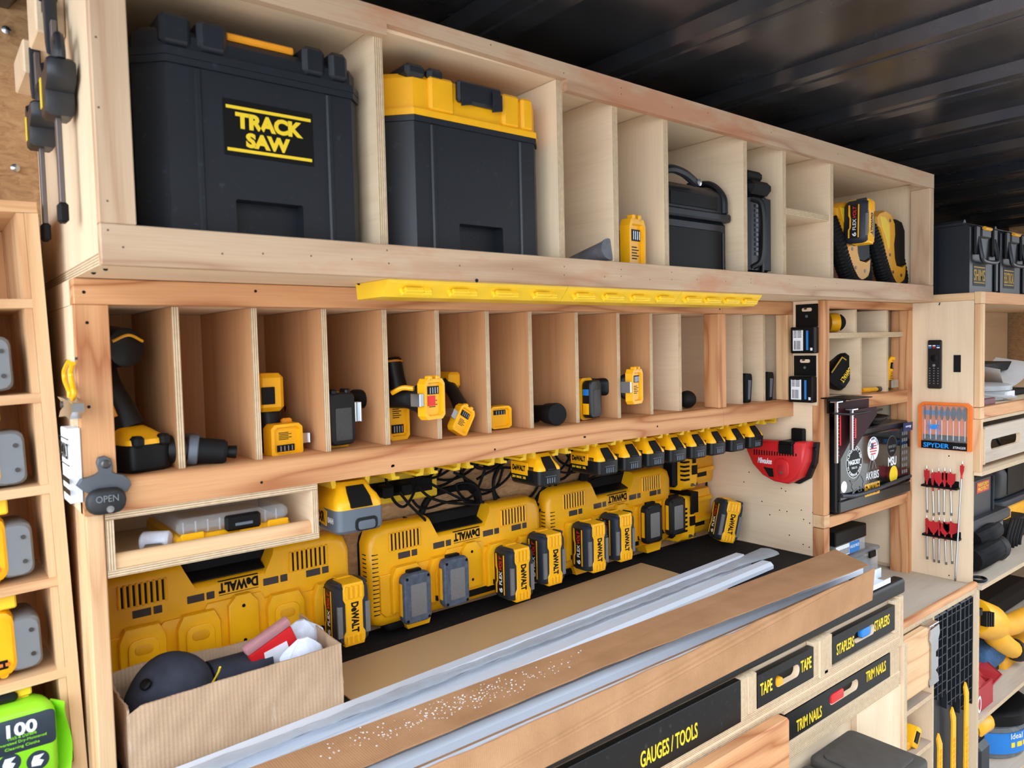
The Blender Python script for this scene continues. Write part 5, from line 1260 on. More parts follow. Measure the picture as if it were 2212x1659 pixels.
for x in (bx0_+.012, bx1_-.014): MB().tube(smooth_path([(x, yf-.002, 2.074), (x, yf+.004, 2.125), (x, yf+.05, 2.168), (x, yf+.13, 2.178)], 6), .010, 8).build('strap', 'case_black', t)
# work light
t = thing('work_light', 'tall black work light with side handle in the sixth upper cell', 'work light')
lx = 2.042; w = .064
MB().box(lx-w, lx+w-.012, -0.2030, .02, ZU+.0006, ZU+.045, c=.012).build('foot', 'rubber', t)
MB().box(lx-w+.008, lx+w-.012, -0.1880, .01, ZU+.0455, 2.140, c=.010).build('body', 'black_plastic', t)
MB().box(lx-w, lx+w-.014, -0.2030, .02, 2.1405, 2.182, c=.014).build('head', 'rubber', t)
MB().box(lx-w+.004, lx+w-.035, -0.1830, .01, 2.1825, 2.215, c=.010).build('cap', 'rubber', t)
MB().tube(smooth_path([(lx-.048, -0.1920, ZU+.062), (lx-.036, -0.2160, ZU+.085), (lx-.034, -0.2220, 2.02), (lx-.036, -0.2160, 2.105), (lx-.048, -0.1920, 2.125)], 6), .0095, 8).build('handle', 'black_plastic', t)
b = MB()
for q in range(11): z = ZU+.10+q*.0145; b.box(lx-.026, lx-.016, -0.1915, -0.1870, z, z+.009)
b.stuff('vent_fins', 'grey_plastic', t)
MB().box(lx+.006, lx+.052, -0.1925, -0.1870, ZU+.055, 2.132, c=.002).build('lamp_panel', 'deep_black', t)
MB().tube(smooth_path([(lx+.004, -0.1930, ZU+.05), (lx+.006, -0.1930, ZU+.15), (lx+.018, -0.1960, ZU+.20), (lx+.006, -0.1930, ZU+.25), (lx+.004, -0.1930, 2.13)], 5), .004, 7).build('edge_guard', 'battery_grey', t)
# small yellow tool behind divider F
t = thing('cordless_tool', 'narrow yellow trim tool standing below the small upper shelf', 'cordless tool')
x = UD[5]+.016
MB().prism([(x, ZU+.006), (x+.05, ZU+.006), (x+.048, ZU+.03), (x+.032, ZU+.035), (x+.030, ZU+.110), (x+.022, ZU+.13), (x, ZU+.132)], 'y', -.16, -.08, c=.004).build('body', 'yellow', t)
MB().box(x-.002, x+.075, -.175, -.06, ZU+.0006, ZU+.0055).build('base_plate', 'deep_black', t)
MB().box(x, x+.022, -.15, -.09, ZU+.1325, ZU+.168, c=.006).build('cap', 'rubber', t)
MB().box(x+.008, x+.018, -.1615, -.158, ZU+.03, ZU+.055).build('window', 'ink', t)
# ---- two looped handheld tools with hoses
def hose_tool(label, x, z, s=1.0):
    t = thing('hose_tool', label, 'hand vacuum', (x, -.12, z), (0, .0, 0), group='yellow looped tools with black hoses'); t.scale = (s, s, s)
    P = [(-.085, .30), (-.03, .315), (.02, .305), (.055, .27), (.060, .225), (.050, .18), (.058, .12), (.075, .09), (.13, .085), (.165, .10), (.160, .055), (.142, .02), (.10, .012), (.045, .03), (.01, .06), (-.02, .12), (-.045, .19), (-.075, .24), (-.10, .25), (-.105, .285)]
    b = MB(); b.loft([[(p[0], y, p[1]) for p in q] for y, q in ((.05, scaled(P, .006, .006)), (.042, P), (-.008, P), (-.020, scaled(P, .006, .006)))]); b.build('shell', 'yellow_dark', t, ang=40)
    MB().prism([(-.080, .285), (-.035, .285), (.004, .26), (.010, .22), (.008, .165), (-.006, .155), (-.028, .20), (-.06, .24)], 'y', -.0215, -.0195).build('warning_label', 'yellow_print', t)
    b = MB()
    for px_, pz_ in ((.012, .275), (.012, .135), (.040, .065), (.115, .055)): b.cyl((px_, -.019, pz_), (px_, -.0215, pz_), .007, n=10)
    b.stuff('screws', 'dark_steel', t)
    P2 = [(.064, .215), (.070, .27), (.10, .292), (.145, .285), (.175, .25), (.178, .105), (.165, .105), (.13, .09), (.085, .095), (.066, .125), (.058, .18)]
    b = MB(); b.loft([[(p[0], y, p[1]) for p in q] for y, q in ((.06, scaled(P2, .005, .005)), (.05, P2), (.0, P2), (-.010, scaled(P2, .006, .006)))]); b.build('tank', 'deep_black', t, ang=40)
    b = MB(); b.tube(smooth_path([(-.115, .01, .245), (-.085, -.002, .175), (-.045, -.006, .095), (.0, -.006, .035), (.06, -.004, -.005), (.125, .0, .004), (.172, .01, .05), (.185, .03, .14), (.183, .045, .20)], 12), .030, 14, rib=.10); b.build('hose', 'rubber', t, ang=20)
    return t
v1 = hose_tool('left looped yellow tool with battery and black hose in the last upper cell', 2.700, ZU+.040, .95)
v2 = hose_tool('right looped yellow tool without battery in the last upper cell', 3.000, ZU+.036, .95)
dup(FX, (PY(1874, 480, -.21).x, -.135, 2.112), (0, .05, .12), 'thick battery fitted to the left looped yellow tool').scale = (.9, .9, .98)
# ------------------------------------------------------------------ labelled cases on top of the far cabinet
def shim_case(label, x0, x1, body, z=1.8675):
    t = thing('tool_case', label, 'tool case', group='black cases on top of the far cabinet')
    yf, yb_ = -.315, .12; h = .282
    MB().prism([(yf, z), (yb_, z), (yb_, z+h*.62), (yb_-.10, z+h*.82), (yb_-.13, z+h), (yf+.02, z+h), (yf, z+h-.02)], 'x', x0, x1).build('body', 'case_black', t, smooth=False)
    MB().tube([(x0+.004, yf+.02, z+h), (x0+.004, -.12, z+h), (x0+.004, -.06, z+h*.86), (x0+.004, yb_, z+h*.62)], .013, 8).build('edge_band', 'case_black', t)
    b = MB()
    for y in (-.20, -.185, -.02): b.box(x0-.005, x0+.004, y-.006, y+.002, z+.004, z+h-.03).cut()
    b.parts('side_rib', 'case_black', t)
    xm = (x0+x1)/2
    for xx in (x0+.05, x1-.05):
        MB().box(xx-.022, xx+.022, yf-.014, yf-.0005, z+h*.55, z+h-.012, c=.005).build('latch', 'black_plastic', t)
    MB().tube(smooth_path([(x0+.06, yf-.010, z+h*.80), (x0+.058, yf-.022, z+h*.55), (x0+.08, yf-.024, z+h*.46), (x1-.08, yf-.024, z+h*.46), (x1-.058, yf-.022, z+h*.55), (x1-.06, yf-.010, z+h*.80)], 6), .009, 8).build('handle', 'case_black', t)
    MB().box(xm-.05, xm+.05, yf-.012, yf-.0005, z+h-.055, z+h-.020, c=.005).build('catch', 'case_black', t)
    MB().cyl((xm-.035, yf-.014, z+h-.018), (xm+.035, yf-.014, z+h-.018), .008, n=10).build('hinge_pin', 'yellow_dark', t)
    MB().box(x1-.035, x1-.008, yf-.010, yf-.0005, z+.01, z+h*.5, c=.004).build('front_rib', 'case_black', t)
    MB().box(x0+.035, x0+.165, yf-.0012, yf-.0003, z+.03, z+.118).build('label_plate', 'ink', t)
    text(body, .04, 'yellow_dim', t, (x0+.10, yf-.0016, z+.074), FRONT, fit=(.115, .046), bold=.008)
    b = MB(); b.box(x0+.042, x0+.158, yf-.0016, yf-.001, z+.042, z+.046).cut(); b.box(x0+.042, x0+.158, yf-.0016, yf-.001, z+.104, z+.108); b.parts('label_bar', 'yellow_dim', t)
    return t
shim_case('black case lettered shims on top of the far cabinet', 3.312, 3.60, 'SHIMS')
shim_case('black case lettered electrical beside the shims case', 3.645, 3.93, 'ELECTRICAL')
shim_case('black case cut off by the right picture edge beyond the electrical case', 3.985, 4.26, 'TRIM') if False else None
o = MB().add([(3.42, -.27, 2.1535), (4.02, -.28, 2.153), (4.05, -.05, 2.154), (3.45, -.06, 2.1545), (3.42, -.27, 2.159), (4.02, -.28, 2.158), (4.05, -.05, 2.170), (3.45, -.06, 2.172)], [(0, 1, 2, 3), (4, 5, 6, 7), (0, 1, 5, 4), (1, 2, 6, 5), (2, 3, 7, 6), (3, 0, 4, 7)]).build('film_bag', 'plastic_film'); tag(o, 'flat clear plastic bag lying across the cases on the far cabinet', 'plastic bag')
# ------------------------------------------------------------------ cordless tools in the cubbies
ZF = 1.4742
def TM(px, py, y, rz=0.0, ry=0.0, rx=0.0):
    p = PY(px, py, y); return Matrix.Translation(p) @ Matrix.Rotation(rz, 4, 'Z') @ Matrix.Rotation(ry, 4, 'Y') @ Matrix.Rotation(rx, 4, 'X')
GT = 'cordless tools in the cubby slots'
def tool(label): return thing('cordless_tool', label, 'cordless tool', group=GT)
# slot 1: grinder on its battery
t = tool('black grinder standing on its battery in the leftmost slot')
M = Matrix.Translation((.330, .100, ZF+.0008)) @ Matrix.Rotation(.30, 4, 'Z')
b = MB(); b.M = M; b.loft([[(p[0], p[1], z) for p in rrect(w, l, .018, 4, 0, 0)] for z, w, l in ((0, .076, .112), (.006, .086, .124), (.046, .088, .126), (.052, .084, .122))]); b.build('battery', 'deep_black', t)
b = MB(); b.M = M; b.loft([[(p[0], p[1], z) for p in rrect(w, l, .02, 4, 0, yy)] for z, w, l, yy in ((.0525, .086, .124, 0), (.062, .084, .120, 0), (.078, .060, .080, .016), (.084, .050, .060, .022))]); b.build('battery_foot', 'yellow', t)
b = MB(); b.M = M
for sx in (-.026, .026): b.box(sx-.010, sx+.010, -.070, -.045, .048, .070, c=.005).cut()
b.parts('latch_bump', 'rubber', t)
b = MB(); b.M = M; b.tube(smooth_path([(0, .024, .080), (-.008, .034, .115), (-.018, .05, .15), (-.022, .07, .185), (-.020, .085, .225)], 5), lambda u: .034-.005*math.sin(u*PI), 14); b.build('handle', 'black_plastic', t, ang=60)
b = MB(); b.M = M; b.rev((-.006, -.005, .238), (-.022, .18, .246), [(0, .030), (.004, .038), (.06, .042), (.12, .044), (.17, .038), (.174, 0)], 20); b.build('motor', 'black_plastic', t, ang=50)
b = MB(); b.M = M; b.tube(smooth_path([(-.036, -.006, .250), (-.006, -.010, .262), (.024, -.006, .250)], 5), .003, 6); b.build('trim_line', 'yellow_dark', t)
b = MB(); b.M = M; b.tube(smooth_path([(-.030, .008, .105), (-.036, .02, .135), (-.046, .04, .165)], 5), .005, 6); b.build('trigger', 'orange_grip', t)
# slot 2: drill lying down, chuck outwards
t = tool('drill lying with its grey ringed chuck outwards in the second slot')
a = PY(408, 986, .07); a.z = ZF+.031; e = PY(512, 1000, .045); e.z = ZF+.020; d = e-a
b = MB(); b.rev(a, e, [(0, .0285), (.002, .0300), (.016, .0300), (.018, .027)], 24); b.build('clutch_ring', 'grey_plastic', t)
b = MB(); L_ = d.length; b.rev(a+d*(.016/L_), e, [(0, .0260), (L_*.55, .0245), (L_*.62, .020)], 20); b.build('chuck', 'rubber', t)
b = MB(); b.rev(a+d*.72, e, [(0, .0175), (.003, .0175), (.004, .012)], 18); b.build('collar', 'steel', t)
b = MB(); b.rev(a+d*.76, e, [(0, .012), (L_*.22, .0135), (L_*.24, .012), (L_*.241, 0)], 16); b.build('bit_end', 'deep_black', t)
MB().rev(a-d*.02, a-d, [(0, .026), (.06, .030), (.13, .028), (.132, 0)], 18).build('body', 'black_plastic', t)
MB().box(a.x+.01, a.x+.06, .14, .21, ZF+.0006, ZF+.052, c=.015).build('battery', 'grey_plastic', t)
# slot 3
t = tool('yellow tool with open battery foot and belt clip in the third slot')
tool_foot(t, TM(621, 951, .075, .18), .078, .072, window='down', bumps=False, clip=1)
c = PY(580, 845, .13); MB().box(c.x-.030, c.x+.030, .11, .24, c.z-.045, c.z+.040, c=.010).build('body', 'yellow', t)
MB().box(c.x-.024, c.x+.006, .107, .1105, c.z-.028, c.z+.010, c=.001).build('name_plate', 'ink', t)
MB().rev((c.x+.006, .16, c.z-.044), (c.x+.012, .15, ZF), [(0, .030), (.05, .030), (.10, .034), (.125, .036)], 16).build('handle', 'black_plastic', t)
MB().box(c.x+.02, c.x+.055, .125, .22, ZF+.0006, ZF+.035, c=.008).build('base', 'deep_black', t)
MB().box(c.x+.022, c.x+.046, .112, .128, c.z-.075, c.z-.062, c=.004).build('trigger', 'orange_grip', t)
# slot 4
t = tool('tool with its black battery facing out and steel clip in the fourth slot')
S4 = TM(741, 905, .060, .15)
b = MB(); b.M = S4; secs = [[(p[0], y, p[1]) for p in rrect(w, h, .014, 3)] for y, w, h in ((.03, .066, .116), (.024, .070, .120), (.004, .070, .120), (0, .064, .112))]; b.loft(secs); b.build('battery', 'black_plastic', t)
b = MB(); b.M = S4; b.rb('y', (.002, -.012), .044, .074, .003, .002, -.0012, .0006); b.build('label_plate', 'grey_dark', t)
b = MB(); b.M = S4; b.loft([[(p[0], y, p[1]) for p in rrect(w, h, .016, 3, 0, -.006)] for y, w, h in ((.075, .055, .10), (.05, .072, .132), (.0305, .074, .134))]); b.build('battery_foot', 'yellow', t)
b = MB(); b.M = S4
for sx in (-.018, .018): b.box(sx-.007, sx+.007, .002, .03, .056, .068, c=.003).cut()
b.parts('latch_bump', 'black_plastic', t)
b = MB(); b.M = S4; b.box(.036, .050, .002, .006, -.010, .036, c=.001); b.box(.046, .050, -.004, .028, -.010, .036, c=.001); b.build('belt_clip', 'steel', t)
b = MB(); b.M = S4; b.rev((0, .07, 0), (0, .22, .02), [(0, .026), (.06, .024), (.14, .026)], 14); b.build('handle', 'black_plastic', t)
# slot 5: two tools
t = tool('yellow open battery foot low in the fifth slot behind the impact driver')
tool_foot(t, TM(862, 905, .095, .10), .064, .104, window='down', bumps=False)
c = PY(846, 812, .20); MB().rev((c.x, .20, c.z+.045), (c.x+.006, .18, c.z-.05), [(0, .022), (.006, .026), (.05, .025), (.10, .030)], 16).build('handle', 'black_plastic', t)
MB().tube(smooth_path([(c.x-.024, .185, c.z+.038), (c.x, .173, c.z+.040), (c.x+.024, .185, c.z+.038)], 4), .003, 6).build('trim_line', 'orange_grip', t)
t = tool('impact driver lying with red stickered yellow foot jutting out of the fifth slot')
I5 = TM(940, 862, -.012, .20, 0)
tool_foot(t, I5, .066, .096, window='up', bumps=True, clip=-1, depth=.024)
b = MB(); b.M = I5; b.loft([[(p[0]+.0-.9*(y-.024)*.5, y, p[1]) for p in rrect(w, h, .018, 3)] for y, w, h in ((.0245, .060, .086), (.045, .050, .064), (.07, .040, .046), (.13, .040, .044), (.20, .042, .048))]); b.build('handle', 'black_plastic', t, ang=60)
b = MB(); b.M = I5; b.tube(smooth_path([(-.036, .034, .026), (-.048, .06, .028), (-.060, .085, .016)], 5), .006, 7); b.build('trim_line', 'yellow', t)
b = MB(); b.M = I5; b.box(-.018, .006, .0055, .0075, -.016, .008); b.build('sticker', 'red_print', t)
# slot 6
t = tool('driver leaning with tilted yellow foot in the sixth slot')
I6 = TM(1003, 908, .045, .10, .55)
tool_foot(t, I6, .052, .072, window='up', bumps=True, clip=-1, depth=.022)
a = PY(998, 884, .075); c = PY(965, 828, .16)
MB().tube(smooth_path([a, a.lerp(c, .5)+Vector((0, 0, .006)), c], 5), lambda u: .021-.004*math.sin(u*PI), 12).build('handle', 'black_plastic', t, ang=60)
MB().box(c.x-.010, c.x+.028, .13, .22, c.z-.012, c.z+.030, c=.007).build('head', 'yellow', t)
# slot 7
t = tool('low yellow tool base with dark opening in the seventh slot')
c = PY(1083, 905, .075); tool_foot(t, Matrix.Translation((c.x, .075, ZF+.033)), .072, .060, window='up', bumps=False, label=False)
MB().box(c.x-.034, c.x+.034, .106, .22, ZF+.0006, ZF+.06, c=.006).build('body', 'deep_black', t)
# slot 8: black capped tool
t = tool('round black rubber tool end sticking out of the eighth slot')
e = PY(1205, 895, .020); a = PY(1150, 890, .16); d = e-a
MB().rev(a, e, [(0, .020), (d.length*.55, .024), (d.length*.62, .029), (d.length-.006, .0315), (d.length-.001, .0295), (d.length, .024), (d.length+.0004, 0)], 18).build('end_cap', 'rubber', t, ang=50)
MB().box(a.x-.03, a.x+.02, .13, .24, ZF+.0006, ZF+.05, c=.012).build('body', 'black_plastic', t)
# slot 9
t = tool('yellow tool with blue striped black battery facing out in the ninth slot')
S9 = TM(1288, 862, .050, .22)
b = MB(); b.M = S9; b.loft([[(p[0], y, p[1]) for p in rrect(w, h, .012, 3)] for y, w, h in ((.03, .056, .104), (.024, .062, .110), (.004, .062, .110), (0, .056, .104))]); b.build('battery', 'black_plastic', t)
b = MB(); b.M = S9; b.rb('y', (.004, -.008), .036, .070, .003, .002, -.0012, .0006); b.build('label_plate', 'grey_dark', t)
b = MB(); b.M = S9; b.loft([[(p[0]-.004, y, p[1]) for p in rrect(w, h, .014, 3)] for y, w, h in ((.085, .050, .094), (.05, .064, .122), (.0305, .066, .124))]); b.build('battery_foot', 'yellow', t)
b = MB(); b.M = S9; b.box(-.0325, -.0305, .006, .026, .012, .030); b.build('stripe', 'blue', t)
b = MB(); b.M = S9; b.box(-.0325, -.0305, .006, .026, -.044, -.012); b.build('stripe', 'yellow', t)
# slot 10
t = tool('yellow tool foot with grey wire clip jutting from the tenth slot')
I10 = TM(1378, 835, .012, .22)
tool_foot(t, I10, .064, .104, window='up', bumps=True, clip=-1, depth=.024)
b = MB(); b.M = I10; b.loft([[(p[0]-.45*(y-.024), y, p[1]) for p in rrect(w, h, .016, 3)] for y, w, h in ((.0245, .058, .088), (.05, .048, .064), (.12, .044, .050), (.20, .048, .06))]); b.build('handle', 'black_plastic', t, ang=60)
# slot 12
t = tool('round black rubber end of a tool in the slot left of the pine post')
c = PY(1494, 858, .06)
b = MB(); secs = []
for k in range(9):
    a = PI*(k+.001)/8.002; secs.append([(c.x+.030*math.sin(a)*math.cos(2*PI*i/18), .078-.030*math.cos(a), ZF+.031+.030*math.sin(a)*math.sin(2*PI*i/18)) for i in range(18)])
b.loft(secs); b.build('end_cap', 'rubber', t, ang=60)
MB().rev((c.x, .10, ZF+.031), (c.x-.02, .25, ZF+.031), [(0, .022), (.12, .024)], 14).build('handle', 'black_plastic', t)
# two dark flat tool ends in the narrow slots
for (px, lab) in ((1613, 'dark flat tool end in the middle one of the three narrow slots'), (1660, 'dark flat tool end in the last narrow slot by the end panel')):
    t = tool(lab); c = PY(px, 850, .06)
    b = MB(); b.prism([(c.x-.016, ZF+.0006), (c.x+.012, ZF+.0006), (c.x+.022, ZF+.09), (c.x+.018, ZF+.104), (c.x-.010, ZF+.106), (c.x-.018, ZF+.09)], 'y', .05, .15, c=.004); b.build('body', 'rubber', t)
    MB().prism([(c.x-.008, ZF+.012), (c.x+.004, ZF+.012), (c.x+.012, ZF+.08), (c.x-.006, ZF+.082)], 'y', .0485, .0505).build('inlay', 'grey_plastic', t)
# ------------------------------------------------------------------ in the hanging box
t = thing('parts_organizer', 'yellow parts organizer with clear lid and black latch in the hanging box', 'organizer')
ox0, ox1 = PY(382, 1170, .05).x, PY(628, 1140, .05).x; oz = bz0+.0136
MB().box(ox0, ox1, .048, .30, oz, oz+.028, c=.006).build('tray', 'yellow', t)
for k in range(4):
    if k != 1: MB().box(ox0+.006+(ox1-ox0)*k/4, ox0-.006+(ox1-ox0)*(k+1)/4, .042, .050, oz+.004, oz+.034, c=.003).build('tray_rib', 'yellow', t)
MB().box(ox0+.002, ox1-.002, .050, .30, oz+.0285, oz+.062, c=.010).build('lid', 'clear_plastic', t)
b = MB()
for k in range(9): b.box(ox0+.012+(ox1-ox0-.02)*k/9, ox0+.014+(ox1-ox0-.02)*k/9, .049, .054, oz+.032, oz+.056)
b.stuff('lid_ribs', 'clear_plastic', t)
lm = (ox0+ox1)/2+.012; lt_ = MB().box(lm-.036, lm+.036, .036, .052, oz+.026, oz+.058, c=.004).build('latch', 'deep_black', t)
MB().box(lm-.018, lm+.018, .0345, .0362, oz+.036, oz+.042, c=.0006).build('latch_bar', 'grey_plastic', lt_)
o = MB().rev((ox0-.052, .10, oz+.021), (ox0-.006, .070, oz+.021), [(0, .017), (.004, .020), (.05, .020), (.054, .016), (.0545, 0)], 18).build('sanding_roll', 'white_bag'); tag(o, 'pale roll lying beside the organizer in the hanging box', 'roll')
o = MB().rev((ox0-.058, .055, oz+.013), (ox0-.030, .045, oz+.013), [(0, .010), (.002, .0125), (.03, .0125), (.032, .010), (.0322, 0)], 14).build('bit_tip', 'steel'); tag(o, 'small pale metal socket in front of the roll in the hanging box', 'socket')
# ------------------------------------------------------------------ hang packs on the backing board
def hang_pack(label, q):
    (xa, ya), (xb_, yb_), ysplit, hole = q
    t = thing('hang_pack', label, 'package', group='black hang packs on the end panel'); xf = X1-.0085
    p0, p1 = PX(xa, ya, xf), PX(xb_, yb_, xf); y1, y0 = p0.y, PX(xb_, ya, xf).y; z1, z0 = PX((xa+xb_)/2, ya, xf).z, PX((xa+xb_)/2, yb_, xf).z; zs_ = PX((xa+xb_)/2, ysplit, xf).z
    ym = (y0+y1)/2; w = y1-y0
    MB().plate('x', (ym, (zs_+z1)/2), w*.94, z1-zs_, (ym, z1-.020), w*.44, .013, .006, xf-.0022, xf).build('header_card', 'deep_black', t)
    MB().cyl((xf-.0005, ym+.004, z1-.016), (xf-.008, ym+.004, z1-.016), .004, n=10).build('peg', 'dark_steel', t)
    MB().cyl((xf-.0022, ym, z1-.044), (xf-.004, ym, z1-.044), .005, n=12).build('rivet', 'grey_plastic', t)
    MB().box(xf-.034, xf-.0003, y0, y1, z0, zs_-.0005, c=.003).build('box', 'deep_black', t)
    lab = MB().box(xf-.0348, xf-.0338, ym-.004, y1-.010, z0+.010, zs_-.012).build('label_plate', 'white_paper', t, smooth=False)
    b = MB(); rs = random.Random(4)
    y = ym+.006
    for k in range(12): b.box(xf-.0352, xf-.0346, y, y+rs.choice((.0006, .0012)), z0+.014, z0+.046); y += .0022
    for k in range(7):
        b.box(xf-.0352, xf-.0346, ym+.002, ym+.018, z0+.058+.0046*k, z0+.0600+.0046*k); b.box(xf-.0352, xf-.0346, ym+.021, y1-.013, z0+.058+.0046*k, z0+.0600+.0046*k)
    b.stuff('barcode', 'ink', lab)
    MB().box(xf-.0348, xf-.0338, y0+.022, y0+.030, z0+.012, zs_-.014).build('stripe', 'blue', t, smooth=False)
    MB().box(xf-.0348, xf-.0338, y0+.006, y0+.014, z0+.010, z0+.020).build('mark', 'white_paper', t, smooth=False)
hang_pack('upper black hang pack with barcode label on the end panel', ((1718, 657), (1769, 763), 706, 0))
hang_pack('lower black hang pack with barcode label on the end panel', ((1714, 768), (1765, 868), 812, 0))
# ------------------------------------------------------------------ in the pigeonholes
t = thing('tool_cup', 'yellow and black round tool end in the top left pigeonhole', 'tool'); c = PY(1812, 692, YR+.05)
zc_ = zt+0 if False else None
zf1 = rz(1800, 719)+.001
q = PY(1800, 692, YR+.10); a = Vector((q.x, YR+.115, zf1+.040)); e = Vector((q.x+.085, YR+.045, zf1+.040))
MB().rev(a, e, [(-.004, .034), (0, .036), (.020, .038), (.028, .038), (.032, .035)], 24).build('ring', 'yellow', t)
MB().rev(a, e, [(.0325, .0385), (.06, .0385), (.078, .032), (.085, .026), (.0852, 0)], 24).build('cap', 'rubber', t)
t = thing('loose_battery', 'black battery with yellow lettering leaning in the lower left pigeonhole', 'battery')
M = Matrix.Translation((PY(1822, 800, YR+.075).x+.002, YR+.075, ZR1+.090)) @ Matrix.Rotation(-.62, 4, 'Z') @ Matrix.Rotation(.62, 4, 'Y')
b = MB(); b.M = M; b.loft([[(p[0], y, p[1]) for p in rrect(w, h, .02, 3)] for y, w, h in ((.09, .075, .125), (.075, .086, .14), (.012, .086, .14), (0, .074, .128))]); b.build('case', 'deep_black', t)
b = MB(); b.M = M; b.box(.012, .040, -.002, .004, -.05, .05, c=.002); pan = b.build('face_rib', 'black_plastic', t)
o = text('DeWALT', .02, 'yellow_print', t, (0, 0, 0), (0, 0, 0), fit=(.062, .018), bold=.03); o.matrix_local = M @ Matrix.Translation((.014, -.0032, -.006)) @ DOWN.to_matrix().to_4x4()
b = MB(); b.M = M; b.box(-.040, -.036, -.0015, .004, -.03, .045); b.box(-.040, -.018, -.0015, .004, .041, .045); b.build('label_outline', 'yellow_dim', t)
t = thing('small_bits', 'small yellow and steel tool parts in the lower middle pigeonhole', 'tool parts')
q = PY(1885, 843, YR+.05); MB().rev((q.x-.08, YR+.055, ZR1+.012), (q.x+.03, YR+.04, ZR1+.012), [(0, .009), (.05, .011), (.052, .008), (.09, .010), (.10, .007), (.101, 0)], 12).build('barrel', 'yellow_dark', t)
MB().rev((q.x+.02, YR+.042, ZR1+.012), (q.x+.06, YR+.04, ZR1+.012), [(0, .0105), (.022, .0105), (.026, .007), (.030, .006), (.0302, 0)], 12).build('nut', 'dark_steel', t)
MB().box(q.x-.105, q.x-.085, YR+.06, YR+.12, ZR1+.0005, ZR1+.10, c=.006).build('grip', 'yellow', t)
t = thing('cordless_tool', 'yellow tool foot with steel clip in the lower right pigeonhole', 'cordless tool')
tool_foot(t, Matrix.Translation((PY(1935, 815, YR+.05).x, YR+.050, ZR1+.070)) @ Matrix.Rotation(-.45, 4, 'Z') @ Matrix.Rotation(.15, 4, 'Y'), .085, .130, bumps=False)
qx = PY(1922, 815, YR+.04).x; MB().box(qx-.036, qx+.010, YR+.062, YR+.16, ZR1+.0005, ZR1+.12, c=.012).build('body', 'black_plastic', t)
MB().box(qx-.028, qx+.030, YR+.018, YR+.030, ZR1+.012, ZR1+.046, c=.002).build('belt_clip', 'steel', t)
# ------------------------------------------------------------------ microwave with stickers
YM = YR-.022
def mw(px, py, d=0.0): return PY(px, py, YM-d)
mx0, mx1 = mw(1814, 1000).x, mw(1968, 1000).x; mz0, mz1 = ZM+.012, mw(1967, 908).z
t = thing('microwave', 'black countertop microwave covered in stickers in the oven bay', 'microwave')
MB().box(mx0, mx1, YM+.012, YB-.06, mz0, mz1, c=.006).build('body', 'mw_black', t)
xk = mw(1945, 1000).x
MB().box(mx0+.002, xk-.002, YM, YM+.0115, mz0+.045, mz1-.024, c=.004).build('door', 'gloss_black', t)
MB().box(xk, mx1-.002, YM, YM+.0115, mz0+.045, mz1-.024, c=.004).build('control_panel', 'gloss_black', t)
MB().box(mx0+.002, mx1-.002, YM, YM+.0115, mz0, mz0+.044, c=.004).build('lower_panel', 'mw_black', t)
for x in (mx0+.02, mx1-.06): MB().box(x, x+.04, YM+.03, YM+.07, ZM+.0006, mz0-.0004, c=.003).build('foot', 'rubber', t)
b = MB()
for k in range(7):
    for j in range(3): b.box(xk+.012+.018*j, xk+.024+.018*j, YM-.0008, YM+.002, mz0+.085+.026*k, mz0+.099+.026*k)
b.stuff('keys', 'grey_label', t)
b = MB(); b.tube(smooth_path([mw(1818, 1072, .006), mw(1850, 1070, .014), mw(1890, 1058, .016), mw(1930, 1042, .014), mw(1966, 1028, .006)], 6), .0075, 8); b.build('handle', 'battery_grey', t)
MB().box(mx1-.075, mx1+.004, YM-.004, YM-.0005, mz1-.040, mz1-.006).build('energy_label', 'blue_dark', t)
text('energy', .02, 'white_print', t, (mx1-.036, YM-.0046, mz1-.023), FRONT, fit=(.050, .010))
def disc(px, py, dpx, mat, name='sticker', k=1.0, off=.0006, ring=None):
    c = mw(px, py); r = abs(mw(px, py-dpx/2).z-mw(px, py+dpx/2).z)/2
    MB().cyl((c.x, YM-off+.0004, c.z), (c.x, YM-off, c.z), r, n=28).build(name, mat, t); return c, r
c, r = disc(1845, 998, 70, 'white_print'); MB().cyl((c.x, YM-.0006, c.z), (c.x, YM-.0009, c.z), r*.96, n=28).build('sticker_face', 'ink', t)
def arc_text(body, c, r, a0, a1, size, mat, flip=False, y=None):
    n = len(body)
    for k, ch in enumerate(body):
        if ch == ' ': continue
        a = math.radians(a0+(a1-a0)*k/(n-1)); px_, pz_ = c.x+r*math.cos(a), c.z+r*math.sin(a); rot = a-PI/2 if not flip else a+PI/2
        o = text(ch, size, mat, t, (px_, (y or YM-.0012), pz_), ROT((math.cos(rot), 0, math.sin(rot)), (-math.sin(rot), 0, math.cos(rot))), bold=.01)
arc_text("PLEASE DON'T ASK", c, r*.80, 165, 15, r*.28, 'white_print'); arc_text('TO BORROW MY TOOLS', c, r*.82, 198, 342, r*.24, 'white_print', True)
text('MAGICKEY', .02, 'white_print', t, (c.x, YM-.0012, c.z), FRONT, fit=(r*1.5, r*.30), bold=.03)
text('TOOL CO.', .02, 'white_print', t, (c.x, YM-.0012, c.z-r*.35), FRONT, fit=(r*.7, r*.13))
c, r = disc(1886, 969, 51, 'white_print'); MB().cyl((c.x, YM-.0006, c.z), (c.x, YM-.0009, c.z), r*.66, n=28).build('sticker_face', 'white_paper', t)
b = MB()
for k in range(5): zz = c.z+r*(.44-.22*k); ww = math.sqrt(max(0, (.62*r)**2-(zz-c.z)**2)); b.box(c.x-ww, c.x+ww, YM-.0012, YM-.0009, zz-r*.05, zz+r*.05)
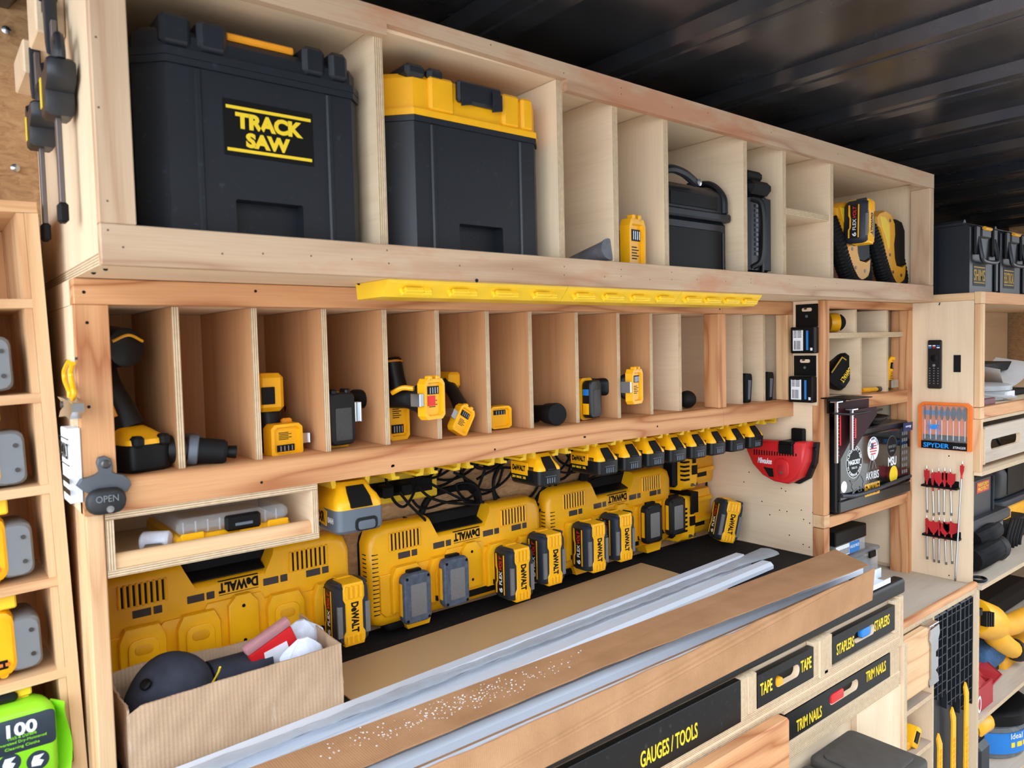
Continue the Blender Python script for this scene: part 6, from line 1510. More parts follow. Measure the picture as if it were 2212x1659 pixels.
b.stuff('flag_stripes', 'red', t); MB().box(c.x-r*.42, c.x+r*.02, YM-.0015, YM-.0011, c.z+r*.02, c.z+r*.46).build('flag_canton', 'blue_dark', t)
arc_text('THE NEW YORK', c, r*.83, 160, 20, r*.26, 'blue_dark')
c, r = disc(1926.5, 964, 46, 'grey_label'); MB().cyl((c.x, YM-.0006, c.z), (c.x, YM-.0009, c.z), r*.95, n=28).build('sticker_face', 'ink', t); text('IRON TECH', .02, 'grey_shell', t, (c.x, YM-.0012, c.z), FRONT, fit=(r*1.4, r*.26)); text('LIFTING', .02, 'grey_shell', t, (c.x, YM-.0012, c.z-r*.42), FRONT, fit=(r*.8, r*.16))
c = mw(1927, 996); text('MSU', .03, 'white_print', t, (c.x, YM-.0008, c.z), FRONT, fit=(.070, .036), bold=.03)
c = mw(1884, 1026); text('AKRIBIS', .03, 'white_print', t, (c.x, YM-.0008, c.z), FRONT, fit=(.105, .030)); text('LEATHER', .02, 'grey_shell', t, (c.x, YM-.0008, c.z-.032), FRONT, fit=(.09, .010), space=1.4)
b = MB()
for s in (-1, 1): b.prism([(c.x+s*.028, c.z+.022), (c.x+s*.032, c.z+.022), (c.x+s*.006, c.z+.078), (c.x+s*.002, c.z+.078)], 'y', YM-.001, YM-.0004)
b.prism([(c.x-.004, c.z+.024), (c.x, c.z+.024), (c.x+.014, c.z+.060), (c.x+.010, c.z+.060)], 'y', YM-.001, YM-.0004); b.stuff('emblem', 'grey_shell', t)
c = mw(1884, 1056); w_ = mw(1900, 1050).x-mw(1868, 1050).x; MB().box(c.x-w_/2, c.x+w_/2, YM-.0008, YM-.0003, c.z-.024, c.z+.024).build('sticker', 'yellow', t); text('DeWALT', .03, 'ink', t, (c.x, YM-.0013, c.z), FRONT, fit=(w_*.9, .034), bold=.02)
disc(1930, 1025, 38, 'yellow_print'); disc(1823, 1052, 25, 'white_print')
LN = [(1841, 1070), (1844, 1060), (1840, 1053), (1842, 1046), (1838, 1041), (1836, 1038), (1845, 1041), (1852, 1037), (1856, 1029), (1860, 1026), (1863, 1032), (1866, 1040), (1864, 1046), (1866, 1056), (1861, 1052), (1857, 1050), (1861, 1060), (1855, 1062), (1852, 1056), (1846, 1062), (1843, 1070), (1841, 1070)]
MB().tube([mw(*q, .0008) for q in LN], .0016, 5).build('lion_outline', 'grey_shell', t)
o = MB().rev((mw(1905, 880).x, YM+.11, mz1+.0008), (mw(1905, 880).x, YM+.11, mz1+.5), [(0, .060), (.004, .095), (.022, .118), (.030, .128), (.033, .128), (.028, .116), (.010, .08), (.008, 0)], 32).build('frying_pan', 'pan_steel', ang=40); tag(o, 'shallow dark pan lying on top of the microwave', 'pan')
# bracket and framing squares
YQ = YM-.030
t = thing('square_bracket', 'black bracket over the microwave holding two speed squares', 'bracket')
P = [PY(px, py, YQ+.026) for px, py in ((1786, 860), (1862, 856), (1850, 866), (1835, 880), (1820, 890), (1786, 893))]
b = MB(); zz0, zz1 = P[5].z, P[0].z
MB().box(P[0].x, P[0].x+.16, YQ-.060, YQ+.050, zz1-.004, zz1, c=.001).build('top_plate', 'deep_black', t)
b.prism([(P[0].x, zz0), (P[0].x, zz1-.0045), (P[0].x+.16, zz1-.0045), (P[0].x+.13, zz0+.04), (P[0].x+.06, zz0)], 'y', YQ+.020, YQ+.026); b.build('side_plate', 'deep_black', t)
b = MB(); b.tube(smooth_path([PY(1800, 893, YQ-.02), PY(1840, 895, YQ-.03), PY(1880, 889, YQ-.02), PY(1905, 884, YQ)], 5), .004, 8); b.build('front_rail', 'deep_black', t)
def square(label, top, bot, right, hy, y):
    t = thing('speed_square', label, 'square', group='dark red speed squares over the microwave')
    A, B, C_ = PY(*top, y), PY(*bot, y), PY(*right, y); x0 = A.x
    MB().prism([(x0, A.z), (C_.x, A.z), (C_.x, A.z-.03), (x0+.016, B.z), (x0, B.z)], 'y', y-.002, y+.002).build('blade', 'square_red', t, smooth=False)
    MB().box(x0-.006, x0+.004, y-.006, y+.003, B.z, A.z, c=.001).build('edge', 'steel', t)
    MB().box(x0-.020, x0+.022, y-.014, y+.012, A.z+.0005, A.z+.006, c=.001).build('flange', 'steel', t)
    b = MB()
    for k in range(14): u = k/13; b.box(x0+.010, x0+.018, y-.0026, y-.0018, A.z+(B.z-A.z)*(.08+.8*u)-.0012, A.z+(B.z-A.z)*(.08+.8*u)+.0012)
    b.box(x0+.022, x0+.030, y-.0028, y-.0018, A.z+(B.z-A.z)*.72, A.z+(B.z-A.z)*.22)
    b.stuff('scale_marks', 'red_print', t)
square('left speed square with steel edge hanging over the microwave door', (1806, 870), (1809, 1000), (1876, 865), 0, YQ)
square('right speed square with steel edge hanging over the microwave door', (1839, 886), (1838, 972), (1893, 880), 0, YQ-.022)
# ------------------------------------------------------------------ boxes in the bay below
ZBay = .7018
t = thing('clear_case', 'clear plastic parts case in the bay under the microwave', 'case'); c = PY(1850, 1200, YR+.06)
cx0_, cx1_ = PY(1800, 1205, YR+.05).x, PY(1898, 1200, YR+.05).x; ctop = PY(1850, 1196, YR+.05).z
MB().box(cx0_, cx1_, YR+.05, YR+.30, ZBay, ctop-.016, c=.006).build('tray', 'clear_plastic', t)
MB().box(cx0_-.004, cx1_+.004, YR+.046, YR+.304, ctop-.0155, ctop, c=.003).build('lid', 'smoke_plastic', t)
for x in (cx0_+.08, cx1_-.10): MB().box(x, x+.05, YR+.036, YR+.046, ctop-.035, ctop-.008, c=.003).build('latch', 'deep_black', t)
MB().box(cx0_+.02, cx1_-.02, YR+.07, YR+.28, ZBay+.006, ctop-.05).build('contents', 'rubber_grey', t)
t = thing('label_box', 'small black lidded box with blue label standing on the clear case', 'box')
q0, q1 = PY(1804, 1170, YR+.06).x, PY(1869, 1165, YR+.06).x; zq = PY(1838, 1140, YR+.06).z
MB().box(q0, q1, YR+.06, YR+.20, ctop+.0006, zq-.055, c=.004).build('tray', 'clear_plastic', t)
MB().box(q0-.004, q1+.004, YR+.056, YR+.204, zq-.0545, zq, c=.004).build('lid', 'deep_black', t)
MB().box(q0+.004, q0+(q1-q0)*.62, YR+.0585, YR+.0598, ctop+.006, zq-.058).build('label_plate', 'white_paper', t)
MB().box(q0+(q1-q0)*.45, q0+(q1-q0)*.78, YR+.0575, YR+.0584, ctop+.006, zq-.058).build('label_plate', 'blue', t)
text('VALUE PACK', .02, 'white_print', t, (q0+(q1-q0)*.615, YR+.0570, zq-.075), FRONT, fit=(.075, .012))
b = MB(); rs = random.Random(8)
for k in range(10): b.box(q0+.02+.010*k, q0+.024+.010*k, YR+.0578, YR+.0584, ctop+.010, ctop+.034)
b.stuff('barcode', 'ink', t)
# ------------------------------------------------------------------ on the bit panel
def sx(px, py, d=0.0): return PX(px, py, X2-d)
t = thing('remote_control', 'black remote control mounted on the plywood bit panel', 'remote')
p0, p1 = sx(2003, 735, .016), sx(2032, 840, .016)
MB().box(X2-.016, X2-.0006, p1.y, p0.y, p1.z, p0.z, c=.004).build('body', 'mw_black', t)
H_, w_ = p0.z-p1.z, p0.y-p1.y; ym = (p0.y+p1.y)/2
b = MB()
for r_, dz in enumerate((.115, .155)):
    for j in range(3):
        MB().box(X2-.0172, X2-.0155, ym+w_*(.30-.30*j)-w_*.11, ym+w_*(.30-.30*j)+w_*.11, p0.z-H_*dz-.0025, p0.z-H_*dz+.0025, c=.0006).build('app_key', ('white_paper', 'white_paper', 'blue', 'blue', 'red', 'white_paper')[r_*3+j], t)
for r_ in range(7):
    for j in range(3): b.box(X2-.0170, X2-.0155, ym+w_*(.30-.30*j)-.0022, ym+w_*(.30-.30*j)+.0022, p0.z-H_*(.58+.052*r_)-.0018, p0.z-H_*(.58+.052*r_)+.0018)
b.stuff('keys', 'grey_shell', t)
MB().rev((X2-.0155, ym, p0.z-H_*.37), (X2-.02, ym, p0.z-H_*.37), [(0, .014), (.001, .014), (.002, .012), (.0021, 0)], 20).build('dial', 'deep_black', t)
MB().cyl((X2-.0155, ym, p0.z-H_*.52), (X2-.0172, ym, p0.z-H_*.52), .0055, n=14).build('home_key', 'grey_shell', t)
p0, p1 = sx(2060, 767, .003), sx(2075, 804, .003); o = MB().box(X2-.004, X2-.0004, p1.y, p0.y, p1.z, p0.z, c=.0008).build('hook_strip', 'rubber'); tag(o, 'small black hook strip patch on the plywood bit panel', 'strip')
# bit case
t = thing('bit_case', 'orange framed clear case of spade bits on the plywood bit panel', 'bit case')
p0, p1 = sx(1984, 872, .024), sx(2096, 972, .024); y1_, y0_, z1_, z0_ = p0.y, p1.y, (p0.z+sx(2090, 868, .024).z)/2, p1.z-.008
w_, H_ = y1_-y0_, z1_-z0_; ym = (y0_+y1_)/2
def YZ(u, v): return (y1_-w_*u, z1_-H_*v)
out = [YZ(*q) for q in ((.08, 0), (.92, 0), (1, .07), (1, 1), (0, 1), (0, .07))]
inn = [YZ(*q) for q in ((.12, .05), (.88, .05), (.94, .10), (.94, .96), (.06, .96), (.06, .10))]
n = 6; vs = [(X2-.024, *p) for p in out]+[(X2-.024, *p) for p in inn]+[(X2-.0006, *p) for p in out]+[(X2-.006, *p) for p in inn]
fs = [(2*n+i, 2*n+(i+1) % n, i*0+(i+1) % n, i) for i in range(n)]+[(i, (i+1) % n, n+(i+1) % n, n+i) for i in range(n)]+[(n+i, n+(i+1) % n, 3*n+(i+1) % n, 3*n+i) for i in range(n)]+[tuple(range(2*n, 3*n)), tuple(range(3*n, 4*n))]
MB().add(vs, fs).build('frame', 'orange', t, smooth=False)
a, c = YZ(.07, .18), YZ(.93, .28); MB().box(X2-.010, X2-.0065, c[0], a[0], c[1], a[1]).build('backing', 'blue', t, smooth=False)
a, c = YZ(.07, .70), YZ(.93, .84); MB().box(X2-.012, X2-.0065, c[0], a[0], c[1], a[1], c=.002).build('bit_holder', 'black_plastic', t)
for k in range(8):
    u = .11+.11*k; yy, _ = YZ(u, 0); z_a, z_b, z_c = YZ(0, .08)[1], YZ(0, .38)[1], YZ(0, .80)[1]; ww = .0035+.0009*k
    bt = MB(); bt.prism([(yy-.001, z_a), (yy-ww, z_a-.012), (yy-ww, z_b+.012), (yy-.0018, z_b), (yy+.0018, z_b), (yy+ww, z_b+.012), (yy+ww, z_a-.012), (yy+.001, z_a)], 'x', X2-.014, X2-.0115)
    bb = bt.build('spade_bit', 'dark_steel', t, smooth=False); MB().cyl((X2-.013, yy, z_b), (X2-.013, yy, z_c), .0017, n=8).build('shank', 'steel', bb)
a, c = YZ(.06, .84), YZ(.94, .995); MB().box(X2-.0265, X2-.0165, c[0], a[0], c[1], a[1], c=.001).build('name_band', 'deep_black', t)
a = YZ(.36, .92); text('SPYDER', .03, 'blue_bright', t, (X2-.0270, a[0], a[1]), SIDE, fit=(w_*.50, H_*.10), bold=.02)
a = YZ(.80, .935); text('STINGER', .02, 'white_print', t, (X2-.0270, a[0], a[1]), SIDE, fit=(w_*.24, H_*.05), shear=.2)
MB().box(X2-.0215, X2-.020, YZ(.94, 0)[0], YZ(.06, 0)[0], YZ(0, .83)[1], YZ(0, .06)[1]).build('window', 'clear_thin', t, smooth=False)
a = YZ(.30, .54); b = MB(); b.rb('x', (a[0], a[1]+.003), .016, .020, .0075, X2-.0222, X2-.0216, 0); b.cut()
for s in (-1, 1):
    for k, (dy, dz) in enumerate(((.026, .030), (.030, .012), (.030, -.012), (.020, -.032))):
        b.tube([(X2-.0219, a[0]+s*.005, a[1]+.006-.004*k), (X2-.0219, a[0]+s*dy*.75, a[1]+dz*.35+.006), (X2-.0219, a[0]+s*dy*.8, a[1]+dz)], .0018, 5)
b.stuff('spider_emblem', 'blue_bright', t)
# racks of red wood bits
def wood_bit(label, top, bot, kind, d=.018, group='red wood bits on the bit panel'):
    t = thing('wood_bit', label, 'drill bit', group=group); a, e = sx(*top, d), sx(*bot, d); L_ = (a-e).length; dr = (e-a).normalized()
    hw = {'wide': .020, 'mid': .011, 'thin': .006, 'huge': .032, 'auger': .008}[kind]; side = Vector((0, 1, 0)); side = (side-dr*side.dot(dr)).normalized(); nx = Vector((1, 0, 0))
    hl = .060 if kind != 'auger' else .05
    def S(u, w): return a+dr*u+side*w
    poly = [(0, .0006), (.010, .003), (.013, hw*.4), (.010, hw), (.016, hw*.92), (hl*.62, hw*.9), (hl*.86, hw*.55), (hl, .0034)]
    pts = [S(u, w) for u, w in poly]+[S(u, -w) for u, w in reversed(poly)]
    MB().loft([[tuple(p-nx*.0016) for p in pts], [tuple(p+nx*.0016) for p in pts]]).build('blade', 'steel' if kind == 'steel' else 'bit_red', t, smooth=False)
    tip = a-dr*.010; MB().cyl(a+dr*.004, tip, .0026, .0004, n=8).build('point', 'steel', t)
    m1 = a+dr*(hl+.18*(L_-hl)) if kind != 'auger' else a+dr*(hl+.03*L_)
    MB().cyl(a+dr*(hl-.003), m1, .0036, n=8).build('shank', 'bit_red', t); MB().cyl(m1, e-dr*.012, .0036, n=8).build('shank', 'steel', t)
    MB().rev(e-dr*.012, e, [(0, .0032), (.003, .0042), (.006, .0042), (.007, .0034), (.009, .0042), (.012, .0040), (.0121, 0)], 6).build('hex_end', 'dark_steel', t)
def rack(label, p, q):
    t = thing('bit_rack', label, 'rack', group='black bit racks on the bit panel'); a, e = sx(*p), sx(*q)
    z = (a.z+e.z)/2
    MB().box(X2-.003, X2-.0004, e.y, a.y, z-.002, z+.022, c=.0006).build('back_strip', 'deep_black', t); MB().box(X2-.030, X2-.0004, e.y-.002, a.y+.004, z-.010, z-.002, c=.0008).build('ledge', 'deep_black', t)
rack('upper black rack of red wood bits', (1998, 1043), (2072, 1052)); rack('lower black rack of red wood bits', (2000, 1148), (2076, 1162))
W5 = [((2002, 1010), (2003, 1107), 'mid'), ((2014, 1018), (2017, 1114), 'thin'), ((2028, 1015), (2028, 1112), 'wide'), ((2041, 1015), (2039, 1112), 'mid'), ((2053, 1017), (2055, 1114), 'wide')]
W6 = [((2002, 1116), (2003, 1208), 'thin'), ((2016, 1121), (2018, 1214), 'wide'), ((2029, 1121), (2028, 1216), 'thin'), ((2040, 1125), (2044, 1220), 'wide'), ((2054, 1123), (2057, 1218), 'huge')]
on = ('first', 'second', 'third', 'fourth', 'fifth')
for (a, c, k), nm in zip(W5, on): wood_bit(nm+' red wood bit from the left in the upper rack', a, c, k)
for (a, c, k), nm in zip(W6, on): wood_bit(nm+' red wood bit from the left in the lower rack', a, c, k)
wood_bit('very long red tipped auger bit slanting across both racks', (2079, 1000), (2063, 1255), 'auger', .034)
# ------------------------------------------------------------------ far cabinet: things in its bays
def FR(px0, px1, py0, py1, y):
    xm_, ym_ = (px0+px1)/2, (py0+py1)/2
    return PY(px0, ym_, y).x, PY(px1, ym_, y).x, PY(xm_, py1, y).z, PY(xm_, py0, y).z
zb1 = ZB1-.0035
t = thing('lidded_tub', 'translucent lidded tub in the upper bay of the far cabinet', 'tub')
x0, x1, z0, z1 = FR(2112, 2192, 830, 872, -.28); cx_, rr = (x0+x1)/2-.01, (x1-x0)*.36; yt = -.355+rr+.03; hh = z1-zb1
MB().rev((cx_, yt, zb1), (cx_, yt, zb1+1), [(0, rr*.88), (.004, rr*.93), (hh*.62, rr), (hh*.625, rr*.95), (hh*.63, 0)], 28).build('tub', 'frost', t)
MB().rev((cx_, yt, zb1+hh*.64), (cx_, yt, zb1+1), [(0, rr*1.03), (.002, rr*1.06), (hh*.30, rr*1.06), (hh*.36, rr), (hh*.361, 0)], 28).build('lid', 'frost', t)
MB().box(cx_-.02, cx_+rr*.45, yt-rr-.004, yt-rr*.9, zb1+.012, zb1+hh*.58).build('label_plate', 'white_paper', t); MB().box(cx_-.02, cx_+rr*.2, yt-rr-.0055, yt-rr-.0042, zb1+.014, zb1+hh*.3).build('stripe', 'red', t)
MB().tube(smooth_path([(cx_-rr, yt-.01, zb1+hh*.6), (cx_-rr*.5, yt-rr*.95, zb1+hh*.36), (cx_+rr*.4, yt-rr*1.08, zb1+hh*.2), (cx_+rr*1.05, yt-rr*.4, zb1+hh*.45)], 6), .005, 6).build('handle', 'frost', t)
x0, x1, z0, z1 = FR(2108, 2160, 860, 880, -.35); o = MB().box(x0, x1-.05, -.350, -.338, zb1+.0004, zb1+.030, c=.003).build('flat_box', 'maroon'); tag(o, 'flat dark red box at the left front of the upper bay', 'box')
x0, x1, z0, z1 = FR(2108, 2162, 803, 830, -.10); o = MB().box(x0-.1, x1, -.10, .10, zb1+.0004, z1, c=.012).build('yellow_box', 'yellow_dark'); tag(o, 'yellow box behind the translucent tub', 'box'); zy = z1
x0, x1, z0, z1 = FR(2108, 2178, 786, 804, -.10); o = MB().box(x0-.1, x1, -.12, .12, zy+.0008, zy+.045, c=.004).build('black_tray', 'deep_black'); tag(o, 'flat black tray on top of the yellow box', 'tray')
b = MB(); vs = []; x0, x1, z0, z1 = FR(2150, 2260, 785, 842, -.2)
for k in range(17):
    u = k/16; x = x0+(x1-x0)*u; z = z0+(z1-z0)*(1-abs(math.sin(PI*(u*1.5+.05)))*.85); vs += [(x, -.22+.03*math.sin(6*u), z), (x+.05, -.02+.03*math.sin(6*u), z+.03)]
vs += [(x, y, z+.0012) for x, y, z in vs]; m = 34; fs = []
for k in range(16): fs += [(2*k, 2*k+1, 2*k+3, 2*k+2), (m+2*k, m+2*k+1, m+2*k+3, m+2*k+2), (2*k, 2*k+2, m+2*k+2, m+2*k), (2*k+1, 2*k+3, m+2*k+3, m+2*k+1)]
o = b.add(vs, fs+[(0, 1, m+1, m), (32, 33, m+33, m+32)]).build('curled_paper', 'white_paper', ang=70); tag(o, 'curled sheets of white paper in the upper bay', 'paper')
x0, x1, z0, z1 = FR(2180, 2240, 842, 876, -.26); o = MB().box(x0+.03, x1, -.26, .10, zb1+.0004, z1, c=.01).build('black_pouch', 'rubber'); tag(o, 'black pouch under the curled paper in the upper bay', 'pouch')
# drawer
t = thing('plywood_drawer', 'grey plywood drawer with rounded hand slot in the far cabinet', 'drawer')
dz0, dz1 = fz(2130, 1003)+.004, fz(2130, 924); dx0, dx1 = X2+.062, 4.10; hs = PY(2188, 951, YF); slw = PY(2206, 945, YF).x-PY(2142, 965, YF).x
hsx = (PY(2206, 945, YF).x+PY(2142, 965, YF).x)/2
MB().plate('y', ((dx0+dx1)/2, (dz0+dz1)/2), dx1-dx0, dz1-dz0, (hsx, hs.z+.004), slw, .044, .020, YF+.003, YF+.019, 0, 1).build('front', ['grey_ply', 'birch_x'], t)
for x in (dx0+.0005, dx1-.0135): MB().box(x, x+.013, YF+.0195, .20, dz0, dz1-.004).build('side', 'grey_ply', t)
MB().box(dx0+.014, dx1-.014, YF+.0195, .20, dz0, dz0+.008).build('bottom', 'grey_ply', t)
MB().box(dx0+.014, dx1-.014, .19, .20, dz0+.0085, dz1-.004).build('back', 'grey_ply', t)
MB().box(X2+.045, X2+.0605, YF+.001, YF+.02, dz0-.004, dz1-.006, mf={'-y': 1}).build('runner', ['birch_z', 'edge_x'], fu, smooth=False)
o = MB().tube(smooth_path([(hsx-.10, -.30, dz0+.03), (hsx-.02, -.335, dz0+.078), (hsx+.09, -.32, dz0+.04)], 6), .006, 7).build('coiled_cable', 'rubber'); tag(o, 'black cable showing in the plywood drawer hand slot', 'cable')
# shop vacuum on the middle shelf
zv = .7022
t = thing('shop_vacuum', 'black and yellow shop vacuum with hoses on the middle shelf', 'vacuum')
x0, x1, z0, z1 = FR(2104, 2147, 1028, 1118, -.24); MB().box(x0-.1, x1, -.24, .20, z0, min(z1, zd0-.02), c=.012).build('side_box', 'case_black', t)
MB().tube([(x1-.025, -.243, z0+.01), (x1-.025, -.243, min(z1, zd0-.02)-.01)], .006, 7).build('edge_band', 'battery_grey', t)
a, c, za, zc_ = FR(2110, 2137, 1039, 1062, -.2415); MB().box(a, c, -.2416, -.2403, za, zc_).build('sticker', 'red', t)
text('PERFORM', .02, 'yellow_print', t, ((a+c)/2, -.2421, zc_-(zc_-za)*.27), FRONT, fit=((c-a)*.84, (zc_-za)*.34), bold=.02); text('PROTECT', .02, 'yellow_print', t, ((a+c)/2, -.2421, za+(zc_-za)*.32), FRONT, fit=((c-a)*.84, (zc_-za)*.34), bold=.02)
x0, x1, z0, z1 = FR(2104, 2184, 1112, 1136, -.28); MB().box(x0-.05, x1, -.28, -.06, z0, z1, c=.010).build('platform', 'case_black', t); zpl = z0
x0, x1, z0, z1 = FR(2152, 2235, 1004, 1070, -.18); xm = (x0+x1)/2; w_ = x1-x0
MB().rb('z', (xm, .02), w_, .40, .08, z0, min(z1, zd0-.02), .03).build('motor_head', 'case_black', t)
MB().rb('z', (xm, .02), w_+.03, .43, .08, z0-.035, z0-.0005, .008).build('lid_band', 'battery_grey', t)
MB().rb('z', (xm-.01, .02), w_-.02, .39, .07, zv+.03, z0-.0355, .02).build('tank', 'yellow', t)
MB().box(x0-.004, x0+.10, -.215, -.16, z0-.10, z0-.04, c=.010).build('latch', 'yellow', t)
MB().box(xm-.13, xm+.10, -.1835, -.1795, z0+.02, z0+.17, c=.002).build('rating_label', 'ink', t)
a, c, za, zc_ = FR(2142, 2174, 1126, 1158, -.27); MB().box(a, c, -.26, -.20, za, min(zc_, zpl-.001), c=.012).build('switch_box', 'smoke_plastic', t)
a, c, za, zc_ = FR(2138, 2156, 1140, 1168, -.29); MB().box(a, c, -.29, -.262, za, zc_, c=.006).build('clip', 'battery_grey', t)
H1 = [PY(2100, 1168, -.27), PY(2118, 1160, -.28), PY(2136, 1150, -.28), PY(2146, 1142, -.24)]; MB().tube(smooth_path(H1, 12), .040, 14, rib=.08).build('hose', 'rubber', t, ang=20)
H2 = [PY(2098, 1210, -.30), PY(2116, 1202, -.31), PY(2134, 1192, -.31), PY(2146, 1184, -.29)]; MB().tube(smooth_path(H2, 14), .046, 14, rib=.08).build('hose', 'rubber', t, ang=20)
MB().rev(H2[-1], H2[-1]*2-H2[-2], [(-.005, .050), (.025, .060), (.045, .060), (.05, .050), (.0502, 0)], 18).build('hose_end', 'deep_black', t)
a, c, za, zc_ = FR(2176, 2225, 1120, 1205, -.25); MB().rb('z', ((a+c)/2, -.20), c-a, .10, .03, zv+.004, zc_, .02).build('cord_wrap', 'rubber', t)
for k in range(5): MB().tube(smooth_path([PY(2172+7*k, 1202, -.27), PY(2176+7*k, 1160, -.28), PY(2186+7*k, 1122, -.26)], 5), .007, 6).build('cord', 'rubber', t)
p = PY(2160, 1200, -.30); o = MB().box(p.x-.035, p.x+.035, -.315, -.26, zv, zv+.045, c=.003).build('wood_wedge', 'pine_x'); tag(o, 'small pine wedge on the shelf by the vacuum hose', 'wedge')
p = PY(2118, 1246, -.36); pts = [(p.x+.034*math.cos(2*PI*k/16), -.352+.026*math.sin(2*PI*k/16), zv+.0062) for k in range(17)]
o = MB().tube(pts, .0058, 8).build('rubber_ring', 'deep_black'); tag(o, 'black rubber ring on the shelf edge beside the bit panel', 'ring')
# lower shelf: yellow saw on cases, red carton
zl_ = ZFL+.0008
t = thing('reciprocating_saw', 'large yellow corded saw lying on cases on the lower shelf', 'saw'); ys = -.27
def sp_(px, py, d=0): return PY(px, py, ys+d)
MB().rev(sp_(2100, 1330), sp_(2158, 1352), [(0, .075), (.03, .080), (.20, .080), (.24, .072), (.30, .060), (.302, 0)], 22).build('motor', 'yellow', t)
MB().tube(smooth_path([sp_(2142, 1352), sp_(2152, 1376), sp_(2170, 1392), sp_(2190, 1404)], 6), lambda u: .056-.014*u, 14).build('handle', 'yellow', t, ang=60)
MB().tube(smooth_path([sp_(2150, 1350), sp_(2180, 1350), sp_(2215, 1334), sp_(2240, 1326)], 6), .048, 14).build('gear_case', 'yellow_dark', t, ang=60)
MB().rev(sp_(2186, 1400), sp_(2214, 1416), [(0, .046), (.03, .052), (.09, .048), (.11, .03), (.1102, 0)], 18).build('grip_end', 'deep_black', t)
a, c, za, zc_ = FR(2108, 2122, 1318, 1332, ys-.078); MB().box(a, c, ys-.079, ys-.06, za, zc_).build('rating_label', 'ink', t)
b = MB()
for k in range(4): q = sp_(2130+5*k, 1338, -.079); b.box(q.x-.006, q.x+.004, ys-.083, ys-.06, q.z-.03, q.z+.03)
b.stuff('vent_slot', 'ink', t)
a, c, za, zc_ = FR(2090, 2230, 1292, 1330, -.02); o = MB().box(a-.2, c, -.02, .25, zl_, zc_, c=.03).build('soft_case', 'rubber'); tag(o, 'tall soft black case at the back behind the yellow saw', 'case')
t = thing('blue_bundle', 'blue cloth wrapped bundle under the yellow saw', 'pouch'); a, c, za, zc_ = FR(2130, 2178, 1390, 1445, -.27); MB().rb('y', ((a+c)/2, (za+zc_)/2), c-a, zc_-za, .05, -.27, -.10, .02).build('bundle', 'denim', t)
MB().box(a+.02, c-.02, -.24, -.10, zl_, za+.01, c=.006).build('stand_box', 'deep_black', t)
t = thing('corded_tool', 'black and yellow tool base with printed power rating on the lower shelf', 'tool'); a, c, za, zc_ = FR(2156, 2260, 1448, 1484, -.28); MB().box(a, c, -.28, -.05, za, zc_, c=.02).build('body', 'deep_black', t)
MB().box(a+.03, c, -.24, -.05, zl_, za-.0005, c=.01).build('riser', 'deep_black', t)
q = PY(2199, 1449+12, -.2805); text('3600', .03, 'white_print', t, (q.x, -.2808, q.z), FRONT, fit=(PY(2210, 1461, -.28).x-PY(2188, 1461, -.28).x, .036), bold=.01)
a2, c2, zd_, ze_ = FR(2172, 2240, 1395, 1446, -.26); MB().rb('y', ((a2+c2)/2, (zc_+ze_)/2), c2-a2, ze_-zc_-.002, .03, -.26, -.10, .014).build('vent_head', 'yellow_dark', t)
t = thing('red_carton', 'open red carton with white lettering on the lower shelf', 'box')
rx0, rx1 = PY(2104, 1510, -.335).x, PY(2145, 1500, -.335).x; rt = PY(2125, 1482, -.335).z
MB().box(rx0, rx1, -.335, -.327, zl_, rt).build('front_panel', 'red_card', t); MB().box(rx0, rx1, -.21, -.20, zl_, rt).build('back_panel', 'red_card', t)
for x in (rx0, rx1-.008): MB().box(x, x+.008, -.3265, -.2105, zl_, rt).build('side_panel', 'red_card', t)
b = MB(); A = [PY(2106, 1486, -.33), PY(2142, 1484, -.335), PY(2166, 1458, -.36), PY(2128, 1424, -.25), PY(2108, 1440, -.25)]; n = 5; A = [tuple(p) for p in A]
b.add(A+[(x, y+.003, z+.003) for x, y, z in A], [tuple(range(n)), tuple(range(n, 2*n))]+[(i, (i+1) % n, n+(i+1) % n, n+i) for i in range(n)]); b.build('lid_flap', 'red_card', t, smooth=False)
q = PY(2113, 1525, -.336); text('CO', .04, 'white_print', t, (q.x, -.3357, q.z), FRONT, fit=(.07, .075), bold=.01)
t = thing('ribbed_case', 'dark ribbed case standing behind the red carton', 'case'); a, c, za, zc_ = FR(2100, 2134, 1385, 1450, -.19); MB().box(a-.1, c, -.195, -.10, zl_, zc_, c=.004).build('body', 'deep_black', t)
b = MB()
for k in range(6): b.box(a+.004, c-.004, -.1975, -.1945, za+(zc_-za)*(.15*k), za+(zc_-za)*(.15*k)+.006)
b.stuff('ribs', 'grey_plastic', t)
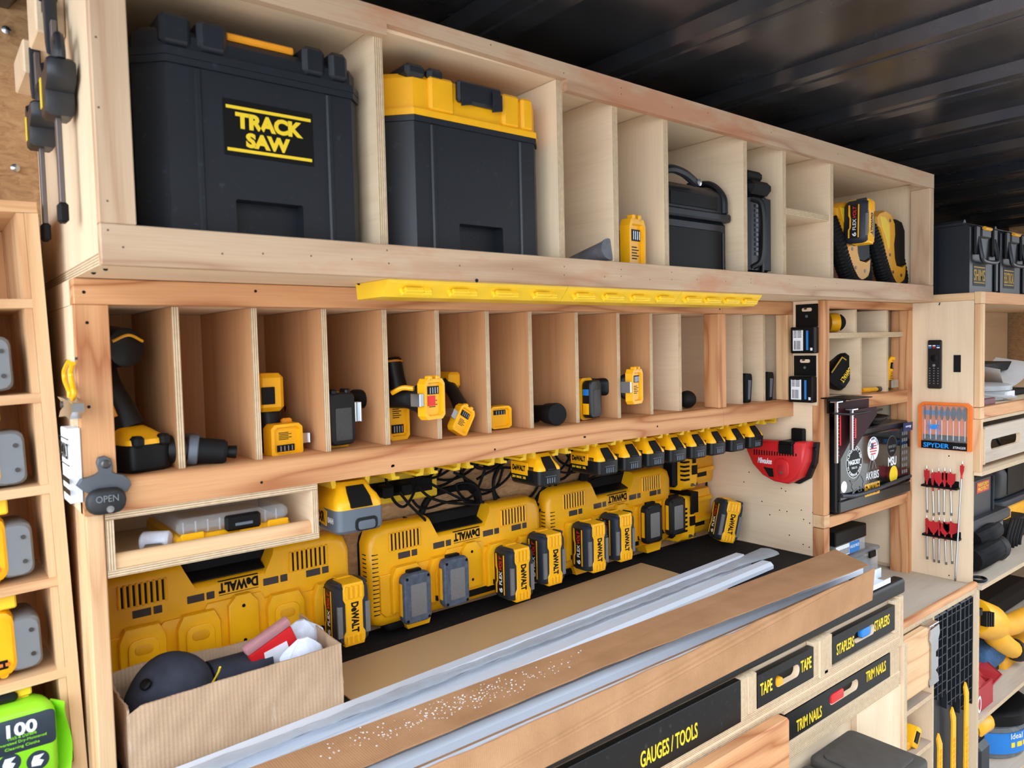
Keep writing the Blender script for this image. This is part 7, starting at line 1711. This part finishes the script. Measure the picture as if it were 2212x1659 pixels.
# bottom shelf: tub with blue label
zp = ZFB+.0008
t = thing('screw_tub', 'clear tub with black lid and blue label on the bottom shelf', 'tub'); x0, x1, z0, z1 = FR(2132, 2210, 1552, 1659, -.26); jx, rj = (x0+x1)/2+.03, (x1-x0)/2*.92; jy = -.33+rj; jh = PY(2170, 1578, -.30).z-zp
MB().rev((jx, jy, zp+.0), (jx, jy, 1), [(0, rj*.9), (.004, rj*.96), (jh*.92, rj), (jh*.98, rj*.94), (jh*.985, 0)], 28).build('tub', 'smoke_plastic', t)
MB().rev((jx, jy, zp+jh), (jx, jy, 1), [(0, rj*1.03), (.003, rj*1.07), (.050, rj*1.07), (.058, rj), (.0585, rj*.92), (.052, .0)], 28).build('lid', 'deep_black', t)
b = MB(); vs = []
for k in range(13):
    a = -PI*.92+PI*.72*k/12; vs += [(jx+rj*1.02*math.cos(a), jy+rj*1.02*math.sin(a), zp+.03), (jx+rj*1.02*math.cos(a), jy+rj*1.02*math.sin(a), zp+jh*.78)]
vs += [(jx+(x-jx)*.985, jy+(y-jy)*.985, z) for x, y, z in vs]; fs = []
for k in range(12): fs += [(2*k, 2*k+1, 2*k+3, 2*k+2), (26+2*k, 26+2*k+1, 26+2*k+3, 26+2*k+2), (2*k, 2*k+2, 26+2*k+2, 26+2*k), (2*k+1, 2*k+3, 26+2*k+3, 26+2*k+1)]
b.add(vs, fs+[(0, 1, 27, 26), (24, 25, 51, 50)]).build('label_wrap', 'blue', t, ang=60)
a = -PI*.62; text('Ideal', .03, 'white_print', t, (jx+rj*1.03*math.cos(a), jy+rj*1.03*math.sin(a), zp+jh*.70), ROT((-math.sin(a), math.cos(a), 0), (0, 0, 1)), fit=(.07, .026))
a = -PI*.58; MB().prism([(jx+rj*1.025*math.cos(a+d), jy+rj*1.025*math.sin(a+d)) for d in (-.25, 0, .25)]+[(jx+rj*1.005*math.cos(a+d), jy+rj*1.005*math.sin(a+d)) for d in (.25, 0, -.25)], 'z', zp+jh*.36, zp+jh*.50).build('label_panel', 'yellow_print', t)
x0, x1, z0, z1 = FR(2108, 2140, 1590, 1640, -.33); o = MB().box(x0, x1-.04, -.345, -.20, zp, z1-.02, c=.02).build('black_tool_case', 'case_black'); tag(o, 'low black case left of the tub on the bottom shelf', 'case')
MB().rb('z', ((x0+x1)/2-.02, -.27), (x1-x0)*.6, .09, .03, z1-.0195, z1-.012, .003).build('lid_panel', 'battery_grey', o)
q = PY(2106, 1568, -.24); o = MB().rev(q+Vector((-.05, 0, 0)), q+Vector((.2, -.02, 0)), [(0, .040), (.01, .044), (.13, .044), (.15, .034), (.1502, 0)], 16).build('yellow_bottle', 'yellow'); tag(o, 'yellow bottle standing behind the low black case on the bottom shelf', 'bottle')
MB().cyl((q.x+.02, -.24, q.z-.044), (q.x+.02, -.24, zp), .03, n=12).build('stand', 'rubber', o)
